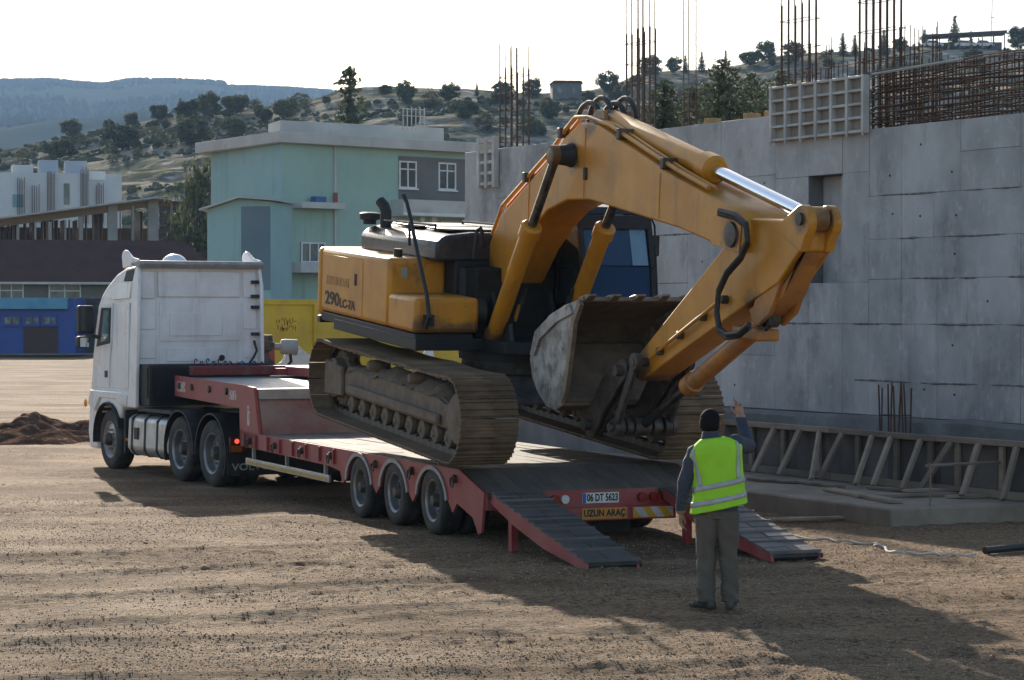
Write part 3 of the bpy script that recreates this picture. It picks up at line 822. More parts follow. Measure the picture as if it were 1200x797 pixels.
sp = MB().bx(REAR + 0.031, REAR + 0.042, 1.18, 1.75, 0.262, 0.392).build('warning_plate', oran, trailer, bevel=0.003)
lettering('lettering', 'UZUN ARAÇ', 0.105, bl, sp, (REAR + 0.0435, 1.465, 0.330), (0, 1, 0), (0, 0, 1), width=0.52, bold=0.003)
chw = pm('chevron_white', (0.6, 0.58, 0.55), (0.42, 0.4, 0.37), 6, rough=0.5); chy = pm('chevron_amber', (0.6, 0.36, 0.02), (0.5, 0.3, 0.03), 6, rough=0.5)
chr_ = pm('board_frame_red', (0.4, 0.03, 0.02), (0.33, 0.03, 0.02), 6, rough=0.5)
for y0 in (1.80, 0.48):
    cb = MB().bx(REAR + 0.031, REAR + 0.045, y0, y0 + 0.56, 0.25, 0.405).build('chevron_board', chr_, trailer, bevel=0.003)
    w0, w1, zb, zt = y0 + 0.025, y0 + 0.535, 0.268, 0.387
    for k in range(-1, 6):
        a0 = w0 + k * 0.1; a1 = a0 + 0.1; dxx = -0.09
        poly = [(a0, zb), (a1, zb), (a1 + dxx, zt), (a0 + dxx, zt)]
        # keep inside the board
        q = [(min(max(p[0], w0), w1), p[1]) for p in poly]
        if max(p[0] for p in q) - min(p[0] for p in q) < 0.02: continue
        MB().prism(q, REAR + 0.046, REAR + 0.048, 'x').build('stripe', chw if k % 2 else chy, cb)
lred = pm('lamp_red', (0.28, 0.01, 0.008), (0.2, 0.01, 0.01), 5, rough=0.25)
for yy_ in (1.95, 2.1, 2.25, 0.72, 0.86, 0.2):
    MB().cyl((REAR, yy_, 0.50), (REAR + 0.05, yy_, 0.50), 0.055, n=16).build('tail_lamp', lred, trailer)
MB().cyl((REAR, 0.98, 0.50), (REAR + 0.04, 0.98, 0.50), 0.05, n=16).build('tail_lamp', pm('lamp_white', (0.6, 0.6, 0.58), rough=0.3), trailer)
MB().bx(-0.3 + 1.0, 0.72, 0.62, TW - 0.62, 0.02, 0.5).build('mud_flap', M['black'], trailer)
# ramps
for y0 in (0.07, 2.20):
    L0, L1, zt0, zt1 = 1.52, 4.10, 0.615, 0.10
    wv = 0.60
    y0r = y0
    def zz(x): return zt0 + (zt1 - zt0) * (x - L0) / (L1 - L0)
    rp = MB().prism([(L0, zz(L0) - 0.03), (L1, zz(L1) - 0.03), (L1 + 0.02, 0.0), (L1 - 0.12, 0.0), (3.0, zz(3.0) - 0.2), (2.2, zz(2.2) - 0.19), (L0, zz(L0) - 0.13)], y0r, y0r + 0.03).build('ramp', M['red'], trailer)
    MB().prism([(L0, zz(L0) - 0.03), (L1, zz(L1) - 0.03), (L1 + 0.02, 0.0), (L1 - 0.12, 0.0), (3.0, zz(3.0) - 0.2), (2.2, zz(2.2) - 0.19), (L0, zz(L0) - 0.13)], y0r + wv - 0.03, y0r + wv).build('ramp_side', M['red'], rp)
    N_ = 14; stp = (L1 - L0) / N_
    for k in range(N_):
        a0, a1 = L0 + k * stp + 0.011, L0 + (k + 1) * stp - 0.011
        for (ya, yb) in ((y0r + 0.002, y0r + 0.275), (y0r + 0.285, y0r + wv - 0.002)):
            j = prs.uniform(-0.006, 0.004)
            MB().prism([(a0, zz(a0) - 0.03), (a1, zz(a1) - 0.03), (a1, zz(a1) - 0.006 + j), (a0, zz(a0) - 0.006 + j)], ya, yb).build('ramp_slat', M['ramp'], rp)
        if k % 2 == 1:
            MB().prism([(a1 - 0.012, zz(a1) - 0.02), (a1 + 0.008, zz(a1) - 0.02), (a1 + 0.008, zz(a1) + 0.010), (a1 - 0.012, zz(a1) + 0.012)], y0r - 0.015, y0r + wv + 0.015).build('cleat', M['ramp'], rp)
    MB().bx(2.0, 2.09, y0r + 0.02, y0r + 0.10, 0.0, zz(2.05) - 0.12).build('ramp_leg', M['red'], rp)
    MB().bx(2.0, 2.09, y0r + wv - 0.10, y0r + wv - 0.02, 0.0, zz(2.05) - 0.12).build('ramp_leg', M['red'], rp)
    MB().cyl((L0 - 0.005, y0r - 0.03, 0.565), (L0 - 0.005, y0r + wv + 0.03, 0.565), 0.035).build('hinge_pin', M['grease'], rp)
    MB().cyl((L1 - 0.02, y0r + 0.03, 0.045), (L1 - 0.02, y0r + wv + 0.03, 0.045), 0.03).build('end_tube', M['black'], rp)

# ================================================================ excavator
EU0, EZ0, EVC, ETH = -1.06, 1.035, 1.36, R(4.4)
exl = Vector((TR.O[0] + EU0 * TR.U[0] + EVC * TR.V[0], TR.O[1] + EU0 * TR.U[1] + EVC * TR.V[1], EZ0))
exc = empty('excavator', exl, (0, ETH, TR.rz), 'yellow tracked excavator tipping off the red trailer with its bucket curled in', 'excavator')
def E2(px, py, y):
    u, z = TR.pv(px, py, EVC + y); u -= EU0; z -= EZ0
    return (u * math.cos(ETH) - z * math.sin(ETH), u * math.sin(ETH) + z * math.cos(ETH))
def E3(px, py, y):
    x, z = E2(px, py, y); return (x, y, z)
# --- tracks
XF, XB, RT, ZC = 2.05, -2.58, 0.475, 0.53
def track_path(n=400):
    pts = []
    def arc(cx, a0, a1, m):
        for i in range(m): 
            a = a0 + (a1 - a0) * i / m; pts.append((cx + RT * math.cos(a), ZC + RT * math.sin(a)))
    def line(x0, x1, z, m, sag=0):
        for i in range(m):
            t = i / m; pts.append((x0 + (x1 - x0) * t, z - sag * abs(math.sin(t * math.pi * 3))))
    line(XB, XF, ZC - RT, 150); arc(XF, -math.pi / 2, math.pi / 2, 60); line(XF, XB, ZC + RT, 150, 0.02); arc(XB, math.pi / 2, 1.5 * math.pi, 60)
    return pts
path = track_path()
acc = [0]
for i in range(len(path)):
    a, b = path[i], path[(i + 1) % len(path)]
    acc.append(acc[-1] + math.hypot(b[0] - a[0], b[1] - a[1]))
PER = acc[-1]
def on_path(s):
    s %= PER
    i = int(np.searchsorted(acc, s, side='right')) - 1
    i = min(i, len(path) - 1)
    a, b = path[i], path[(i + 1) % len(path)]
    t = (s - acc[i]) / max(1e-9, acc[i + 1] - acc[i])
    return a[0] + (b[0] - a[0]) * t, a[1] + (b[1] - a[1]) * t, math.atan2(b[1] - a[1], b[0] - a[0])
NSH = 56; PIT = PER / NSH; SW = 0.70
mb = MB()      # shoe: local x along travel, outside towards -z
mb.prism([(-PIT * 0.5 + 0.004, 0.0), (-PIT * 0.5 + 0.004, -0.014), (-PIT * 0.44, -0.018), (-PIT * 0.40, -0.040), (-PIT * 0.33, -0.040), (-PIT * 0.29, -0.018), (-0.02, -0.018), (-0.012, -0.040), (0.012, -0.040), (0.02, -0.018),
          (PIT * 0.29, -0.018), (PIT * 0.33, -0.040), (PIT * 0.40, -0.040), (PIT * 0.44, -0.018), (PIT * 0.5 - 0.004, -0.014), (PIT * 0.5 - 0.004, 0.0)], -SW / 2, SW / 2)
shoe_me = mb.mesh('shoe', M['shoe'], False)
rol = MB(); rol.lathe((0, -0.13, 0), (0, 0.13, 0), [(0.03, -0.1), (0.05, 0.0), (0.11, 0.05), (0.11, 0.25), (0.085, 0.3), (0.085, 0.7), (0.11, 0.75), (0.11, 0.95), (0.05, 1.0)], 16); roller_me = rol.mesh('roller', M['mud'])
cr = MB(); cr.lathe((0, -0.12, 0), (0, 0.12, 0), [(0.05, -0.2), (0.075, 0), (0.075, 0.8), (0.05, 1)], 14); carrier_me = cr.mesh('carrier_roller', M['mud'])
link_m = MB()
for sx in (-0.07, 0.07):
    link_m.prism([(-PIT * 0.52, 0.005), (PIT * 0.45, 0.005), (PIT * 0.5, 0.055), (PIT * 0.3, 0.085), (-PIT * 0.35, 0.085), (-PIT * 0.55, 0.06)], sx - 0.02, sx + 0.02)
link_me = link_m.mesh('chain_link', M['grease'], False)
for ys in (-1.3, 1.3):
    so = -1 if ys < 0 else 1
    tf = MB()
    tf.prism([(XB + 0.52, 0.36), (XF - 0.42, 0.36), (XF - 0.30, 0.46), (XF - 0.36, 0.66), (XF - 0.62, 0.72), (-0.2, 0.74), (XB + 0.6, 0.74), (XB + 0.46, 0.62)], -0.17, 0.17)
    tf.prism([(XB + 0.7, 0.40), (XF - 0.55, 0.40), (XF - 0.55, 0.52), (XB + 0.7, 0.52)], so * 0.17, so * 0.24)
    trk = tf.build('track', M['mud'], exc, bevel=0.03, loc=(0, ys, 0))
    # mud packed along the top of the frame
    nx, ny = 46, 9; X_ = np.linspace(XB + 0.55, XF - 0.42, nx)
    vs, fs = [], []
    for i, x in enumerate(X_):
        ed = min(1.0, min(i, nx - 1 - i) / 4.0)
        for j in range(ny):
            y = -0.20 + 0.40 * j / (ny - 1); arch_ = 1 - (2 * j / (ny - 1) - 1) ** 2
            h = 0.66 + ed * (0.05 + 0.15 * arch_ * (0.55 + 0.9 * float(fbm(np.array([x * 1.7 + ys]), np.array([y * 3.0]), 3, 23)[0])) + 0.05 * float(fbm(np.array([x * 7.0]), np.array([y * 9.0 + ys]), 2, 27)[0]))
            vs.append((x, y, h))
    for i in range(nx - 1):
        for j in range(ny - 1): fs.append((i * ny + j, (i + 1) * ny + j, (i + 1) * ny + j + 1, i * ny + j + 1))
    MB().add(vs, fs).build('mud_crust', M['mud'], trk)
    for k in range(NSH):
        x, z, a = on_path((k + 0.37) * PIT)
        # outside of the belt is to the right of the direction of travel
        o = link('shoe', shoe_me, trk, (x, 0, z), (0, -a, 0))
        if so < 0 or k % 1 == 0: link('chain_link', link_me, trk, (x, 0, z), (0, -a, 0))
    for k in range(9):
        link('roller', roller_me, trk, (XB + 0.62 + k * (XF - XB - 1.1) / 8, 0, ZC - RT + 0.085 + 0.11))
    for xx in (-0.95, 0.55):
        link('carrier_roller', carrier_me, trk, (xx, so * 0.08, ZC + RT - 0.085 - 0.075))
    id_ = MB(); id_.lathe((XF, -0.10, ZC), (XF, 0.10, ZC), [(0.12, -0.7), (0.15, -0.62), (0.15, 0.0), (0.34, 0.1), (0.385, 0.2), (0.385, 0.8), (0.34, 0.9), (0.15, 1.0), (0.15, 1.6), (0.12, 1.7)], 28); id_.build('idler', M['mud'], trk)
    cv = MB(); cv.lathe((XF - 0.02, so * 0.10, ZC), (XF - 0.02, so * 0.23, ZC), [(0.30, 0), (0.29, 0.7), (0.24, 0.95), (0.1, 1.0)], 24); cv.build('idler_cover', M['mud'], trk)
    sp_ = MB(); pts = []
    for i in range(42):
        a = 2 * math.pi * i / 42; r_ = 0.385 if i % 2 == 0 else 0.33; pts.append((XB + r_ * math.cos(a), ZC + r_ * math.sin(a)))
    sp_.prism(pts, -0.04, 0.04); sp_.lathe((XB, -0.2, ZC), (XB, 0.2, ZC), [(0.16, 0), (0.26, 0.1), (0.26, 0.9), (0.16, 1)], 24); sp_.build('sprocket', M['mud'], trk)
    gcv = MB(); gcv.prism([(XB - 0.22, 0.30), (XB + 0.5, 0.34), (XB + 0.5, 0.72), (XB - 0.2, 0.76)], so * 0.16, so * 0.22); gcv.build('guard_plate', M['mud'], trk, bevel=0.02)
cbm = MB()
cbm.prism([(-0.95, 0.55), (0.95, 0.55), (0.75, 0.88), (-0.75, 0.88)], -0.7, 0.7)
for sx in (-1, 1):
    for sy in (-1, 1):
        cbm.beam((sx * 0.5, sy * 0.5, 0.74), (sx * 1.05, sy * 1.2, 0.62), 0.42, 0.24)
cbm.build('car_body', M['grease'], exc, bevel=0.02)
MB().cyl((0, 0, 0.88), (0, 0, 1.02), 0.62, n=36).build('swing_ring', M['grease'], exc)
# --- upper structure
BH = 1.47
MB().prism([(-2.6, -BH), (0.55, -BH), (0.55, -0.62), (1.15, -0.55), (1.15, 0.55), (1.35, 0.60), (1.35, BH), (-2.6, BH)], 1.17, 1.31, 'z').build('platform', M['dkgrey'], exc, bevel=0.01)
MB().cyl((0, 0, 1.02), (0, 0, 1.17), 0.66, n=36).build('turntable', M['black'], exc)
def arc_pts(cx, cy, r, a0, a1, n=8): return [(cx + r * math.cos(R(a0 + (a1 - a0) * i / n)), cy + r * math.sin(R(a0 + (a1 - a0) * i / n))) for i in range(n + 1)]
cwp = [(-3.18, -BH), (-3.18, BH)] + arc_pts(-3.28, BH - 0.18, 0.18, 90, 160, 5) + [(-3.52, 0.8), (-3.56, 0.3), (-3.56, -0.3), (-3.52, -0.8)] + arc_pts(-3.28, -BH + 0.18, 0.18, 200, 270, 5)
cwt = MB().prism(cwp, 1.30, 2.22, 'z').build('counterweight', M['yellow'], exc, bevel=0.07, seg=4)
MB().prism([(p[0] * 1.0 - 0.0, p[1] * 1.0) for p in cwp], 1.21, 1.295, 'z').build('counterweight_skirt', M['dkgrey'], exc)
XT = -0.50                                    # front of the fuel tank
pan2 = MB().bx(-3.172, XT, -BH, -0.70, 1.37, 2.22).build('side_body', M['yellow'], exc, bevel=0.06, seg=3)
pan = MB().bx(-3.05, -1.45, -BH - 0.006, -BH + 0.02, 1.42, 2.14).build('engine_door', M['yellow'], exc, bevel=0.004, seg=1)
MB().bx(-3.17, 0.50, -BH + 0.01, -0.72, 1.25, 1.365).build('skirt_strip', M['dkgrey'], exc, bevel=0.01)
tb = MB().bx(XT + 0.005, 0.50, -BH, -0.64, 1.37, 1.80).build('tool_box', M['yellow'], exc, bevel=0.06, seg=3)
MB().bx(0.501, 0.508, -BH + 0.12, -0.76, 1.43, 1.72).build('lid', M['yellow'], tb, bevel=0.003)
MB().bx(0.503, 0.530, -BH + 0.10, -BH + 0.24, 1.46, 1.60).build('latch', M['black'], tb, bevel=0.006)
MB().bx(-1.75, -1.68, -BH - 0.018, -BH - 0.007, 1.80, 1.95).build('handle', M['dkgrey'], pan, bevel=0.004)
MB().bx(XT - 0.01, XT + 0.006, -1.30, -1.22, 1.98, 2.10).build('decal', M['trim'], pan2)
lettering('lettering', '290', 0.24, bl, pan, (-2.66, -BH - 0.010, 1.56), (1, 0, 0), (0, 0, 1), width=0.60, bold=0.006)
lettering('lettering', 'LC-7A', 0.16, bl, pan, (-2.03, -BH - 0.010, 1.53), (1, 0, 0), (0, 0, 1), width=0.62, bold=0.005)
lettering('lettering', 'HYUNDAI', 0.17, pm('faded_blue_print', (0.30, 0.26, 0.24), (0.48, 0.26, 0.06), 9, 0.38, 0.56, rough=0.6), pan, (-2.45, -BH - 0.010, 1.80), (1, 0, 0), (0, 0, 1), width=0.9)
MB().cyl((XT - 0.35, -1.22, 2.20), (XT - 0.35, -1.22, 2.32), 0.055).build('filler_cap', M['black'], pan2)
# engine hood on top
hoodm = pm('hood_dark', (0.02, 0.024, 0.032), (0.03, 0.033, 0.04), 3, rough=0.28, rvar=0.08)
hd = MB(); hd.prism([(-0.98, 2.20), (-0.98, 2.42), (-0.86, 2.52), (-0.5, 2.56), (0.75, 2.56), (1.0, 2.50), (1.05, 2.20)], -3.02, -0.15, 'x')
hood = hd.build('hood', hoodm, exc, bevel=0.04, seg=3)
MB().bx(-2.6, -1.5, -0.70, 0.6, 2.563, 2.59).build('hood_lid', hoodm, hood, bevel=0.01)
MB().bx(-1.3, -0.4, -0.70, 0.6, 2.563, 2.59).build('hood_lid', hoodm, hood, bevel=0.01)
MB().bx(-2.5, -0.15, -BH + 0.75, BH, 1.2, 2.21).build('engine_bay', M['dkgrey'], exc, bevel=0.02)
ex = E3(452, 268, -0.75); MB().tube([(ex[0], ex[1], 2.5), (ex[0], ex[1], 2.72), (ex[0] - 0.03, ex[1] - 0.02, 2.80), (ex[0] - 0.10, ex[1] - 0.05, 2.86)], [0.075, 0.075, 0.075, 0.07], 14).build('exhaust_pipe', M['black'], exc)
ex = E3(433, 270, -0.85); MB().lathe((ex[0], ex[1], 2.54), (ex[0], ex[1], 2.70), [(0.09, 0), (0.09, 0.35), (0.14, 0.4), (0.14, 0.9), (0.10, 1.0)], 18).build('air_precleaner', M['black'], exc)
for y in (-0.9, 0.2):
    MB().tube([(-2.3, y, 2.56), (-2.3, y, 2.62), (-0.4, y, 2.64), (-0.4, y, 2.56)], 0.016, 6).build('hood_rail', M['dkgrey'], exc)
# mirror stay on the tank and grab rail
MB().tube([E3(499, 384, -1.36), E3(503, 372, -1.36), E3(500, 345, -1.36), E3(490, 300, -1.33), E3(481, 255, -1.30), E3(477, 238, -1.30), E3(473, 229, -1.32)], [0.03, 0.03, 0.026, 0.026, 0.026, 0.024, 0.03], 8).build('mirror_stay', M['black'], exc)
MB().tube([E3(480, 288, -1.15), E3(480, 262, -1.15)], 0.02, 6).build('aerial_post', M['black'], exc)
MB().tube([E3(555, 302, -0.62), E3(557, 285, -0.62), E3(559, 270, -0.60), E3(563, 267, -0.58), E3(565, 272, -0.56), E3(563, 290, -0.56)], 0.026, 8).build('grab_rail', M['black'], exc)
# centre section: dark pump bay, boom foot brackets
MB().bx(-0.48, 0.25, -0.60, 0.45, 1.2, 2.15).build('centre_bay', pm('pump_bay_black', (0.012, 0.012, 0.012), (0.03, 0.027, 0.024), 5, rough=0.7, spec=0.2), exc, bevel=0.03)
for y in (-0.40, 0.36):
    MB().prism([(-0.6, 1.2), (0.95, 1.2), (0.85, 1.52), (0.42, 1.62), (0.12, 2.05), (-0.2, 2.12), (-0.45, 2.0)], y, y + 0.05).build('boom_bracket', M['black'], exc, bevel=0.01)
MB().lathe((0.30, -0.72, 1.62), (0.30, -0.50, 1.62), [(0.1, 0), (0.16, 0.1), (0.16, 0.9), (0.1, 1)], 16).build('swing_motor', M['black'], exc)
MB().cyl((-0.18, -0.56, 1.45), (-0.18, -0.56, 2.12), 0.11).build('valve_block', M['black'], exc)
# --- cab
CX0, CX1, CY0, CY1, CZ0, CZ1 = -0.62, 0.90, 0.47, 1.46, 1.20, 2.86
cabp = [(CX0, CZ0), (CX1 - 0.02, CZ0), (CX1 + 0.12, 1.75), (CX1 + 0.06, 2.2), (CX1 - 0.12, CZ1 - 0.06), (CX1 - 0.22, CZ1), (CX0 + 0.06, CZ1), (CX0, CZ1 - 0.08)]
ecab = empty('cab', (0, 0, 0)); ecab.parent = exc
cabm = MB()
def post(a, b, w=0.07): cabm.beam(a, b, w, w, up=(0, 1, 0))
for y in (CY0 + 0.035, CY1 - 0.035):
    q = [(p[0], y, p[1]) for p in cabp]
    for a, b in zip(q, q[1:] + q[:1]): post(a, b)
    post((0.22, y, CZ0), (0.18, y, CZ1))
for p in (cabp[1], cabp[2], cabp[4], cabp[6], cabp[7]): post((p[0], CY0, p[1]), (p[0], CY1, p[1]))
cabm.build('cab_frame', M['dkgrey'], ecab, bevel=0.01)
MB().prism([(CX0 - 0.02, CZ1 - 0.02), (CX1 - 0.14, CZ1 - 0.02), (CX1 - 0.26, CZ1 + 0.07), (CX0 + 0.06, CZ1 + 0.07)], CY0 - 0.01, CY1 + 0.01).build('cab_roof', M['dkgrey'], ecab, bevel=0.02)
MB().prism([(CX0 + 0.04, CZ0), (CX1 - 0.06, CZ0), (CX1 + 0.08, 1.72), (CX0 + 0.04, 1.72)], CY0 + 0.01, CY0 + 0.03).build('lower_panel', M['dkgrey'], ecab)
MB().prism([(CX0 + 0.04, CZ0), (CX1 - 0.06, CZ0), (CX1 + 0.08, 1.72), (CX0 + 0.04, 1.72)], CY1 - 0.03, CY1 - 0.01).build('lower_panel', M['dkgrey'], ecab)
def pane(name, x0, z0, x1, z1, y0, y1, mat, par, th=0.012):
    return MB().prism([(x0, z0), (x0 + th, z0), (x1 + th, z1), (x1, z1)], y0, y1).build(name, mat, par)
pane('front_glass', CX1 + 0.075, 2.22, CX1 - 0.12, CZ1 - 0.10, CY0 + 0.07, CY1 - 0.07, M['blueglass'], ecab) if False else None
pane('front_glass', CX1 + 0.11, 1.80, CX1 + 0.052, 2.22, CY0 + 0.07, CY1 - 0.07, pm('blue_tinted_lower', (0.02, 0.05, 0.115), rough=0.5, spec=0.1), ecab)
pane('front_glass', CX1 + 0.040, 2.23, CX1 - 0.105, CZ1 - 0.16, CY0 + 0.07, CY1 - 0.07, M['blueglass'], ecab)
pane('blind', CX1 + 0.057, 2.235, CX1 - 0.089, CZ1 - 0.17, CY1 - 0.30, CY1 - 0.09, M['blind'], ecab, 0.004)
pane('visor', CX1 - 0.075, CZ1 - 0.19, CX1 - 0.095, CZ1 - 0.03, CY0 + 0.02, CY1 - 0.02, M['dkgrey'], ecab, 0.03)
pane('lower_front_glass', CX1 - 0.02, CZ0 + 0.1, CX1 + 0.09, 1.74, CY0 + 0.07, CY1 - 0.07, pm('matt_dark_glass', (0.02, 0.025, 0.03), rough=0.4, spec=0.15), ecab)
for y in (CY0 + 0.012, CY1 - 0.024):
    MB().prism([(0.26, 1.74), (CX1 + 0.06, 1.74), (CX1 + 0.02, 2.2), (CX1 - 0.16, CZ1 - 0.1), (0.24, CZ1 - 0.1)], y, y + 0.012).build('side_glass', M['glass'], ecab)
    MB().prism([(CX0 + 0.08, 1.74), (0.18, 1.74), (0.16, CZ1 - 0.1), (CX0 + 0.08, CZ1 - 0.1)], y, y + 0.012).build('side_glass', M['glass'], ecab)
MB().bx(CX0 + 0.05, CX0 + 0.07, CY0 + 0.05, CY1 - 0.05, CZ0 + 0.05, CZ1 - 0.05).build('rear_panel', M['dkgrey'], ecab)
mr = E2(768, 262, 1.52)
MB().tube([(CX1 - 0.15, 1.46, CZ1 - 0.18), E3(763, 255, 1.56), E3(767, 265, 1.58), E3(770, 345, 1.58), (CX1 + 0.05, 1.48, 1.7)], 0.014, 6).build('mirror_stay', M['black'], exc)
x_, y_, z_ = E3(767, 288, 1.58); MB().bx(x_ - 0.03, x_ + 0.03, y_ - 0.05, y_ + 0.06, z_ - 0.13, z_ + 0.13).build('mirror', M['black'], exc, bevel=0.02)
# --- boom
bp = [(-0.12, 1.78), (0.35, 2.02), (0.75, 2.40), (1.2, 2.70), (1.6, 2.90), (2.17, 3.04), (2.78, 3.06), (5.04, 2.84), (6.10, 2.68), (6.30, 2.66), (6.44, 2.76), (6.44, 2.92), (6.32, 3.04), (6.08, 3.11), (4.90, 3.36), (2.92, 3.90), (2.46, 3.92), (2.05, 3.76), (1.6, 3.50), (0.17, 2.52), (-0.30, 2.13), (-0.40, 1.95), (-0.30, 1.80)]
bp[19] = (0.20, 2.80); bp[20] = (-0.42, 2.20); bp[21] = (-0.45, 1.95)
boom = MB().prism(bp, -0.27, 0.27).build('boom', M['yellow'], exc, bevel=0.02, seg=2)
for y in (-0.285, 0.272):
    MB().lathe((6.20, y, 2.83), (6.20, y + (0.05 if y > 0 else -0.05) * 0.6, 2.83), [(0.13, 0), (0.12, 0.8), (0.06, 1.0)], 20).build('end_pin', M['grease'], boom)
    MB().lathe((2.28, y + (0.02 if y > 0 else 0), 3.55), (2.28, y + (0.27 if y > 0 else -0.27), 3.55), [(0.14, 0), (0.12, 0.3), (0.10, 1.0)], 16).build('cylinder_boss', M['black'], boom)
    MB().bx(2.62, 2.70, y - 0.01, y + 0.02, 3.28, 3.42).build('side_plate', M['black'], boom, bevel=0.02)
def cylinder(name, p, q, frac, r, rr, mat_body, mat_rod, par, eye=0.12, ey=0.09):
    p, q = Vector(p), Vector(q)
    m = p + (q - p) * frac
    d = (q - p).normalized()
    c = MB().lathe(p, m, [(r * 0.9, 0), (r, 0.03), (r, 0.9), (r * 1.22, 0.905), (r * 1.22, 0.985), (r * 0.95, 1.0)], 20).build(name, mat_body, par)
    MB().cyl(m - d * 0.05, q, rr, n=16).build('rod', mat_rod, c)
    for t in (p, q): MB().lathe(t + Vector((0, -ey, 0)), t + Vector((0, ey, 0)), [(eye * 0.5, 0), (eye, 0.05), (eye, 0.95), (eye * 0.5, 1)], 16).build('cylinder_eye', mat_body if name != 'bucket_cylinder' else M['grease'], c)
    return c
for y in (-0.47, 0.47):
    cylinder('boom_cylinder', (0.55, y, 1.34), (2.28, y, 3.55), 0.63, 0.105, 0.055, M['yellow'], M['oldrod'], exc, 0.11)
    for k in range(3):
        pth = [(0.82 + 0.10 * math.sin(t) + k * 0.05, y * 0.9 + (0.12 if y < 0 else -0.12) + 0.02 * k, 1.55 + 0.10 * k + 0.20 * math.sin(t * 0.9)) for t in np.linspace(0, 3.3, 9)]
        MB().tube(pth, 0.018, 6).build('hose', M['orange'] if k == 0 else M['black'], exc)
ac = cylinder('stick_cylinder', (2.75, 0, 3.95), (7.36, 0, 3.03), 0.553, 0.125, 0.066, M['yellow'], M['chrome'], exc, 0.12, 0.08)
for y in (-0.17, 0.12):
    MB().prism([(2.35, 3.85), (2.95, 3.86), (2.86, 4.06), (2.68, 4.07)], y, y + 0.05).build('cylinder_lug', M['yellow'], boom, bevel=0.01)
# pipes along the boom back
for k, y in enumerate((-0.24, -0.16, 0.16, 0.24)):
    off = 0.05
    pth = [(-0.35, y, 2.32), (0.15, y, 2.86 + off), (1.6, y, 3.55 + off), (2.0, y, 3.80 + off), (2.25, y, 3.93 + off), (2.6, y, 3.93 + off), (3.2, y, 3.84 + off), (4.9, y, 3.38 + off), (5.6, y, 3.22 + off)]
    MB().tube(pth, 0.024, 8).build('pipe', M['yellow'], boom)
for xx, zc in ((0.9, 3.23), (1.9, 3.76), (3.5, 3.76), (4.6, 3.46)):
    MB().bx(xx - 0.04, xx + 0.04, -0.29, -0.11, zc - 0.02, zc + 0.10).build('pipe_clamp', M['grease'], boom, bevel=0.01)
for k, y in enumerate((-0.12, -0.02, 0.10, 0.18)):
    h = 0.20 + 0.05 * (k % 2)
    pth = [(2.05 + 0.35 * (1 - math.cos(t)) * 0.9 + 0.1 * k, y, 3.92 + h * 1.15 * math.sin(t)) for t in np.linspace(0.05, 2.9, 14)]
    MB().tube(pth, 0.030, 8).build('hose', M['black'], boom)
for k, y in enumerate((-0.36, -0.31)):
    pth = [E3(*p, y) for p in ((843, 247), (862, 252), (874, 262), (876, 282), (868, 300), (852, 318), (842, 340), (840, 365), (843, 385), (852, 392), (866, 390), (878, 380))]
    pth = [(p[0], p[1], p[2] - 0.03 * k) for p in pth]
    MB().tube(pth, 0.028, 8).build('hose', M['black'], boom)
MB().tube([E3(*p, -0.1) for p in ((888, 380), (898, 386), (903, 380), (902, 370))], 0.022, 8).build('hose', M['black'], boom)
for xx, za, zb in ((2.62, 3.08, 3.86), (1.05, 2.66, 3.26), (4.55, 2.92, 3.40)):
    MB().tube([(xx, -0.272, za), (xx - 0.01, -0.273, (za + zb) / 2), (xx, -0.272, zb)], 0.007, 5).build('weld_seam', M['yellow'], boom)
MB().prism([(5.75, 2.72), (6.36, 2.66), (6.40, 2.98), (6.05, 3.07), (5.80, 3.0)], -0.283, -0.2715).build('doubler_plate', M['yellow'], boom, bevel=0.004, seg=1)
MB().bx(3.15, 3.27, -0.36, -0.272, 3.42, 3.53).build('work_lamp', M['black'], boom, bevel=0.015) if False else None
# --- stick
STW = 0.175
st = [(6.02, 2.98), (6.40, 3.00), (7.36, 3.00), (7.36, 2.74), (6.96, 2.40), (6.25, 2.11), (4.05, 1.16), (3.86, 1.20), (3.86, 1.36), (4.00, 1.46), (5.50, 2.46), (5.86, 2.70)]
stick = MB().prism(st, -STW, STW).build('stick', M['yellow'], exc, bevel=0.015)
for y in (-STW - 0.004, STW - 0.086):
    MB().prism([(6.85, 2.92)] + arc_pts(7.36, 3.00, 0.165, 105, -60, 8) + [(7.38, 2.72)], y, y + 0.09).build('lug', M['yellow'], stick, bevel=0.01)
MB().cyl((7.36, -STW - 0.03, 3.03), (7.36, STW + 0.03, 3.03), 0.06).build('pin', M['grease'], stick)
MB().prism([(7.28, 2.70), (7.36, 2.72), (6.98, 2.40), (6.30, 2.10), (6.36, 2.04), (6.62, 2.06), (6.99, 2.28)], -0.12, 0.12).build('front_bracket', M['orange'], stick, bevel=0.01)
for y in (-0.16, 0.11):
    MB().prism([(7.0, 2.44), (6.5, 2.22), (6.42, 2.02), (6.56, 1.96), (6.80, 2.10)], y, y + 0.05).build('cylinder_lug', M['orange'], stick, bevel=0.01)
for xx in (4.55, 5.0, 5.5, 5.95):
    zc = 1.30 + (xx - 4.05) * 0.46
    MB().lathe((xx, -STW, zc), (xx, -STW - 0.07, zc), [(0.045, 0), (0.045, 0.8), (0.03, 1)], 10).build('clamp', M['grease'], stick)
MB().tube([(4.35, -STW - 0.05, 1.44), (5.0, -STW - 0.06, 1.74), (5.95, -STW - 0.06, 2.18)], 0.02, 6).build('grease_pipe', M['yellow'], stick)
bc = cylinder('bucket_cylinder', (6.52, 0, 2.04), (3.76, 0, 0.63), 0.62, 0.092, 0.05, M['orange'], M['oldrod'], exc, 0.10, 0.08)
MB().bx(6.0, 6.5, -0.14, 0.14, 1.80, 1.93).build('valve', M['orange'], bc, bevel=0.03)
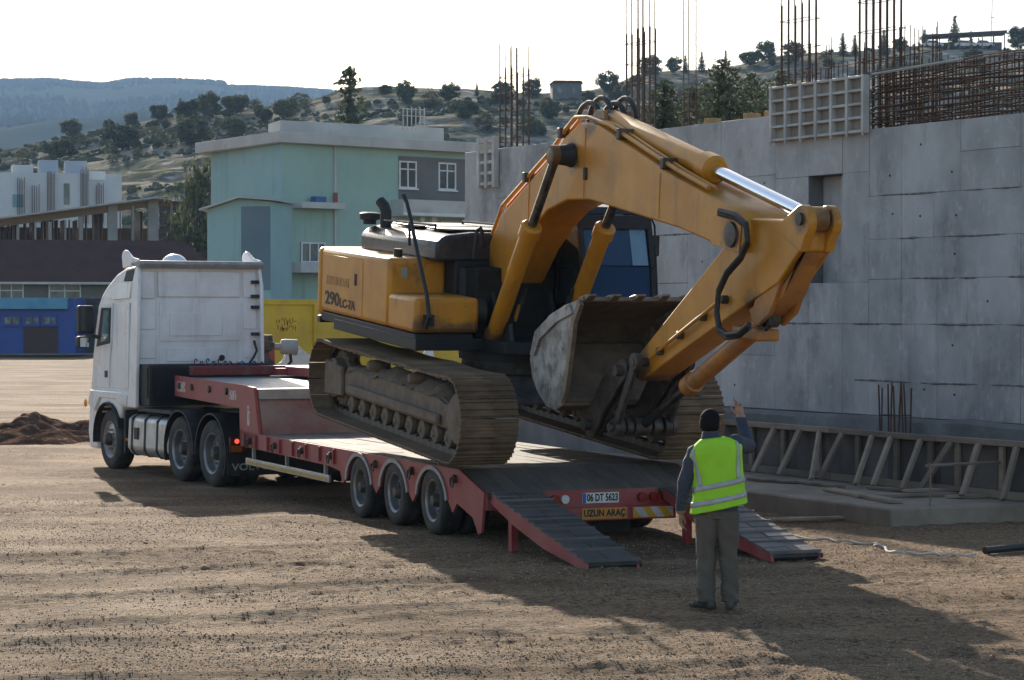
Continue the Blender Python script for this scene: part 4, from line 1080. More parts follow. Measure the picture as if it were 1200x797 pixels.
# --- bucket and links
BY = 0.66
bprof = [(3.50, 2.00), (3.10, 1.90), (2.72, 1.77), (2.42, 1.60), (2.24, 1.40), (2.20, 1.22), (2.28, 1.02), (2.46, 0.86), (2.72, 0.74), (2.95, 0.72), (3.14, 0.80)]
bk = empty('bucket', (0, 0, 0)); bk.parent = exc
inner = []
for i, p in enumerate(bprof):
    a = bprof[max(0, i - 1)]; c = bprof[min(len(bprof) - 1, i + 1)]
    d = Vector((c[0] - a[0], c[1] - a[1])).normalized()
    inner.append((p[0] - d.y * 0.035 * -1 * -1, p[1] + d.x * 0.035 * 1))
inner = []
cen = Vector((3.0, 1.35))
for i, p in enumerate(bprof):
    a = bprof[max(0, i - 1)]; c = bprof[min(len(bprof) - 1, i + 1)]
    d = Vector((c[0] - a[0], c[1] - a[1])).normalized()
    n = Vector((-d.y, d.x))
    if n.dot(cen - Vector(p)) < 0: n = -n
    inner.append((p[0] + n.x * 0.03, p[1] + n.y * 0.03))
sh = MB()
rng_ = [[(p[0], -BY, p[1]), (p[0], BY, p[1]), (q[0], BY, q[1]), (q[0], -BY, q[1])] for p, q in zip(bprof, inner)]
sh.loft(rng_)
sh.build('bucket_shell', M['bucket_in'], bk)
# wear plate outside of the shell
ro = [[(p[0] + (p[0] - q[0]) * 0.5, -BY + 0.01, p[1] + (p[1] - q[1]) * 0.5), (p[0] + (p[0] - q[0]) * 0.5, BY - 0.01, p[1] + (p[1] - q[1]) * 0.5), (p[0] + (p[0] - q[0]) * 0.06, BY - 0.01, p[1] + (p[1] - q[1]) * 0.06), (p[0] + (p[0] - q[0]) * 0.06, -BY + 0.01, p[1] + (p[1] - q[1]) * 0.06)] for p, q in zip(bprof[1:9], inner[1:9])]
MB().loft(ro).build('wear_plate', M['bucket'], bk)
sidep = bprof + [(3.26, 1.00), (3.36, 1.45), (3.42, 1.74), (3.55, 1.94)]
for y in (-BY - 0.03, BY):
    MB().prism(sidep, y + 0.0005, y + 0.0295).build('side_plate', M['bucket'], bk, bevel=0.006, seg=1)
    MB().prism([(3.14, 0.82), (3.26, 0.98), (3.36, 1.45), (3.42, 1.74), (3.57, 1.95), (3.50, 1.99), (3.34, 1.77), (3.28, 1.45), (3.18, 1.0)], y - 0.012, y + 0.042).build('edge_plate', M['tooth'], bk, bevel=0.004, seg=1)
    yo = y - 0.03 if y < 0 else y + 0.03
    MB().prism([(2.38, 1.56), (2.85, 1.80), (3.3, 1.93), (3.4, 1.84), (2.98, 1.71), (2.52, 1.48), (2.38, 1.28), (2.26, 1.28)], yo, yo + 0.03).build('side_rib', M['bucket'], bk, bevel=0.006, seg=1)
MB().prism([(3.46, 1.965), (3.56, 1.99), (3.54, 2.03), (3.43, 2.015)], -BY, BY).build('lip', M['tooth'], bk)
for k in range(5):
    yc = -BY + 0.07 + k * (2 * BY - 0.14) / 4
    d = Vector((0.95, 0, 0.28)).normalized(); n = Vector((-0.28, 0, 0.95))
    b0 = Vector((3.45, yc, 1.995)); tip = b0 + d * 0.22
    t = MB(); t.loft([[b0 + n * h + Vector((0, w, 0)) for w, h in ((-0.06, -0.04), (0.06, -0.04), (0.06, 0.03), (-0.06, 0.03))],
                      [b0 + d * 0.10 + n * h + Vector((0, w, 0)) for w, h in ((-0.05, -0.035), (0.05, -0.035), (0.05, 0.03), (-0.05, 0.03))],
                      [tip + n * h + Vector((0, w, 0)) for w, h in ((-0.045, -0.01), (0.045, -0.01), (0.045, 0.012), (-0.045, 0.012))]])
    t.build('tooth', M['tooth'], bk, bevel=0.006, seg=1)
# soil crust inside
MB().prism([(2.56, 0.92), (3.05, 0.80), (2.95, 0.98), (2.46, 1.45), (2.34, 1.30)], -BY + 0.03, BY - 0.03).build('soil_crust', M['bucket_in'], bk, bevel=0.05)
for y in (-0.34, -0.27, 0.23, 0.30):
    MB().prism([(2.76, 0.73), (3.16, 0.84), (3.40, 1.12), (3.86, 1.38)] + arc_pts(3.90, 1.26, 0.12, 90, -80, 6) + [(3.45, 0.74), (3.24, 0.46), (3.06, 0.44), (2.90, 0.58)], y, y + 0.04).build('bucket_ear', M['grease'], bk, bevel=0.01)
for c, r_ in (((3.90, 1.26), 0.06), ((3.13, 0.58), 0.065)):
    MB().cyl((c[0], -0.42, c[1]), (c[0], 0.42, c[1]), r_).build('bucket_pin', M['grease'], bk)
def linkbar(name, a, c, y, w, r_):
    a, c = Vector((a[0], 0, a[1])), Vector((c[0], 0, c[1])); d = (c - a).normalized(); n = Vector((-d.z, 0, d.x))
    m_ = MB(); m_.prism([tuple((a + n * w)[i] for i in (0, 2)), tuple((c + n * w)[i] for i in (0, 2)), tuple((c - n * w)[i] for i in (0, 2)), tuple((a - n * w)[i] for i in (0, 2))], y, y + 0.05)
    for p in (a, c): m_.cyl((p.x, y - 0.012, p.z), (p.x, y + 0.062, p.z), r_)
    return m_.build(name, M['grease'], exc, bevel=0.008, seg=1)
for y in (-0.34, 0.29): linkbar('guide_link', (4.20, 1.38), (3.76, 0.63), y, 0.055, 0.10)
for y in (-0.20, 0.15): linkbar('bucket_link', (3.13, 0.58), (3.76, 0.63), y, 0.06, 0.10)
MB().cyl((3.76, -0.40, 0.63), (3.76, 0.40, 0.63), 0.055).build('link_pin', M['grease'], exc)
for y in (-0.30, -0.12, 0.10, 0.24, 0.33):
    MB().lathe((3.76, y, 0.63), (3.76, y + 0.06, 0.63), [(0.07, 0), (0.11, 0.1), (0.11, 0.9), (0.07, 1)], 16).build('pin_collar', M['grease'], exc)
MB().cyl((4.20, -0.36, 1.38), (4.20, 0.36, 1.38), 0.05).build('link_pin', M['grease'], exc)

# ================================================================ truck tractor
TCD = 30.0
TC = Frame((-4.74, 36.26), TCD)
truck = empty('truck_tractor', (TC.O[0], TC.O[1], -0.12), (0, 0, TC.rz), 'white tractor truck with high sleeper cab coupled to the red trailer', 'truck')
CW = 2.33
cpf = [(-5.70, 0.32), (-5.80, 0.62), (-5.74, 1.02), (-5.64, 1.45), (-5.52, 1.95), (-5.36, 2.45), (-5.22, 2.85), (-5.02, 3.06), (-4.75, 3.22), (-4.35, 3.40), (-3.95, 3.50), (-3.36, 3.53), (-3.34, 1.10), (-3.98, 1.10)]
for k in range(9):
    a = R(35 + k * 18); cpf.append((-4.63 + 0.66 * math.cos(a), 0.53 + 0.62 * math.sin(a)))
cpf.append((-5.30, 0.32))
m_ = MB().prism(cpf, 0.0, CW)
def cab_taper(p):
    x, y, z = p
    k = 0.05 * max(0, min(1, (z - 2.7) / 0.8)) + 0.035 * max(0, min(1, (-4.9 - x) / 0.8))
    return (x, CW / 2 + (y - CW / 2) * (1 - k), z)
m_.v = [cab_taper(p) for p in m_.v]
cabb = m_.build('cab_body', M['white'], truck, bevel=0.045, seg=3)
fe = 0.006
door_p = [(-5.44, 1.42), (-4.58, 1.42), (-4.56, 1.95), (-4.46, 2.30), (-4.42, 2.90), (-5.02, 2.90), (-5.36, 2.12)]
m_ = MB().prism(door_p, -0.012, 0.02); m_.v = [cab_taper(p) for p in m_.v]
door = m_.build('door', M['white'], truck, bevel=0.004, seg=1)
m_ = MB().prism([(-5.25, 2.13), (-4.52, 2.20), (-4.50, 2.82), (-4.97, 2.82)], -0.018, 0.0); m_.v = [cab_taper(p) for p in m_.v]
m_.build('window', M['black'], door, bevel=0.003, seg=1)
m_ = MB().prism([(-4.98, 2.22), (-4.57, 2.25), (-4.555, 2.77), (-4.83, 2.77)], -0.022, -0.019); m_.v = [cab_taper(p) for p in m_.v]
m_.build('pane', pm('side_window_glass', (0.20, 0.30, 0.32), (0.08, 0.13, 0.15), 3, 0.4, 0.6, rough=0.1, rvar=0.03), door)
MB().bx(-4.78, -4.64, -0.02, -0.010, 1.60, 1.72).build('handle', M['black'], door, bevel=0.006)
m_ = MB().prism([(-4.40, 2.96), (-3.64, 2.98), (-3.60, 3.24), (-4.25, 3.24), (-4.85, 3.02)], -0.010, 0.02); m_.v = [cab_taper(p) for p in m_.v]
m_.build('roof_side_panel', M['white'], truck, bevel=0.006)
m_ = MB().prism([(-4.44, 1.42), (-3.66, 1.42), (-3.64, 2.90), (-4.36, 2.90), (-4.40, 2.3)], -0.008, 0.02); m_.v = [cab_taper(p) for p in m_.v]
m_.build('sleeper_panel', M['white'], truck, bevel=0.005)
m_ = MB().prism([(-5.62, 1.12), (-5.50, 1.36), (-3.98, 1.36), (-3.70, 1.32), (-3.72, 1.14), (-4.05, 1.16), (-4.20, 1.24), (-5.05, 1.24), (-5.3, 1.0)], -0.03, 0.02)
m_.build('wing', M['white'], truck, bevel=0.012)
arch = MB()
pth = [(-4.63 + 0.66 * math.cos(R(a)), 0.0, 0.53 + 0.63 * math.sin(R(a))) for a in range(20, 191, 14)]
for a_, b_ in zip(pth[:-1], pth[1:]): arch.beam((a_[0], 0.18, a_[2]), (b_[0], 0.18, b_[2]), 0.02, 0.46, up=(0, 1, 0))
arch.build('wheel_arch', M['black'], truck)
m_ = MB().prism([(-3.98, 3.27), (-3.38, 3.27), (-3.37, 3.49), (-3.86, 3.47)], -0.012, 0.05); m_.v = [cab_taper(p) for p in m_.v]
m_.build('roof_intake', M['black'], truck, bevel=0.02)
# side air deflector at the rear edge
m_ = MB().prism([(-3.60, 1.12), (-3.24, 1.12), (-3.20, 3.20), (-3.28, 3.56), (-3.36, 3.56), (-3.52, 3.2)], -0.03, 0.035); m_.v = [cab_taper(p) for p in m_.v]
m_.build('side_deflector', M['white'], truck, bevel=0.015)
m_ = MB().prism([(-3.60, 1.12), (-3.24, 1.12), (-3.20, 3.20), (-3.28, 3.56), (-3.36, 3.56), (-3.52, 3.2)], CW - 0.035, CW + 0.03); m_.v = [cab_taper(p) for p in m_.v]
m_.build('side_deflector', M['white'], truck, bevel=0.015)
# pressed panels of the rear wall
def rz_(py): return 3.63 - (py - 305) * 0.01458
def ry_(px): return 0.04 + (px - 160) / 143 * 2.25
for (x0, y0, x1, y1, dp) in ((163, 318, 180, 350, .022), (184, 318, 280, 348, .022), (284, 318, 298, 348, .012), (163, 354, 181, 386, .012), (163, 392, 181, 420, .012), (284, 354, 299, 386, .012), (284, 392, 299, 420, .012), (186, 355, 280, 400, .008), (194, 408, 264, 424, .012)):
    pp = MB().bx(-3.342, -3.342 + dp, ry_(x0), ry_(x1), rz_(y1), rz_(y0)).build('rear_panel', M['white'], truck, bevel=0.012, seg=2)
MB().bx(-3.333, -3.318, ry_(197), ry_(259), rz_(394), rz_(367)).build('rear_panel', M['white'], truck, bevel=0.007, seg=2)
MB().cyl((-3.34, ry_(258), rz_(420)), (-3.30, ry_(258), rz_(420)), 0.05).build('rear_cap', M['black'], truck)
for py in (347, 360, 392, 330):
    MB().bx(-3.33, -3.22, ry_(293), ry_(300), rz_(py + 2), rz_(py - 2)).build('hinge', M['black'], truck)
MB().tube([(-3.30, ry_(296), rz_(400)), (-3.22, ry_(297), rz_(412)), (-3.18, ry_(292), rz_(420)), (-3.10, ry_(284), rz_(428))], 0.022, 7).build('air_hose', M['black'], truck)
for k, cm in enumerate((pm('hose_red', (0.25, 0.03, 0.02), rough=0.5), pm('hose_blue', (0.03, 0.07, 0.2), rough=0.5), M['black'])):
    yb = ry_(224 + 14 * k); pth = []
    for i in range(60):
        a = i * 0.75; f = i / 59
        pth.append((-3.26 + 1.3 * f, yb + 0.05 * math.cos(a) + 0.2 * f, 1.90 - 0.20 * math.sin(math.pi * f) * 0.5 + 0.05 * math.sin(a)))
    MB().tube(pth, 0.011, 5).build('coiled_hose', cm, truck)
# roof wing with its round end fins
m_ = MB().prism([(-3.62, 3.54), (-3.20, 3.50), (-3.14, 3.57), (-3.20, 3.62), (-3.55, 3.60)], 0.02, CW - 0.02); m_.build('roof_wing', M['trim'], truck, bevel=0.015)
fin = [(-3.98, 3.50)] + [(-3.86 + 0.17 * math.cos(R(a)), 3.68 + 0.13 * math.sin(R(a))) for a in range(170, 20, -25)] + [(-3.55, 3.68), (-3.25, 3.64), (-3.25, 3.54)]
MB().prism(fin, 0.02, 0.07).build('roof_fin', M['white'], truck, bevel=0.015); MB().prism(fin, CW - 0.07, CW - 0.02).build('roof_fin', M['white'], truck, bevel=0.015)
MB().ell((-3.7, 0.86, 3.58), (0.22, 0.22, 0.17), 20, 12).build('roof_dome', M['white'], truck)
# mirrors
mh = MB().bx(-5.30, -5.12, -0.36, -0.08, 2.36, 2.86).build('mirror', M['black'], truck, bevel=0.04, seg=3)
MB().bx(-5.118, -5.112, -0.33, -0.11, 2.42, 2.82).build('mirror_face', M['glass'], mh)
mh = MB().bx(-5.30, -5.10, -0.38, -0.16, 2.10, 2.32).build('mirror', M['black'], truck, bevel=0.05, seg=3)
MB().bx(-5.098, -5.092, -0.35, -0.19, 2.13, 2.29).build('mirror_face', M['mirror'], mh)
MB().tube([(-5.2, -0.1, 2.33), (-5.15, 0.0, 2.30), (-5.0, 0.06, 2.28)], 0.035, 8).build('mirror_arm', M['black'], truck)
MB().ell((-5.72, -0.03, 1.12), (0.05, 0.03, 0.07), 10, 7).build('indicator_lamp', pm('lamp_amber', (0.7, 0.28, 0.02), rough=0.3), truck)
# chassis, dark box behind the cab, tank, fifth wheel
for y in (0.70, 1.52):
    MB().bx(-5.4, 0.95, y, y + 0.09, 0.80, 1.08).build('chassis_rail', M['black'], truck, bevel=0.01)
bxk = MB().bx(-3.30, -2.82, 0.06, CW - 0.06, 1.16, 1.86).build('storage_box', M['black'], truck, bevel=0.015)
MB().bx(-3.24, -2.88, 0.045, 0.059, 1.30, 1.52).build('box_lid', M['dkgrey'], bxk); MB().bx(-3.24, -2.88, 0.045, 0.059, 1.55, 1.80).build('box_lid', M['dkgrey'], bxk)
MB().bx(-2.815, -2.80, 0.12, CW - 0.5, 1.25, 1.80).build('box_back', M['dkgrey'], bxk)
MB().bx(-3.30, -1.75, 0.03, 0.66, 1.06, 1.12).build('step_plate', M['black'], truck, bevel=0.01)
tk = [(0.02, 0.42), (0.10, 0.30), (0.60, 0.30), (0.68, 0.38), (0.68, 0.92), (0.60, 1.0), (0.14, 1.0), (0.04, 0.92)]
tank = MB().prism(tk, -3.78, -1.92, 'x').build('fuel_tank', M['alu'], truck, bevel=0.05, seg=3)
for x in (-3.58, -2.98, -2.42):
    MB().prism([(y if y > 0.05 else y - 0.012, z + (0.008 if z > 0.9 else -0.008 if z < 0.4 else 0)) for y, z in tk], x, x + 0.06, 'x').build('tank_strap', M['black'], tank)
MB().bx(-3.42, -3.24, 0.008, 0.03, 0.58, 0.78).build('tank_step', M['black'], tank, bevel=0.006)
MB().bx(-3.93, -3.86, 0.02, 0.42, 0.32, 1.06).build('mud_flap', M['black'], truck, bevel=0.01)
MB().ell((-3.84, 0.05, 0.55), (0.02, 0.03, 0.03), 8, 6).build('marker_lamp', pm('lamp_amber', (0.7, 0.28, 0.02)), truck)
MB().bx(-1.4, 0.5, 0.72, 1.62, 1.09, 1.16).build('fifth_wheel', M['grease'], truck, bevel=0.02)
tm = (tyre_mesh(0.525, 0.31), rim_mesh(0.525, 0.31), hub_mesh(0.525, 0.31))
tmf = (tm[0], rim_mesh(0.525, 0.31, False), hub_mesh(0.525, 0.31, False))
def rim_of(i): return i
for x, ms, dual in ((-4.63, tmf, False), (-1.34, tm, True), (0.0, tm, True)):
    wheel(truck, (x, 0.02 if not dual else 0.0, 0.52), ms); wheel(truck, (x, CW + 0.14, 0.52), ms, True)
    if dual:
        wheel(truck, (x, 0.68, 0.52), ms, True); wheel(truck, (x, CW + 0.14 - 0.68, 0.52), ms)
    MB().cyl((x, 0.2, 0.52), (x, CW, 0.52), 0.09).build('axle', M['grease'], truck)
for x in (-1.34, 0.0):
    for y0 in (-0.02, CW - 0.5):
        fd = MB()
        ro_, ri_ = 0.635, 0.61
        angs = list(range(200, -16, -12)) if x < -1 else list(range(185, -36, -12))
        rings = [[(x + r_ * math.cos(R(a)), y, 0.52 + r_ * math.sin(R(a))) for r_, y in ((ro_, y0), (ro_, y0 + 0.66), (ri_, y0 + 0.66), (ri_, y0))] for a in angs]
        fd.loft(rings); fd.build('mudguard', M['black'], truck)
MB().bx(0.64, 0.66, 0.0, CW + 0.1, 0.20, 0.66).build('mud_flap', M['black'], truck)
lettering('lettering', 'VOLVO', 0.15, pm('worn_white_letters', (0.5, 0.5, 0.5), (0.2, 0.19, 0.18), 10, rough=0.6), truck, (0.664, 0.40, 0.33), (0, 1, 0), (0, 0, 1), width=0.66, bold=0.004)
lb = MB().bx(0.66, 0.72, 0.02, 0.30, 0.55, 0.80).build('rear_lamp', pm('lamp_dark_red', (0.10, 0.01, 0.008), (0.06, 0.01, 0.01), 5, rough=0.3), truck, bevel=0.01)
glow = bpy.data.materials.new('lit_red_lamp'); glow.use_nodes = True
glow.node_tree.nodes['Principled BSDF'].inputs['Base Color'].default_value = (0.6, 0.02, 0.01, 1)
glow.node_tree.nodes['Principled BSDF'].inputs['Emission Color'].default_value = (1, 0.06, 0.03, 1)
glow.node_tree.nodes['Principled BSDF'].inputs['Emission Strength'].default_value = 1.2
MB().cyl((0.72, 0.13, 0.74), (0.735, 0.13, 0.74), 0.035).build('lit_lamp', glow, lb)
MB().bx(0.721, 0.73, 0.04, 0.22, 0.57, 0.67).build('amber_lens', pm('lens_amber', (0.45, 0.13, 0.01), (0.3, 0.1, 0.01), 5, rough=0.3), lb)
# hydraulic power pack on the trailer neck
pk = MB().bx(-12.60, -11.75, 1.6, 2.3, 1.57, 1.68).build('power_pack', M['red'], trailer, bevel=0.01)
x0, y0 = TR.pv(312, 410, 2.0)[0], 2.0
MB().lathe((x0, y0, 1.68), (x0, y0, 2.22), [(0.17, 0), (0.14, 0.2), (0.12, 0.45), (0.15, 0.5), (0.15, 0.75), (0.12, 0.8), (0.11, 1.0)], 16).build('engine', M['grease'], pk)
c1 = TR.pv(327, 405, 1.95); c2 = TR.pv(347, 406, 1.95)
MB().lathe((x0, 2.02, 2.02), (x0 + 0.10, 2.55, 2.00), [(0.06, 0), (0.06, 0.4), (0.13, 0.45), (0.14, 0.6), (0.14, 0.97), (0.10, 1.0)], 18).build('air_filter', M['trim'], pk)
MB().tube([(x0 + 0.1, 2.4, 1.95), (x0 + 0.12, 2.42, 1.75), (x0 + 0.05, 2.3, 1.6)], 0.03, 8).build('pipe', M['black'], pk)
MB().bx(x0 - 0.1, x0 + 0.13, 2.0, 2.12, 1.75, 2.0).build('engine_cover', M['red'], pk, bevel=0.02)
for k, (ya, yb) in enumerate(((0.9, 1.5), (1.1, 1.7), (1.3, 1.9))):
    MB().tube([(-13.1, ya + 0.4, 1.75), (-12.9, ya + 0.5, 1.62), (-12.6, yb, 1.70), (-12.3, yb, 1.6)], 0.018, 6).build('air_hose', M['black'], trailer)

# ================================================================ man in the hi-vis vest
PX, PY = (843 - 600) / CAM_F * 20.1, 20.1
MZ = gz(PX, PY) + 0.012
man = empty('person', (PX, PY, MZ), (0, 0, -math.atan2(PX, PY)), 'person seen from behind in a lime hi-vis vest raising one hand before the ramps', 'person')
def capsule(mb, pts, rs, n=16):
    pts = [Vector(p) for p in pts]
    for i in range(len(pts) - 1): mb.cyl(pts[i], pts[i + 1], rs[i], rs[i + 1], n)
    for p, r_ in zip(pts, rs): mb.ell(p, (r_, r_, r_), n, 10)
def ering(c, hw, hd, z, n=32, p=2.3, tilt=0.0):
    r_ = []
    for i in range(n):
        a = 2 * math.pi * i / n; ca, sa = math.cos(a), math.sin(a)
        x = hw * math.copysign(abs(ca) ** (2 / p), ca); y = hd * math.copysign(abs(sa) ** (2 / p), sa)
        r_.append((c[0] + x, c[1] + y, z + tilt * x))
    return r_
bd = MB()
TL = 0.22
# each volume closed; a voxel remesh fuses them into one skin
bd.loft([ering((-0.02, 0), 0.172, 0.115, 0.80), ering((-0.02, 0), 0.185, 0.13, 0.88), ering((-0.015, 0), 0.18, 0.13, 1.00, tilt=0.1), ering((-0.01, 0), 0.185, 0.125, 1.12, tilt=TL), ering((-0.02, 0), 0.205, 0.125, 1.27, tilt=TL), ering((-0.035, 0), 0.215, 0.115, 1.38, tilt=TL), ering((-0.045, 0), 0.18, 0.10, 1.44, tilt=TL), ering((-0.06, 0), 0.10, 0.085, 1.495, tilt=0.15), ering((-0.075, 0.005), 0.066, 0.066, 1.53), ering((-0.078, 0.01), 0.056, 0.06, 1.60)])
capsule(bd, [(-0.205, 0, 1.36), (-0.30, -0.01, 1.10), (-0.335, 0.03, 0.87)], [0.084, 0.064, 0.046])          # left arm hangs
capsule(bd, [(0.14, 0.02, 1.45), (0.255, 0.22, 1.42), (0.19, 0.34, 1.66)], [0.086, 0.066, 0.048])             # right arm raised
# head, jaw, nose, ears
bd.ell((-0.082, 0.015, 1.645), (0.085, 0.102, 0.106), 22, 16)
bd.ell((-0.082, 0.05, 1.585), (0.055, 0.062, 0.055), 16, 10)
bd.ell((-0.082, 0.118, 1.625), (0.014, 0.022, 0.026), 10, 8)
for s in (-1, 1): bd.ell((-0.082 + s * 0.081, 0.01, 1.63), (0.012, 0.022, 0.033), 10, 8)
# legs in loose trousers
for hip, knee, ank, sgn in (((-0.108, 0.0, 0.84), (-0.115, 0.015, 0.46), (-0.11, -0.01, 0.10), -1), ((0.068, 0.0, 0.84), (0.082, 0.02, 0.46), (0.098, 0.02, 0.10), 1)):
    rs = [(0.112, 0.125), (0.098, 0.108), (0.082, 0.088), (0.080, 0.09), (0.076, 0.088), (0.078, 0.092), (0.080, 0.098)]
    zs = [0.84, 0.68, 0.52, 0.42, 0.28, 0.16, 0.07]
    rings = []
    for (hw, hd), z in zip(rs, zs):
        if z > 0.46: t = (0.84 - z) / 0.38; c = [hip[i] + (knee[i] - hip[i]) * t for i in range(2)]
        else: t = (0.46 - z) / 0.36; c = [knee[i] + (ank[i] - knee[i]) * min(1, t) for i in range(2)]
        rings.append(ering(c, hw, hd, z, 28, 2.2))
    bd.loft(rings[::-1])
    for k in range(7):                                                     # folds
        z = rng.uniform(0.10, 0.30) if k < 4 else rng.uniform(0.40, 0.72)
        t = 0 if z > 0.46 else 1
        c = knee if z > 0.3 else ank
        bd.ell((c[0] + rng.uniform(-0.02, 0.02), c[1] - 0.03, z), (0.075, 0.06, 0.016), 14, 8, Matrix.Rotation(rng.uniform(-0.5, 0.5), 3, 'Y'))
    d = Vector((-0.66, 0.75, 0)) if sgn < 0 else Vector((0.1, 1, 0))
    d.normalize(); s_ = Vector((-d.y, d.x, 0))
    a0 = Vector((ank[0], ank[1], 0))
    for off, hw, hh, zz_ in ((-0.06, 0.042, 0.05, 0.05), (0.0, 0.044, 0.058, 0.06), (0.06, 0.046, 0.048, 0.05), (0.12, 0.05, 0.038, 0.04), (0.165, 0.045, 0.03, 0.032)):
        c = a0 + d * off
        bd.ell((c.x, c.y, zz_), (0.062, hw, hh), 16, 10, Matrix.Rotation(math.atan2(d.y, d.x), 3, 'Z'))
# jacket folds on the arms
for k in range(6):
    t = k / 6; bd.ell((-0.22 - 0.11 * t, -0.02, 1.30 - 0.42 * t), (0.062 - 0.02 * t, 0.05, 0.012), 14, 8, Matrix.Rotation(0.5 + 0.2 * math.sin(k * 2), 3, 'Y'))
for k in range(4):
    t = k / 4; bd.ell((0.255 - 0.06 * t, 0.23 + 0.1 * t, 1.45 + 0.2 * t), (0.056 - 0.01 * t, 0.055 - 0.01 * t, 0.012), 14, 8, Matrix.Rotation(-0.3, 3, 'Y'))
# hands: palm, four unequal bent fingers, thumb off the side of the palm
def hand(w, down, side, back, curl):
    """w wrist, down along the hand, side towards the thumb, back away from the palm"""
    w, down, side, back = Vector(w), Vector(down).normalized(), Vector(side).normalized(), Vector(back).normalized()
    pm_ = w + down * 0.055
    rot = Matrix((side, back, down)).transposed()
    bd.ell(pm_, (0.042, 0.019, 0.055), 16, 10, rot)
    capsule(bd, [w - down * 0.05, w + down * 0.01], [0.032, 0.029], 12)
    for i, (off, L_, c) in enumerate(((0.028, 0.075, curl[0]), (0.009, 0.085, curl[1]), (-0.010, 0.078, curl[2]), (-0.028, 0.062, curl[3]))):
        p = w + down * 0.095 + side * off
        q = [p]; ang = 0.0; seg = (0.45, 0.32, 0.23)
        for s in seg:
            ang += c
            dirv = down * math.cos(ang) - back * math.sin(ang) + side * off * 1.5
            q.append(q[-1] + dirv.normalized() * L_ * s)
        capsule(bd, q, [0.0095, 0.009, 0.0085, 0.0075], 10)
    p = w + down * 0.03 + side * 0.030
    capsule(bd, [p, p + side * 0.028 + down * 0.022 - back * 0.012, p + side * 0.034 + down * 0.055 - back * 0.022, p + side * 0.030 + down * 0.078 - back * 0.028], [0.014, 0.011, 0.010, 0.008], 10)
hand((-0.338, 0.035, 0.85), (0.03, 0.05, -1), (0.2, 1, 0.05), (-1, 0.2, 0), (0.28, 0.34, 0.40, 0.45))
hand((0.188, 0.345, 1.675), (-0.18, 0.05, 1), (-0.9, 0.3, -0.15), (0.25, 0.9, 0), (0.06, 0.45, 0.75, 0.8))
tmp = link('body_tmp', bd.mesh('body_tmp', None, True))
rm = tmp.modifiers.new('r', 'REMESH'); rm.mode = 'VOXEL'; rm.voxel_size = 0.0062; rm.adaptivity = 0
sm = tmp.modifiers.new('s', 'SMOOTH'); sm.factor = 0.5; sm.iterations = 4
dg = bpy.context.evaluated_depsgraph_get()
bme = bpy.data.meshes.new_from_object(tmp.evaluated_get(dg))
bpy.data.objects.remove(tmp)
skin = pm('skin', (0.36, 0.2, 0.14), (0.30, 0.16, 0.11), 8, rough=0.55)
jack = pm('navy_jacket', (0.036, 0.042, 0.062), (0.05, 0.056, 0.078), 9, rough=0.85, bump=0.5, bscale=16, bdist=0.02)
trou = pm('brown_trousers', (0.095, 0.080, 0.062), (0.125, 0.105, 0.082), 5, rough=0.9, bump=0.5, bscale=9, bdist=0.03)
shoem = pm('dark_shoes', (0.028, 0.026, 0.024), (0.05, 0.045, 0.04), 9, rough=0.7, dirt=DUST, dscale=8, dmax=0.5)
nrm = np.zeros(len(bme.vertices) * 3); bme.vertices.foreach_get('normal', nrm); nrm = nrm.reshape(-1, 3)
cov = np.zeros(len(bme.vertices) * 3); bme.vertices.foreach_get('co', cov); cov = cov.reshape(-1, 3)
ang_ = np.arctan2(cov[:, 1], cov[:, 0] + 0.02) * 0.25 + cov[:, 0] * 2
fold = fbm(ang_ * 6 + cov[:, 2] * 5, cov[:, 2] * 9 - cov[:, 0] * 8, 3, 77) + 0.6 * np.sin((cov[:, 2] * 1.0 + cov[:, 0] * 0.9 + 0.12 * fbm(cov[:, 0] * 9, cov[:, 2] * 4, 2, 5)) * 34)
am = np.where((cov[:, 2] > 0.09) & (cov[:, 2] < 0.86) & (np.abs(cov[:, 0] + 0.02) < 0.245), 0.0085 * (0.55 + 0.9 * np.exp(-((cov[:, 2] - 0.14) / 0.12) ** 2) + 0.6 * np.exp(-((cov[:, 2] - 0.46) / 0.1) ** 2)), np.where((cov[:, 2] >= 0.9) & (cov[:, 2] < 1.5) | ((cov[:, 1] > 0.12) & (cov[:, 2] < 1.63) & (cov[:, 2] > 1.2)), 0.006, 0.0))
cov += nrm * (am * fold)[:, None]
bme.vertices.foreach_set('co', cov.ravel()); bme.update()
bme.materials.clear()
for m in (jack, trou, shoem, skin): bme.materials.append(m)
for p in bme.polygons:
    c = p.center
    if c.z < 0.085 and (c.z < 0.055 or True): mi = 2
    elif c.z < 0.868 and abs(c.x + 0.02) < 0.245: mi = 1
    elif c.x < -0.27 and c.z < 0.862: mi = 3
    elif c.y > 0.25 and c.z > 1.672: mi = 3
    elif c.z > 1.54 and c.y < 0.2: mi = 3
    else: mi = 0
    p.material_index = mi; p.use_smooth = True
body = link('body', bme, man)
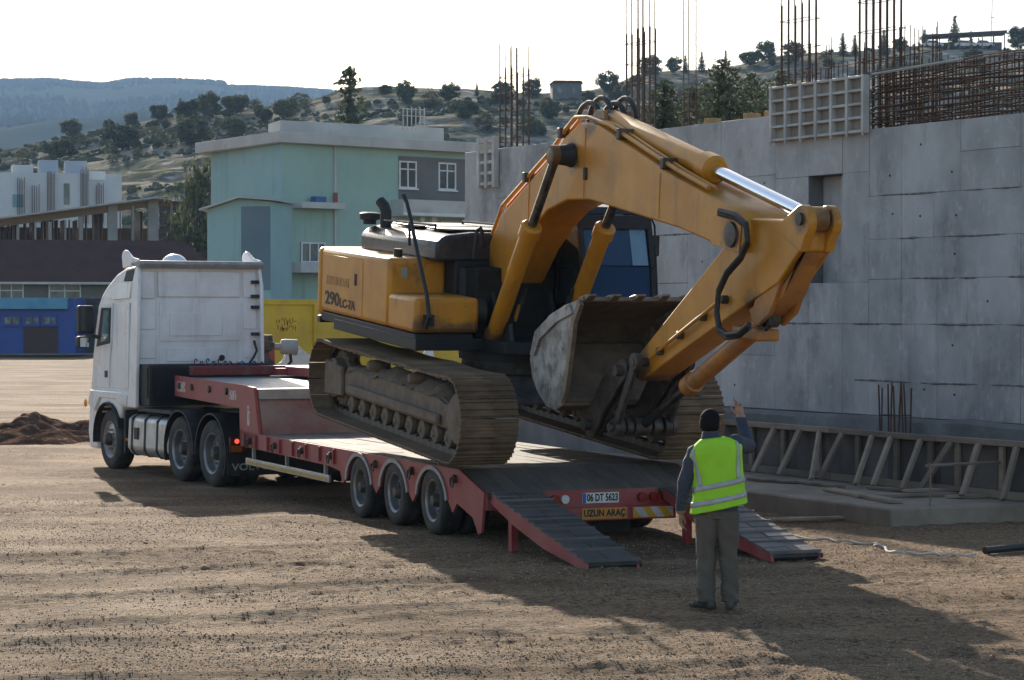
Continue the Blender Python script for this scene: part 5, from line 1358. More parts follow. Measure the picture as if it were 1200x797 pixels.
# hair: short black cap over the skull and nape
hr = bmesh.new(); hr.from_mesh(bme)
kill = [f for f in hr.faces if not (f.calc_center_median().z > 1.56 and f.calc_center_median().y < 0.2 and (f.calc_center_median().z > 1.675 or f.calc_center_median().y < 0.045 - max(0, (1.63 - f.calc_center_median().z)) * 0.5) and abs(f.calc_center_median().x + 0.082) < 0.0785 + (0.2 if f.calc_center_median().z > 1.675 else 0) and f.calc_center_median().x < 0.08)]
bmesh.ops.delete(hr, geom=kill, context='FACES')
hr.normal_update()
for v in hr.verts:
    n = v.normal.copy(); j = 0.006 + 0.004 * float(vnoise(v.co.x * 60, v.co.z * 60 + v.co.y * 40, 3))
    v.co += n * j
hm = bpy.data.meshes.new('hair'); hr.to_mesh(hm); hr.free()
for p in hm.polygons: p.material_index = 0; p.use_smooth = True
hm.materials.clear(); hm.materials.append(pm('black_hair', (0.008, 0.007, 0.007), (0.016, 0.014, 0.013), 40, rough=0.95, spec=0.1, bump=0.6, bscale=90))
link('hair', hm, man)
# vest as a loose shell, tape strips lie on it
def vest_pt(a, s, off=0.0):
    """a: angle round the body, s: 0 hem .. 1 neck"""
    ks = [0, 0.12, 0.30, 0.50, 0.68, 0.80, 0.88, 0.94, 1.0]
    hw = np.interp(s, ks, [0.248, 0.236, 0.222, 0.214, 0.222, 0.238, 0.222, 0.165, 0.098])
    hd = np.interp(s, ks, [0.158, 0.152, 0.147, 0.143, 0.14, 0.135, 0.122, 0.108, 0.088])
    cx = np.interp(s, ks, [-0.005, -0.005, -0.008, -0.012, -0.022, -0.034, -0.042, -0.05, -0.062])
    z = np.interp(s, ks, [0.885, 0.955, 1.06, 1.18, 1.30, 1.385, 1.435, 1.472, 1.505])
    ca, sa = math.cos(a), math.sin(a); p = 2.4
    fold = 0.006 * math.sin(a * 7 + s * 5) * (1 - s) + 0.004 * math.sin(a * 13 - s * 9)
    x = (hw + off + fold) * math.copysign(abs(ca) ** (2 / p), ca); y = (hd + off + fold) * math.copysign(abs(sa) ** (2 / p), sa)
    return Vector((cx + x, y, z + 0.21 * x * (1 if s < 0.9 else (1 - (s - 0.9) * 4))))
vm = MB(); NA = 72
vm.loft([[vest_pt(2 * math.pi * i / NA, s) for i in range(NA)] for s in np.linspace(0, 1, 44)], caps=False)
vest = vm.build('vest', pm('lime_vest', (0.50, 0.90, 0.04), (0.43, 0.82, 0.035), 5, rough=0.7, bump=0.3, bscale=12, bdist=0.02, transl=0.25), man)
so_ = vest.modifiers.new('solid', 'SOLIDIFY'); so_.thickness = 0.004; so_.offset = -1
tape = pm('silver_tape', (0.42, 0.42, 0.44), (0.34, 0.34, 0.36), 14, rough=0.45, metal=0.2)
def strip(fn, n, m):
    mb = MB(); rows = [[fn(i / n, j / m) for j in range(m + 1)] for i in range(n + 1)]
    vs = [p for r_ in rows for p in r_]; fs = []
    for i in range(n):
        for j in range(m): fs.append((i * (m + 1) + j, i * (m + 1) + j + 1, (i + 1) * (m + 1) + j + 1, (i + 1) * (m + 1) + j))
    mb.add(vs, fs); o = mb.build('reflective_tape', tape, vest)
    sd = o.modifiers.new('solid', 'SOLIDIFY'); sd.thickness = 0.003; sd.offset = 0
for s0 in (0.10, 0.325):
    strip(lambda u, v, s0=s0: vest_pt(2 * math.pi * u, s0 + 0.075 * v, 0.004), 72, 3)
for a0, a1 in ((R(228), R(216)), (R(322), R(326)), (R(130), R(140)), (R(50), R(40))):
    strip(lambda u, v, a0=a0, a1=a1: vest_pt(a0 + (a1 - a0) * u + (v - 0.5) * 0.235, 0.40 + 0.485 * u, 0.004), 24, 4)
# jacket collar
MB().loft([ering((-0.072, 0.0), 0.088, 0.084, 1.495, 28), ering((-0.076, 0.0), 0.074, 0.076, 1.545, 28), ering((-0.078, 0.002), 0.067, 0.070, 1.556, 28), ering((-0.078, 0.002), 0.056, 0.058, 1.54, 28)], caps=False).build('collar', jack, man)

# ================================================================ things on the wall top: rebar, form panels
def bars(parent, F, t_list, d_list, z0, z1, r=0.012, mat='rust', jit=0.02, seed=1, name='bar'):
    jr = random.Random(seed)
    for t in t_list:
        for d in d_list:
            a = (t + jr.uniform(-jit, jit), F.sg * d, z0); h = z1 + jr.uniform(-0.12, 0.12)
            b = (a[0] + jr.uniform(-jit, jit), a[1] + jr.uniform(-jit, jit) * 0.5, h)
            MB().tube([a, b], r, 5).build(name, M[mat], parent)
def rebar_column(pxa, pxb, z0, ztop, n, label, lap=1.6, seed=1):
    t0, t1 = wt(pxa), wt(pxb)
    tc_ = (t0 + t1) / 2
    P = WF.world(tc_, -0.2, z0)
    rc = empty('rebar_column', P, (0, 0, WF.rz), label, 'rebar', 'rebar column cages on the wall')
    jr = random.Random(seed)
    for i in range(n):
        f = i / (n - 1); row = i % 2
        x = (t0 - tc_) + (t1 - t0) * f; y = WF.sg * (-0.10 if row else 0.10)
        MB().tube([(x, y, 0), (x + jr.uniform(-.01, .01), y, ztop - z0 + jr.uniform(-0.1, 0.1))], 0.011, 5).build('bar', M['greybar'], rc)
        MB().tube([(x + 0.025, y, 0), (x + 0.025, y, lap + jr.uniform(-0.1, 0.1))], 0.011, 5).build('starter_bar', M['rust'], rc)
    w = (t1 - t0) / 2 + 0.02
    for k in range(5):
        z = 0.15 + k * lap / 5
        MB().tube([(-w, -0.12, z), (w, -0.12, z), (w, 0.12, z), (-w, 0.12, z), (-w, -0.12, z)], 0.006, 4).build('tie', M['rust'], rc)
    return rc
rebar_column(580, 603, TOPL - 0.02, 7.55, 8, 'short pale rebar column cage at the far end of the concrete wall', 1.5, 2)
rebar_column(728, 750, TOPL - 0.02, 9.5, 8, 'tall rusty rebar column cage on the wall behind the boom', 1.75, 3)
rebar_column(909, 941, TOPR - 0.02, 9.5, 9, 'tall thin rebar column cage at the left end of the form panel', 2.1, 4)
rebar_column(1000, 1040, TOPR - 0.02, 9.5, 11, 'tall thin rebar column cage above the right end of the form panel', 2.2, 5)
rebar_column(795, 801, TOPL - 0.02, 7.9, 3, 'pair of slim pale rebar rods on the wall before the conifers', 0.6, 6)
# starter bars standing between the cages
P = WF.world(wt(1000), -0.3, TOPR - 0.02)
sb = empty('starter_bars', P, (0, 0, WF.rz), 'row of short rusty starter bars sticking up behind the form panel', 'rebar')
jr = random.Random(9)
for i in range(46):
    x = wt(920 + i * 3.6) - wt(1000) + jr.uniform(-0.02, 0.02); y = jr.choice((0.1, -0.12)) * 1.0
    MB().tube([(x, WF.sg * y, 0), (x + jr.uniform(-.03, .03), WF.sg * y, 1.22 + jr.uniform(-0.2, 0.32))], 0.010, 4).build('bar', M['rust'], sb)
for k in range(4):
    MB().tube([(wt(920) - wt(1000), 0.06, 0.4 + 0.22 * k), (wt(1085) - wt(1000), 0.06, 0.42 + 0.22 * k)], 0.008, 4).build('tie', M['rust'], sb)
# reinforcement mesh of the next lift
P = WF.world(wt(1019), -0.08, TOPR)
rmsh = empty('rebar_mesh', P, (0, 0, WF.rz), 'dense rusty rebar mesh standing along the top of the concrete wall', 'rebar')
x = 0.0; LM = TEND - wt(1019)
while x < LM:
    for d in (0.0, -0.22):
        MB().tube([(x + jr.uniform(-.02, .02), WF.sg * d, -0.01), (x + jr.uniform(-.03, .03), WF.sg * d, 0.86 + jr.uniform(-0.06, 0.10))], 0.009, 4).build('upright_bar', M['rust'], rmsh)
    x += 0.085
for k in range(9):
    for d in (0.02, -0.12, -0.24):
        z = 0.05 + k * 0.098 + jr.uniform(-0.015, 0.015)
        pth = [(LM * f, WF.sg * (d + jr.uniform(-0.01, 0.01)), z + jr.uniform(-0.025, 0.025)) for f in np.linspace(0, 1, 9)]
        MB().tube(pth, 0.011, 4).build('level_bar', M['rust'] if k != 8 else M['timber'], rmsh)
for f0, f1 in ((0.0, 0.42), (0.66, 1.0)):
    MB().tube([(LM * f0, WF.sg * 0.03, 0.80 if f0 < .1 else 0.92), (LM * f1, WF.sg * 0.03, 0.84 if f0 < .1 else 0.95)], 0.02, 5).build('edge_rod', M['formrib'], rmsh)
# waffle form panel
t0, t1 = wt(910), wt(1018)
fp_ = empty('form_panel', WF.world(t0, 0.03, 5.27), (0, 0, WF.rz), 'pale waffle-ribbed form panel hung on the top of the concrete wall', 'form panel')
FW_, FH_ = t1 - t0, 0.80
for i in range(6):
    for j in range(4):
        MB().bx(FW_ * i / 6 + 0.03, FW_ * (i + 1) / 6 - 0.03, -0.012, 0.02, FH_ * j / 4 + 0.02, FH_ * (j + 1) / 4 - 0.02).build('board', M['formply'], fp_)
for i in range(7):
    x = FW_ * i / 6; MB().bx(x - 0.03, x + 0.03, -0.105, 0.015, -0.03, FH_ + 0.02).build('upright_rib', M['formrib'], fp_, bevel=0.006, seg=1)
    MB().cyl((x, -0.09, -0.03), (x, -0.09, -0.075), 0.018, n=6).build('tie_end', M['formrib'], fp_)
for j in range(5):
    z = FH_ * j / 4
    for i in range(6): MB().bx(FW_ * i / 6 + 0.032, FW_ * (i + 1) / 6 - 0.032, -0.095, 0.012, z - 0.02, z + 0.02).build('level_rib', M['formrib'], fp_, bevel=0.005, seg=1)
# small far form panel at the left end of the wall
t0, t1 = wt(566), wt(584)
f2 = empty('form_panel', WF.world(t0, 0.02, 4.95), (0, 0, WF.rz), 'small pale ladder-like form panel at the far end of the wall', 'form panel')
w = t1 - t0
for x in (0.0, w / 2, w): MB().bx(x - 0.05, x + 0.05, -0.10, 0.0, 0, 0.95).build('upright_rib', M['formrib'], f2)
for k in range(5):
    for x in (0.0, w / 2): MB().bx(x + 0.052, x + w / 2 - 0.052, -0.08, 0.0, 0.05 + 0.2 * k, 0.11 + 0.2 * k).build('level_rib', M['formrib'], f2)
# rusty wall-starter bars at the wall foot
P = WF.world(wt(1070), 0.32, 0.2)
s2 = empty('starter_bars', P, (0, 0, WF.rz), 'cluster of short rusty bars rising at the wall foot behind the timber formwork', 'rebar')
for px_ in (1052, 1056, 1061, 1065, 1069, 1074, 1078, 1083, 1089):
    x = wt(px_) - wt(1070); MB().tube([(x, jr.uniform(-.05, .05), 0), (x + jr.uniform(-.01, .01), jr.uniform(-.05, .05), 1.38 + jr.uniform(-.05, .05))], 0.013, 5).build('bar', M['rust'], s2)
MB().tube([(wt(1052) - wt(1070), 0, 0.95), (wt(1089) - wt(1070), 0, 0.97)], 0.008, 4).build('tie', M['rust'], s2)
# stubs of timber on the wall top
for px_ in (826, 872, 897):
    o = MB().bx(-0.10, 0.10, -0.1, 0.1, 0, 0.09).build('timber_stub', pm('fresh_timber', (0.5, 0.3, 0.12), (0.4, 0.24, 0.1), 5, rough=0.8), None, bevel=0.006, loc=WF.world(wt(px_), -0.15, TOPL), rot=(0, 0, WF.rz + 0.2))
    tag(o, 'small fresh timber block lying on top of the concrete wall', 'block', 'timber blocks on the wall top')

# ================================================================ yellow container behind the truck
YC = Facade(at_depth(296, 366, 55.0).xy, at_depth(560, 366, 62.0).xy)
yel = pm('container_yellow', (0.62, 0.42, 0.02), (0.55, 0.34, 0.02), 1.2, rough=0.5, dirt=(0.35, 0.22, 0.05), dscale=1.2, dlo=0.5, dhi=0.8, dmax=0.5)
yc = empty('container', (YC.loc[0], YC.loc[1], -0.13), (0, 0, YC.rz), 'yellow metal container with faded writing standing behind the trailer', 'container')
YL = (YC.P1 - YC.P0).length; YH = 2.95 + 0.08
mb = MB(); YC.bx(mb, 0, YL, 0.12, YH, -2.4, 0); mb.build('container_body', yel, yc, bevel=0.02)
for i in range(5):
    t = YL * i / 4; mb = MB(); YC.bx(mb, t - 0.05, t + 0.05, 0.1, YH + 0.01, 0.001, 0.06); mb.build('post', yel, yc, bevel=0.01)
mb = MB(); YC.bx(mb, 0, YL, YH - 0.10, YH + 0.03, 0.002, 0.045); mb.build('top_rail', yel, yc, bevel=0.01)
scr = pm('rust_scrawl', (0.12, 0.03, 0.02), (0.5, 0.32, 0.03), 7, 0.42, 0.6, rough=0.7)
for k, (px_, py_, s_, w_) in enumerate(((337, 377, 'XATUNA', 0.9), (336, 384, 'VARDI', 0.7))):
    t, z = YC.tz(px_, py_)
    sl_ = MB(); jr2 = random.Random(k)
    for i in range(9):
        x0 = t - w_ / 2 + w_ * i / 9
        m2 = MB(); p = [(x0 + jr2.uniform(0, .08), YC.sg * 0.004, z + jr2.uniform(-.1, .1) + 0.13) for _ in range(4)]
        m2.tube(p, 0.010, 4); m2.build('scrawl', scr, yc)
mb = MB(); YC.bx(mb, 0.2, YL - 0.2, 0, 0.12, -2.2, -0.2); mb.build('skid', M['black'], yc)

# ================================================================ buildings behind
def mk(name, label, cat, F):
    return empty(name, (F.loc[0], F.loc[1], -0.13), (0, 0, F.rz), label, cat)
class B:
    def __init__(s, F, e): s.F, s.e = F, e
    def r(s, name, px0, py0, px1, py1, d0, d1, mat, par=None):
        mb = MB(); s.F.rect(mb, px0, py0, px1, py1, d0, d1)
        mb.v = [(x, y, z + 0.13) for x, y, z in mb.v]
        return mb.build(name, mat, par or s.e)
    def t(s, name, t0, t1, z0, z1, d0, d1, mat, par=None):
        mb = MB(); s.F.bx(mb, t0, t1, z0 + 0.13, z1 + 0.13, d0, d1); return mb.build(name, mat, par or s.e)
    def win(s, px0, py0, px1, py1, fm, gm, mull=(0.5,), rail=(0.3,), fw=0.09):
        t0, _ = s.F.tz(px0, py0); t1, _ = s.F.tz(px1, py0); _, zt = s.F.tz((px0 + px1) / 2, py0); _, zb = s.F.tz((px0 + px1) / 2, py1)
        w = s.t('window', t0, t1, zb, zt, 0.002, 0.03, gm)
        for a, b_ in ((t0, t0 + fw), (t1 - fw, t1)): s.t('frame', a, b_, zb, zt, 0.031, 0.10, fm, w)
        for a, b_ in ((zb, zb + fw), (zt - fw, zt)): s.t('frame', t0 + fw, t1 - fw, a, b_, 0.031, 0.10, fm, w)
        for m in mull: c = t0 + (t1 - t0) * m; s.t('mullion', c - fw * 0.45, c + fw * 0.45, zb + fw, zt - fw, 0.031, 0.09, fm, w)
        for m in rail: c = zt - (zt - zb) * m; s.t('rail', t0 + fw, t1 - fw, c - fw * 0.4, c + fw * 0.4, 0.031, 0.085, fm, w)
        s.t('sill', t0 - 0.08, t1 + 0.08, zb - 0.08, zb - 0.004, 0.0, 0.18, fm, w)
        return w
pl_green = pm('green_plaster', (0.36, 0.50, 0.43), (0.32, 0.46, 0.39), 0.25, rough=0.9, dirt=(0.26, 0.36, 0.32), dscale=0.5, dlo=0.5, dhi=0.8, dmax=0.5, streak=(1.2, (0.2, 0.26, 0.23), 0.56, 0.75, 0.5))
pl_teal_sky = pm('teal_plaster_sky_tint', (0.33, 0.49, 0.48), (0.29, 0.45, 0.44), 0.25, rough=0.9, dirt=(0.24, 0.35, 0.35), dscale=0.6, dmax=0.5, streak=(1.2, (0.18, 0.25, 0.25), 0.56, 0.75, 0.5))  # shed's own teal; on the green building it carries painted bluish light
pl_grey = pm('grey_render', (0.19, 0.185, 0.18), (0.15, 0.145, 0.14), 0.6, rough=0.9)
fasc = pm('stained_fascia', (0.55, 0.54, 0.50), (0.45, 0.43, 0.40), 0.5, rough=0.9, dirt=(0.16, 0.14, 0.12), dscale=0.6, dlo=0.58, dhi=0.75, dmax=0.6)
wfr = pm('white_frame', (0.72, 0.72, 0.7), (0.62, 0.62, 0.6), 2, rough=0.6)
wgl = pm('far_window_glass', (0.07, 0.085, 0.09), (0.16, 0.17, 0.17), 0.9, 0.45, 0.6, rough=0.15)
C_ = at_depth(331, 366, 124.0).xy; L_ = at_depth(248, 366, 132.0).xy; R_ = at_depth(562, 366, 132.8).xy
GF = Facade(C_, R_); GL = Facade(L_, C_)
gb = mk('green_building', 'pale green flat-roofed building with an overhanging stained roof edge', 'building', GF)
b = B(GF, gb); lenR = (R_ - C_).length
# main block as a footprint prism (in the frame of the right face)
def loc(P): v = Vector((P[0], P[1])) - GF.P0; return (v.dot(GF.t), v.dot(Vector((-GF.t.y, GF.t.x))))
back = [R_ + (L_ - C_) * 1.3, L_ + (R_ - C_) * 0.35 + (L_ - C_) * 0.6]
_, ztop = GF.tz(331, 168); ztop += 0.13
MB().prism([loc(p) for p in (C_, R_, back[0], back[1], L_)], 0.0, ztop, 'z').build('wall', pl_green, gb)
# left face: the same green plaster with bluish light put into its colour
lv = MB(); n2 = GL.n * 0.03; MB_ = [loc(p) for p in (C_ + n2, L_ + n2, L_ + GL.n * 0.004, C_ + GL.n * 0.004)]
MB().prism(MB_, 0.01, ztop - 0.01, 'z').build('side_sky_tint', pl_teal_sky, gb)
nR, nL = GF.n, GL.n
ov = 0.75
fpt = [C_ + (nR + nL) * ov * 0.8, R_ + nR * ov, R_ + (L_ - C_) * 1.3, back[1] + (L_ - C_) * 0.1, L_ + nL * ov - (C_ - L_).normalized() * 0.6]
_, z1 = GF.tz(331, 155)
MB().prism([loc(p) for p in fpt], ztop + 0.003, z1 + 0.13, 'z').build('roof_slab', fasc, gb, bevel=0.03)
_, z2 = GF.tz(400, 140)
u0 = C_ + (R_ - C_) * 0.16 + (L_ - C_) * 0.5
MB().prism([loc(p) for p in (C_ + (R_ - C_) * 0.14 + (L_ - C_) * 0.42, C_ + (R_ - C_) * 0.92 + (L_ - C_) * 0.26, C_ + (R_ - C_) * 0.95 + (L_ - C_) * 0.7, C_ + (R_ - C_) * 0.18 + (L_ - C_) * 0.7)], z1 + 0.134, z2 + 0.25, 'z').build('parapet', fasc, gb)
b.r('grey_render', 467, 185, 546, 236, 0.003, 0.03, pl_grey)
b.win(467, 189, 487.5, 221, wfr, wgl); b.win(513, 191, 533.5, 223, wfr, wgl)
b.r('canopy', 459, 236, 546, 255, 0.003, 1.1, fasc)
b.r('canopy_lip', 458, 251, 546, 254.5, 1.11, 1.2, wfr)
b.win(468, 258, 489, 275, wfr, wgl); b.win(516, 260, 538, 277, wfr, wgl)
for px_ in (492, 506, 543): b.r('pillar', px_ - 2.5, 255, px_ + 2.5, 300, 0.003, 0.25, wfr)
b.r('ledge', 343, 238, 394, 245, 0.003, 0.9, fasc)
b.r('crate', 362, 231, 374, 237.6, 0.2, 0.7, pm('blue_plastic', (0.05, 0.12, 0.28), rough=0.5))
b.win(352, 284, 381, 308, wfr, wgl, mull=(0.35, 0.7), rail=())
b.r('awning', 334, 308, 381, 320, 0.003, 1.5, pm('awning_white', (0.55, 0.56, 0.56), (0.45, 0.46, 0.46), 1, rough=0.6))
b.r('downpipe', 391, 172, 393, 300, 0.003, 0.12, fasc)
b.r('meter_box', 389.5, 226, 393.5, 237, 0.121, 0.2, pm('box_red', (0.3, 0.06, 0.05), rough=0.6))
for k in range(6):
    px_ = 498 + k * 5; b.r('roof_frame_post', px_ - 0.4, 123 + (k % 2), px_ + 0.4, 150, -2.05, -2.0, M['formrib'])
b.r('roof_frame_rail', 497, 125, 524, 126, -2.1, -2.06, M['formrib']); b.r('roof_frame_rail', 497, 133, 524, 134, -2.1, -2.06, M['formrib'])
# teal annex with a sloping sheet roof
AF = Facade(at_depth(243, 366, 119.6).xy, at_depth(318, 366, 119.0).xy)
ax_ = mk('annex_shed', 'teal lean-to shed with a sheet roof beside the green building', 'shed', AF); b = B(AF, ax_)
zz = [AF.tz(p, q)[1] + 0.13 for p, q in ((243, 246), (282, 233), (318, 236))]; tt_ = [AF.tz(p, 300)[0] for p in (243, 282, 318)]
mbx = MB().prism([(tt_[0], 0), (tt_[2], 0), (tt_[2], zz[2]), (tt_[1], zz[1]), (tt_[0], zz[0])], 0.0, 4.0); mbx.build('wall', pl_teal_sky, ax_)
for i in (0, 1):
    m2 = MB(); m2.prism([(tt_[i] - 0.3 * (1 - i), zz[i] + 0.02 - 0.08 * (1 - i)), (tt_[i + 1] + 0.3 * i, zz[i + 1] + 0.02), (tt_[i + 1] + 0.3 * i, zz[i + 1] + 0.12), (tt_[i] - 0.3 * (1 - i), zz[i] + 0.12 - 0.08 * (1 - i))], -0.5, 4.3)
    m2.build('roof_sheet', pm('roof_sheet', (0.5, 0.5, 0.48), (0.36, 0.35, 0.33), 0.8, rough=0.6), ax_)
b.r('shade_skin', 283, 242, 317, 340, 0.003, 0.02, pm('blue_grey_shade', (0.17, 0.24, 0.27), (0.14, 0.2, 0.23), 0.4, rough=0.9))  # right half darker: its lack of light is put into the colour

# brown-roofed house
HF = Facade(at_depth(-60, 366, 152.0).xy, at_depth(276, 366, 156.0).xy)
hs = mk('brown_roof_house', 'long low house with a dark brown roof and pale windows behind the blue kiosk', 'house', HF); b = B(HF, hs)
HL = (HF.P1 - HF.P0).length
_, ze = HF.tz(80, 331); _, zr = HF.tz(80, 279); ze += 0.13; zr += 0.13
b.t('wall', 0.3, HL - 1.0, 0, ze - 0.15, -9.0, 0, pm('taupe_render', (0.20, 0.185, 0.165), (0.17, 0.155, 0.14), 0.5, rough=0.9))
broof = pm('brown_sheet_roof', (0.095, 0.048, 0.04), (0.07, 0.038, 0.034), 0.8, rough=0.85, spec=0.1, bump=0.2, bscale=3)
s_ = HF.sg
rf = MB(); rf.add([(-0.5, s_ * 0.8, ze), (HL, s_ * 0.8, ze), (HL - 3.2, s_ * -4.5, zr), (-0.5, s_ * -4.5, zr), (-0.5, s_ * -9.8, ze), (HL, s_ * -9.8, ze), (-0.5, s_ * 0.8, ze - 0.12), (HL, s_ * 0.8, ze - 0.12), (HL, s_ * -9.8, ze - 0.12), (-0.5, s_ * -9.8, ze - 0.12)], [(0, 1, 2, 3), (3, 2, 5, 4), (1, 5, 2), (0, 3, 4), (6, 7, 1, 0), (7, 8, 5, 1), (9, 6, 0, 4), (8, 9, 4, 5), (6, 9, 8, 7)])
rfo = rf.build('roof', broof, hs, smooth=False)
mbx = MB(); HF.bx(mbx, -0.5, HL, ze - 0.14, ze + 0.02, 0.802, 0.9); mbx.build('gutter', fasc, rfo)
b.win(-1, 331, 28, 352, wfr, wgl, mull=(0.5,), rail=(0.45,)); b.win(57, 332, 95, 352, wfr, wgl, mull=(0.5,), rail=(0.45,)); 
mbx = MB(); mbx.bx(0, 1.3, 0, 0.15, 0, 0.02)
# roof hatch
t_, z_ = HF.tz(98, 293)

# concrete-frame hall with a sloped sheet roof
KF = Facade(at_depth(-70, 366, 170.0).xy, at_depth(245, 366, 176.0).xy)
kh = mk('open_hall', 'open concrete-frame hall under a thin sloping roof behind the brown house', 'building', KF); b = B(KF, kh)
pillar = pm('bare_pillar', (0.36, 0.355, 0.345), (0.28, 0.275, 0.27), 0.8, rough=0.9)
for x0, x1, y0 in ((127, 138, 239), (174, 186, 232), (228, 239, 240), (93, 97.5, 254), (57, 61, 260), (20, 23, 265), (41, 43, 262), (76, 78, 258), (155, 157.5, 241), (200, 203, 236), (-20, -15, 270)):
    b.r('pillar', x0, y0, x1, 330, -0.5, 0.0, pillar)
def roof_poly(pts, d0, d1, mat, name, th):
    q = [(KF.tz(px_, py_)[0], KF.tz(px_, py_)[1] + 0.13) for px_, py_ in pts]
    MB().prism(q + [(a, c - th) for a, c in q[::-1]], KF.sg * d0, KF.sg * d1).build(name, mat, kh)
sheet = pm('roof_sheet', (0.5, 0.5, 0.48))
roof_poly([(-60, 263), (180, 231.5)], -9, 1.2, sheet, 'roof_sheet', 0.12); roof_poly([(180.2, 231.5), (246, 240)], -9, 1.2, sheet, 'roof_sheet', 0.12)
roof_poly([(-60, 266), (180, 234.5)], -0.4, -0.1, pm('roof_timber', (0.22, 0.16, 0.1), rough=0.8), 'roof_beam', 0.5); roof_poly([(180.2, 234.5), (240, 241.5)], -0.4, -0.1, MATS['roof_timber'], 'roof_beam', 0.4)
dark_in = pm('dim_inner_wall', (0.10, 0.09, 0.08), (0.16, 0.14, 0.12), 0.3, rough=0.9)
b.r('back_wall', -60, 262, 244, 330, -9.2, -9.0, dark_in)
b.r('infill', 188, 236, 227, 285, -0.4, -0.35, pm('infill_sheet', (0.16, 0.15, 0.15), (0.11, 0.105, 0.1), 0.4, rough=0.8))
jr = random.Random(12)
for k in range(34):
    px_ = jr.uniform(-5, 176); py_ = 256 if px_ < 100 else 246
    b.r('prop', px_ - 0.5, py_, px_ + 0.5, 330, -3 - jr.uniform(0, 4), -2.9, M['timber'] if k % 3 else M['greybar'])
for k in range(5): b.r('tie_beam', 186, 248 + k * 8, 228, 249.2 + k * 8, -0.3, -0.2, M['timber'])

# white building with rebar
WB = Facade(at_depth(-60, 366, 236.0).xy, at_depth(143, 366, 240.0).xy)
wb_ = mk('white_building', 'white unfinished building with bare rebar standing beyond the open hall', 'building', WB); b = B(WB, wb_)
whp = pm('white_plaster', (0.62, 0.63, 0.64), (0.55, 0.55, 0.55), 0.3, rough=0.9)
_, z_ = WB.tz(60, 203)
b.t('wall', 0, (WB.P1 - WB.P0).length, 0, z_, -12, 0, whp)
b.r('roof_tank', 46, 187, 69, 202.8, -4, -1, pm('pale_blue_box', (0.38, 0.43, 0.5), rough=0.7)); b.r('roof_tank', 77, 188, 103, 202.8, -4, -1, MATS['pale_blue_box'])
b.r('roof_box', 15, 192, 40, 202.8, -5, -2, whp)
b.r('pale_screen', 105, 201, 124, 211, 0.003, 0.1, pm('bright_sheet', (0.8, 0.8, 0.8), rough=0.6))  # the sheet above the windows is plain near-white
b.r('window', 15, 228, 28, 243, 0.003, 0.05, pm('teal_pane', (0.13, 0.27, 0.32), rough=0.3)); b.r('window', 75, 215, 82, 240, 0.003, 0.05, wgl)
for c_, n_, h_ in ((25, 5, 208), (42, 4, 216), (60, 6, 200), (99, 6, 195), (117, 5, 214)):
    for k in range(n_): b.r('bar', c_ - 4 + 8 * k / (n_ - 1) - 0.35, h_ + jr.uniform(0, 4), c_ - 4 + 8 * k / (n_ - 1) + 0.35, 262, 0.2 + 0.1 * k, 0.3 + 0.1 * k, M['rust'])

# blue kiosk
BF = Facade(at_depth(-30, 366, 143.0).xy, at_depth(88, 366, 143.0).xy)
ks = mk('blue_kiosk', 'bright blue kiosk with a brown door and a light blue sign board', 'kiosk', BF); b = B(BF, ks)
blue = pm('kiosk_blue', (0.02, 0.06, 0.30), (0.025, 0.075, 0.34), 0.7, rough=0.5, dirt=(0.05, 0.09, 0.22), dscale=0.8, dmax=0.4)
_, z_ = BF.tz(40, 350)
b.t('wall', 0, (BF.P1 - BF.P0).length, 0, z_, -3.5, 0, blue)
b.r('sign_board', -30, 349, 80, 362, 0.003, 0.5, pm('sign_light_blue', (0.06, 0.24, 0.40), (0.11, 0.33, 0.48), 0.7, rough=0.5))
b.r('door', 27.5, 383, 68, 415, 0.003, 0.06, pm('door_brown', (0.05, 0.027, 0.022), (0.065, 0.035, 0.03), 0.8, rough=0.6))
b.win(3, 370, 24, 381, blue, pm('pale_curtain_glass', (0.25, 0.27, 0.24), (0.08, 0.09, 0.09), 1.6, 0.42, 0.58, rough=0.2), rail=()); b.win(28, 370, 47, 381, blue, MATS['pale_curtain_glass'], rail=()); b.win(49, 370, 67, 381, blue, MATS['pale_curtain_glass'], rail=(), mull=(0.6,))  # panes mottled pale and dark, none of them glows
b.t('plinth', -1, (BF.P1 - BF.P0).length + 3, 0.0, 0.08, 0.01, 1.5, M['concdark'])
# dark yard wall between kiosk and truck
DF = Facade(at_depth(84, 366, 147.0).xy, at_depth(330, 366, 150.0).xy)
dw = mk('yard_wall', 'dark yard wall running from the blue kiosk behind the truck', 'wall', DF); b = B(DF, dw)
b.r('wall', 84, 350, 330, 421, -0.3, 0, pm('dark_yard_render', (0.05, 0.055, 0.07), (0.04, 0.042, 0.05), 0.4, rough=0.9))
b.r('coping', 83, 348.5, 331, 350, -0.4, 0.1, M['concdark'])

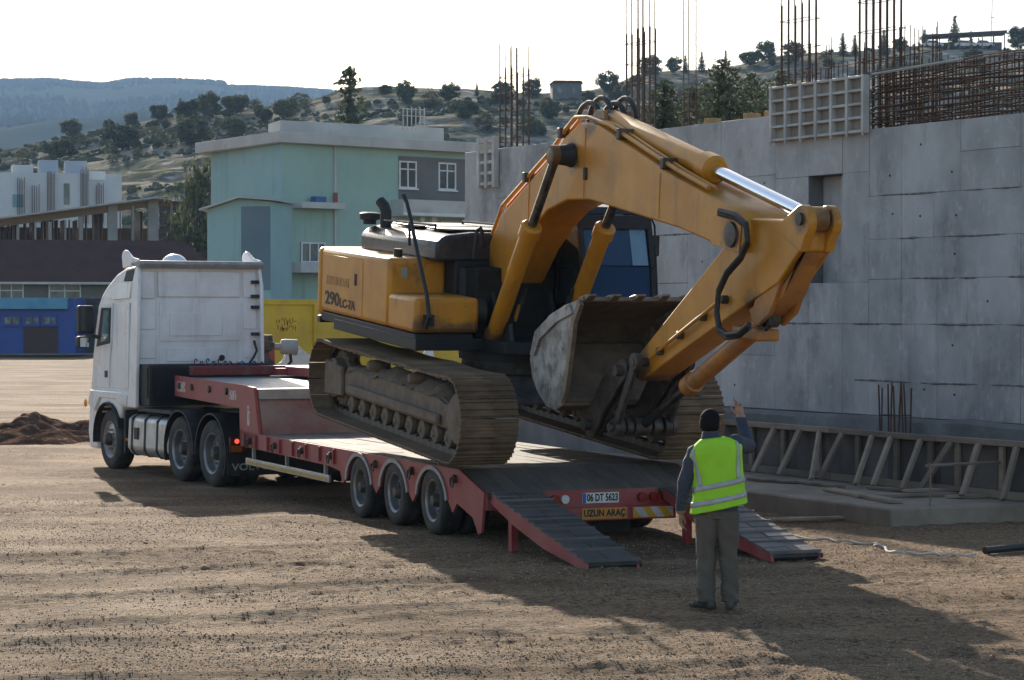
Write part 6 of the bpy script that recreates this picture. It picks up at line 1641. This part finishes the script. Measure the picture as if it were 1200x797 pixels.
# house on the crest, shelter and mast on the hilltop
def on_hill(px_, py_):
    """where the view ray through this pixel meets the near hillside"""
    Y = np.linspace(175, 428, 400); x = (px_ - 600) / CAM_F * Y
    d = (CAM_H - (py_ - HOR) * Y / CAM_F) - near_z(x, Y)
    i = np.argmax(d < 0)
    y = Y[i] if d[i] < 0 else 428.0
    x = (px_ - 600) / CAM_F * y
    return x, y, float(near_z(np.array([x]), np.array([y]))[0])
x, y, z = on_hill(663, 112)
ch = empty('crest_house', (x, y, z - 1.0), (0, 0, 0.1), 'small grey house on the hill crest above the excavator boom', 'house')
MB().bx(-2.7, 2.7, -2, 2, 0, 3.0).build('wall', pl_grey, ch); MB().prism([(-3, 3.0), (3, 3.0), (2.5, 3.5), (-2.5, 3.5)], -2.3, 2.3).build('roof', broof, ch)
MB().bx(-1.8, -1.0, -2.05, -2.003, 1.2, 2.2).build('window', wgl, ch); MB().bx(0.8, 1.6, -2.05, -2.003, 1.2, 2.2).build('window', wgl, ch)
x, y, z = on_hill(1118, 56)
sh_ = empty('hilltop_shelter', (x, y, z), (0, 0, -0.05), 'long open shelter with a dark flat roof on the hilltop', 'shelter')
MB().prism([(-6.0, 1.9), (9.2, 2.6), (9.3, 3.1), (-6.2, 2.35)], -2.5, 2.5).build('roof', pm('dark_shelter_roof', (0.06, 0.05, 0.05), rough=0.8), sh_)
for k in range(8): MB().bx(-5.6 + 2.05 * k, -5.4 + 2.05 * k, -2.2, -2.0, -0.8, 2.0 + 0.08 * k).build('post', M['timber'], sh_)
MB().bx(-5.8, 9, 2.0, 2.2, -0.8, 1.4).build('back_wall', pl_grey, sh_)
for i, (xx, cl) in enumerate(((-4.2, 'white'), (1.6, 'white'), (5.2, 'white'))):
    c = empty('parked_car', (x + xx, y - 0.5, z + 0.05), (0, 0, 0.05), 'white car parked under the hilltop shelter', 'car', 'cars under the hilltop shelter')
    MB().prism([(-1.9, 0.3), (1.9, 0.3), (1.95, 0.75), (1.2, 0.85), (0.6, 1.35), (-0.9, 1.38), (-1.5, 0.9), (-1.95, 0.8)], -0.8, 0.8).build('body', M['white'], c, bevel=0.08)
    for sx in (-1.2, 1.2):
        for sy in (-0.82, 0.62): MB().cyl((sx, sy, 0.3), (sx, sy + 0.2, 0.3), 0.3).build('wheel', M['tyre'], c)
    MB().prism([(-1.3, 0.9), (1.0, 0.9), (0.5, 1.28), (-0.85, 1.3)], -0.81, -0.802).build('window', wgl, c)
x, y, z = on_hill(1162, 57)
ms = empty('radio_mast', (x, y, z - 0.5), (0, 0, 0), 'slender lattice radio mast on the hilltop behind the shelter', 'mast')
for k in range(3):
    a = k * 2.094; MB().tube([(0.45 * math.cos(a), 0.45 * math.sin(a), 0), (0.08 * math.cos(a), 0.08 * math.sin(a), 10.5)], 0.035, 4).build('leg', M['greybar'], ms)
for k in range(12):
    r_ = 0.45 - 0.032 * k; z_ = 0.4 + 0.82 * k
    MB().tube([(r_ * math.cos(j * 2.094), r_ * math.sin(j * 2.094), z_ + 0.4 * (j % 2)) for j in range(4)], 0.02, 4).build('brace', M['greybar'], ms)
MB().tube([(0, 0, 6.4), (0.7, 0, 6.5), (-0.7, 0, 6.4)], 0.04, 4).build('arm', M['greybar'], ms)

# ================================================================ trees
leaf_round = pm('bush_leaf', (0.078, 0.092, 0.048), (0.12, 0.125, 0.065), 0.9, rough=0.8, spec=0.2, rand=0.25, transl=0.22)
leaf_con = pm('conifer_leaf', (0.075, 0.092, 0.056), (0.135, 0.145, 0.085), 1.3, rough=0.8, spec=0.2, rand=0.2, transl=0.2)
leaf_pale = pm('scrub_leaf', (0.15, 0.145, 0.075), (0.10, 0.11, 0.055), 1.0, rough=0.85, spec=0.2, rand=0.25, transl=0.2)
bark = pm('tree_bark', (0.10, 0.075, 0.055), (0.07, 0.052, 0.04), 4, rough=0.9, bump=0.4)
def leafquad(V, Fc, c, s, rs):
    n = Vector(rs.normal(size=3)); n.normalize()
    t = n.orthogonal().normalized(); q = n.cross(t)
    a = rs.uniform(0, 6.28); t, q = t * math.cos(a) + q * math.sin(a), q * math.cos(a) - t * math.sin(a)
    i = len(V)
    V.extend([tuple(c - t * s - q * s * 0.45), tuple(c + t * s - q * s * 0.3), tuple(c + t * s * 0.8 + q * s * 0.5), tuple(c - t * s * 0.7 + q * s * 0.4)])
    Fc.append((i, i + 1, i + 2, i + 3))
def mesh_vf(name, V, Fc, mat):
    me = bpy.data.meshes.new(name); me.from_pydata(V, [], Fc); me.materials.append(mat); me.update(); return me
def round_crown(seed, nclump=52, per=52, leaf=0.055, mat=None):
    """unit tree, height 1, crown wider than tall"""
    rs = np.random.RandomState(seed); V, Fc = [], []
    for k in range(nclump):
        while True:
            p = rs.uniform(-1, 1, 3)
            if 0.25 < np.dot(p, p) < 1: break
        c = Vector((p[0] * 0.46 * rs.uniform(0.8, 1.1), p[1] * 0.46, 0.52 + p[2] * 0.42))
        if c.z < 0.10: c.z = 0.10 + rs.rand() * 0.1
        r_ = rs.uniform(0.11, 0.2)
        for j in range(per):
            d = Vector(rs.normal(size=3)); d.normalize()
            leafquad(V, Fc, c + Vector((d.x, d.y, d.z * 0.75)) * r_ * rs.uniform(0.45, 1.0), leaf * rs.uniform(0.5, 1.1), rs)
    return mesh_vf('crown', V, Fc, mat or leaf_round)
def trunk_mesh(seed, r=0.035, h=0.6, limbs=4):
    rs = random.Random(seed); mb = MB()
    mb.tube([(0, 0, -0.06), (rs.uniform(-.02, .02), 0, h * 0.4), (rs.uniform(-.05, .05), rs.uniform(-.04, .04), h)], [r, r * 0.75, r * 0.35], 6)
    for k in range(limbs):
        a = rs.uniform(0, 6.28); mb.tube([(0, 0, h * 0.35), (0.14 * math.cos(a), 0.14 * math.sin(a), h * 0.62), (0.3 * math.cos(a), 0.3 * math.sin(a), h * rs.uniform(0.8, 1.2))], [r * 0.5, r * 0.35, r * 0.12], 5)
    return mb.mesh('trunk', bark)
def conifer_crown(seed, levels=20, leaf=0.02, wide=0.26, per=1.0, droop=0.25, bare=0.08, sparse=1.0, ex=0.85):
    rs = np.random.RandomState(seed); V, Fc = [], []
    for l in range(levels):
        f = l / levels; z = bare + (1 - bare) * f
        rad = wide * (1 - f) ** ex * (0.72 + 0.45 * rs.rand()) + 0.015
        nb = max(3, int((9 - 5 * f) * sparse))
        a0 = rs.uniform(0, 6.28)
        for b_ in range(nb):
            a = a0 + 6.283 * b_ / nb + rs.uniform(-0.3, 0.3); ln = rad * rs.uniform(0.6, 1.15)
            steps = max(2, int(ln / leaf * 0.8))
            for s in range(steps):
                t = (s + 0.5) / steps
                c = Vector((math.cos(a) * ln * t, math.sin(a) * ln * t, z - droop * ln * t + 0.10 * ln * t * t))
                for q in range(int(3 * per) + 1):
                    off = Vector(rs.normal(size=3)) * leaf * 0.75 * (1.1 - 0.5 * t)
                    leafquad(V, Fc, c + off, leaf * rs.uniform(0.6, 1.15), rs)
    return mesh_vf('crown', V, Fc, leaf_con)
def con_trunk(seed): 
    return MB().tube([(0, 0, -0.04), (0.004, 0, 0.5), (0, 0, 0.97)], [0.022, 0.012, 0.003], 7).mesh('trunk', bark)
rc_ = [round_crown(s, leaf=0.05) for s in (1, 2, 3, 4)]; rt_ = [trunk_mesh(s) for s in (1, 2)]
pc_ = [round_crown(s, 30, 30, 0.05, leaf_pale) for s in (11, 12)]
cc_ = [conifer_crown(s, 18, 0.026, 0.24) for s in (5, 6)]; ct_ = con_trunk(1)
def tree(name, crown, trunk, x, y, z, h, w, label, group, rot=None):
    e = empty(name, (x, y, z), (0, 0, rng.uniform(0, 6.28) if rot is None else rot), label, 'tree' if 'tree' in name or 'conifer' in name else 'bush', group)
    e.scale = (w, w, h)
    link('crown', crown, e); link('trunk', trunk, e)
    return e
RND = 'dark green rounded tree growing on the dry rocky hillside'; CON = 'dark pointed conifer growing on the dry rocky hillside'; PAL = 'pale scrubby bush growing among the hillside rocks'
spots = [(85, 160, 22, 0), (128, 143, 14, 0), (155, 150, 18, 0), (187, 142, 22, 0), (212, 140, 24, 1), (222, 140, 26, 0), (246, 138, 30, 0), (277, 134, 26, 0), (228, 170, 34, 0), (143, 176, 34, 0), (76, 188, 24, 0), (58, 182, 16, 0), (275, 162, 28, 0), (335, 142, 30, 0), (352, 127, 20, 2), (181, 165, 18, 2), (196, 172, 20, 2), (475, 120, 26, 0), (452, 112, 14, 0), (505, 122, 20, 2), (527, 119, 22, 0), (559, 113, 16, 1), (590, 122, 26, 0), (624, 116, 24, 0), (570, 155, 26, 2), (645, 140, 24, 0), (620, 160, 26, 0), (680, 114, 16, 1), (712, 110, 26, 0), (690, 124, 18, 0), (762, 92, 26, 0), (790, 86, 20, 0), (803, 86, 20, 1), (822, 86, 24, 1), (850, 80, 20, 1), (878, 78, 20, 0), (897, 74, 26, 0), (930, 72, 24, 0), (987, 66, 26, 1), (1001, 66, 24, 1), (1035, 66, 30, 1), (1055, 62, 18, 0), (1118, 56, 38, 1), (1083, 52, 20, 1), (1137, 53, 20, 1), (1146, 50, 12, 1), (1195, 56, 28, 0), (1140, 80, 22, 0), (1102, 84, 22, 1), (545, 140, 26, 0), (480, 150, 22, 0), (300, 130, 16, 2), (310, 145, 20, 0), (100, 172, 14, 2), (40, 178, 12, 2), (215, 150, 16, 2), (640, 126, 14, 2), (730, 118, 20, 0), (745, 104, 16, 0)]
sr = random.Random(77)
for k in range(90):
    px_ = sr.uniform(-20, 1220); c = float(knots(np.array([px_]), NEAR)[0]); spots.append((px_, c + 6 + abs(sr.gauss(0, 1)) * 32, sr.uniform(6, 15), sr.choice((0, 2, 2, 0))))
for px_, py_, hp, kind in spots:
    x, y, z = on_hill(px_, py_); h = hp * y / CAM_F
    if kind == 0: tree('round_tree', sr.choice(rc_), sr.choice(rt_), x, y, z - 0.04 * h, h * 1.05, h * sr.uniform(0.95, 1.3), RND, 'rounded trees on the hillside')
    elif kind == 1: tree('conifer', sr.choice(cc_), ct_, x, y, z - 0.03 * h, h * 1.08, h * sr.uniform(1.0, 1.3), CON, 'conifers on the hillside')
    else: tree('scrub_bush', sr.choice(pc_), sr.choice(rt_), x, y, z - 0.1 * h, h, h * sr.uniform(1.1, 1.5), PAL, 'scrub on the hillside')
# the conifer behind the green building, the one at its left corner
big = [conifer_crown(s, 30, 0.012, 0.20, 1.6, 0.3) for s in (21,)]
p = at_depth(410, 366, 172.0); h = (366 - 74) * 172 / CAM_F + CAM_H
tree('conifer', big[0], ct_, p.x, p.y, -0.3, h + 0.3, h * 1.15, 'tall dark conifer rising behind the green building roof', None)
p = at_depth(236, 366, 168.0); h = (366 - 180) * 168 / CAM_F + CAM_H
tree('round_tree', round_crown(31, 70, 60, 0.03), rt_[0], p.x, p.y, -0.3, h, h * 0.42, 'dark tree against the left end of the green building', None)
# close conifers behind the wall, feathery
nc = [conifer_crown(s, 34, 0.0068, 0.40, 1.3, 0.10, 0.56, 1.1, 1.0) for s in (41, 42, 43)]
for i, (px_, ytop, Y, wd, lb_) in enumerate(((778, 92, 70, 1.12, 'leafy spreading conifer just behind the wall left of the pale rods'), (846, 67, 76, 0.98, 'tall pointed conifer just behind the wall beside the pale rods'), (880, 84, 80, 0.95, 'dark conifer behind the wall near the form panel'), (812, 100, 84, 0.9, 'darker conifer half hidden between its taller neighbours behind the wall'), (915, 80, 90, 0.9, 'dark conifer behind the wall at the form panel corner'))):
    p = at_depth(px_, 366, Y); h = (366 - ytop) * Y / CAM_F + CAM_H
    tree('conifer', nc[i % 3], ct_, p.x, p.y, -0.3, h + 0.3, h * wd, lb_, None, rot=i * 1.3)

# ================================================================ heaps, rocks and loose things on the ground
def rock_mesh(seed, n=1):
    bm = bmesh.new(); bmesh.ops.create_icosphere(bm, subdivisions=n, radius=1)
    rs = random.Random(seed)
    for v in bm.verts: v.co *= rs.uniform(0.7, 1.15); v.co.z *= 0.7
    me = bpy.data.meshes.new('rock'); bm.to_mesh(me); bm.free()
    return me
def heap(name, c, rx, ry, h, mat, label, cat, seed, nrock=0, rmat=None):
    n = 110; xs = np.linspace(-1.25, 1.25, n); X, Y = np.meshgrid(xs, xs)
    r = np.sqrt(X * X + Y * Y)
    Z = h * np.clip(1 - r, 0, 1) ** 0.7 * (0.7 + 0.8 * fbm(X * 2.5 + seed, Y * 2.5, 3, seed)) + 0.30 * h * fbm(X * 8, Y * 8, 3, seed + 5) * np.clip(1.3 - r, 0, 1) - 0.06 - 0.1 * sstep(0.95, 1.2, r)
    o = link(name, grid_mesh(name, X * rx, Y * ry, Z, mat), None, (c[0], c[1], gz(c[0], c[1])))
    return tag(o, label, cat)
dsoil = pm('dug_soil', (0.07, 0.042, 0.03), (0.13, 0.08, 0.055), 2.5, 0.42, 0.58, fine=(5, (0.3, 0.23, 0.17), 0.6, 0.68), rough=0.95, spec=0.0, bump=0.9, bscale=7, bdist=0.06)
heap('soil_mound', G(30, 512, -0.1), 2.7, 3.8, 0.55, dsoil, 'low mound of dark reddish dug soil on the dirt beside the truck cab', 'soil', 3)
pale = pm('pale_rubble', (0.55, 0.5, 0.45), (0.5, 0.42, 0.36), 2, rough=0.9, bump=0.6, bscale=8)
c_ = at_depth(362, 366, 49.0); heap('rubble_heap', (c_.x, c_.y), 2.6, 1.8, 2.1, pale, 'heap of pale pinkish rubble behind the trailer neck', 'rubble', 8)
c_ = at_depth(500, 366, 47.0); heap('rubble_heap', (c_.x, c_.y), 2.4, 1.6, 2.35, pm('white_rubble', (0.68, 0.66, 0.62), (0.5, 0.48, 0.45), 3, rough=0.9, bump=0.8, bscale=10), 'heap of white broken stone seen under the excavator body', 'rubble', 15)
# gravel, grit and clods: past counting
def scatter(name, n, smin, smax, pw, y0, y1, mat, label, seed):
    pr = np.random.RandomState(seed)
    y = y0 + (y1 - y0) * pr.rand(n) ** 1.35; x = pr.uniform(-0.25, 0.25, n) * y
    k = pr.rand(n) < 0.25 + 0.75 * sstep(-0.3, 0.3, fbm(x * 0.7, y * 1.1, 3, 51)); x, y = x[k], y[k]; n = len(x)
    s = smin + (smax - smin) * pr.rand(n) ** pw
    z = ground_z(x, y)
    base = np.array([(1, 0, 0), (0, 1, 0), (-1, 0, 0), (0, -1, 0), (0, 0, 1), (0, 0, -1)], dtype=np.float64)
    a = pr.uniform(0, 6.28, n); ca, sa = np.cos(a), np.sin(a)
    b = base[None] * (1 + 0.5 * (pr.rand(n, 6, 1) - 0.5)) * s[:, None, None] * np.stack([0.8 + 0.6 * pr.rand(n), 0.8 + 0.4 * pr.rand(n), 0.5 + 0.35 * pr.rand(n)], -1)[:, None, :]
    V = np.stack([b[..., 0] * ca[:, None] - b[..., 1] * sa[:, None] + x[:, None], b[..., 0] * sa[:, None] + b[..., 1] * ca[:, None] + y[:, None], b[..., 2] + z[:, None] + s[:, None] * 0.25], -1).reshape(-1, 3).astype(np.float32)
    f = np.array([(0, 1, 4), (1, 2, 4), (2, 3, 4), (3, 0, 4), (1, 0, 5), (2, 1, 5), (3, 2, 5), (0, 3, 5)])
    Fx = (f[None] + (np.arange(n) * 6)[:, None, None]).reshape(-1, 3).astype(np.int32)
    me = bpy.data.meshes.new(name); me.vertices.add(len(V)); me.vertices.foreach_set('co', V.ravel())
    me.loops.add(Fx.size); me.loops.foreach_set('vertex_index', Fx.ravel()); me.polygons.add(len(Fx)); me.polygons.foreach_set('loop_start', np.arange(0, Fx.size, 3, dtype=np.int32))
    me.materials.append(mat); me.update(calc_edges=True)
    return tag(link(name, me), label, 'gravel', kind='stuff')
grit = pm('grit', (0.44, 0.33, 0.225), (0.22, 0.155, 0.10), 14, 0.42, 0.58, rough=0.9, spec=0.1, fine=(45, (0.47, 0.38, 0.29), 0.56, 0.66))
scatter('gravel', 95000, 0.004, 0.011, 2.0, 15.2, 34, grit, 'fine gravel and grit strewn over the packed dirt lot', 8)
scatter('dirt_clods', 900, 0.009, 0.024, 3.5, 15.2, 46, grit, 'small dirt clods and stones lying on the lot', 9)
# white rope / hose strip and black pipe
pth = []
for px_, py_ in ((905, 627), (940, 632), (985, 637), (1025, 640), (1035, 644), (1048, 650), (1075, 652), (1110, 653), (1150, 655)):
    x, y = G(px_, py_); pth.append((x, y, gz(x, y) + 0.03))
sm_ = []
for i in range(len(pth) - 1):
    for k in range(6):
        f = k / 6; a_, b_ = Vector(pth[i]), Vector(pth[i + 1]); q = a_.lerp(b_, f)
        sm_.append((q.x + 0.035 * math.sin((i + f) * 5.1), q.y + 0.05 * math.sin((i + f) * 3.3 + 1), q.z - 0.012 + 0.012 * math.sin((i + f) * 9)))
pth = sm_
MB().tube(pth, 0.016, 6).build('white_rope', pm('rope_white', (0.62, 0.58, 0.52), (0.5, 0.45, 0.38), 9, rough=0.8))
ro2 = bpy.data.objects['white_rope']; tag(ro2, 'pale rope snaking over the dirt beside the right ramp', 'rope')
x0, y0 = G(1155, 652); x1, y1 = G(1235, 645)
pi_ = MB().tube([(x0, y0, gz(x0, y0) + 0.05), ((x0 + x1) / 2, (y0 + y1) / 2, gz(x0, y0) + 0.055), (x1, y1, gz(x1, y1) + 0.05)], 0.04, 10).build('black_pipe', M['black'])
tag(pi_, 'black pipe lying on the dirt beyond the pale rope', 'pipe')
lay('loose_board', G(900, 612), G(1010, 609), 0.12, 0.03, 0.02, 'timber', 'thin board lying on the dirt before the slab edge', 'board')

# ================================================================ hazy air
hz = MB().bx(-3950, 3950, -150, 4250, -25.0, 470).build('haze', None, None, smooth=False)
hm_ = bpy.data.materials.new('haze'); hm_.use_nodes = True
hn = hm_.node_tree.nodes; hn.remove(hn['Principled BSDF'])
pv_ = hn.new('ShaderNodeVolumePrincipled')
pv_.inputs['Color'].default_value = (0.42, 0.66, 1.0, 1)
pv_.inputs['Density'].default_value = 0.00015
pv_.inputs['Anisotropy'].default_value = 0.0
hm_.node_tree.links.new(pv_.outputs[0], hn['Material Output'].inputs['Volume'])
hz.data.materials.append(hm_)
tag(hz, 'pale bluish haze filling the air over the valley', 'haze', kind='stuff')
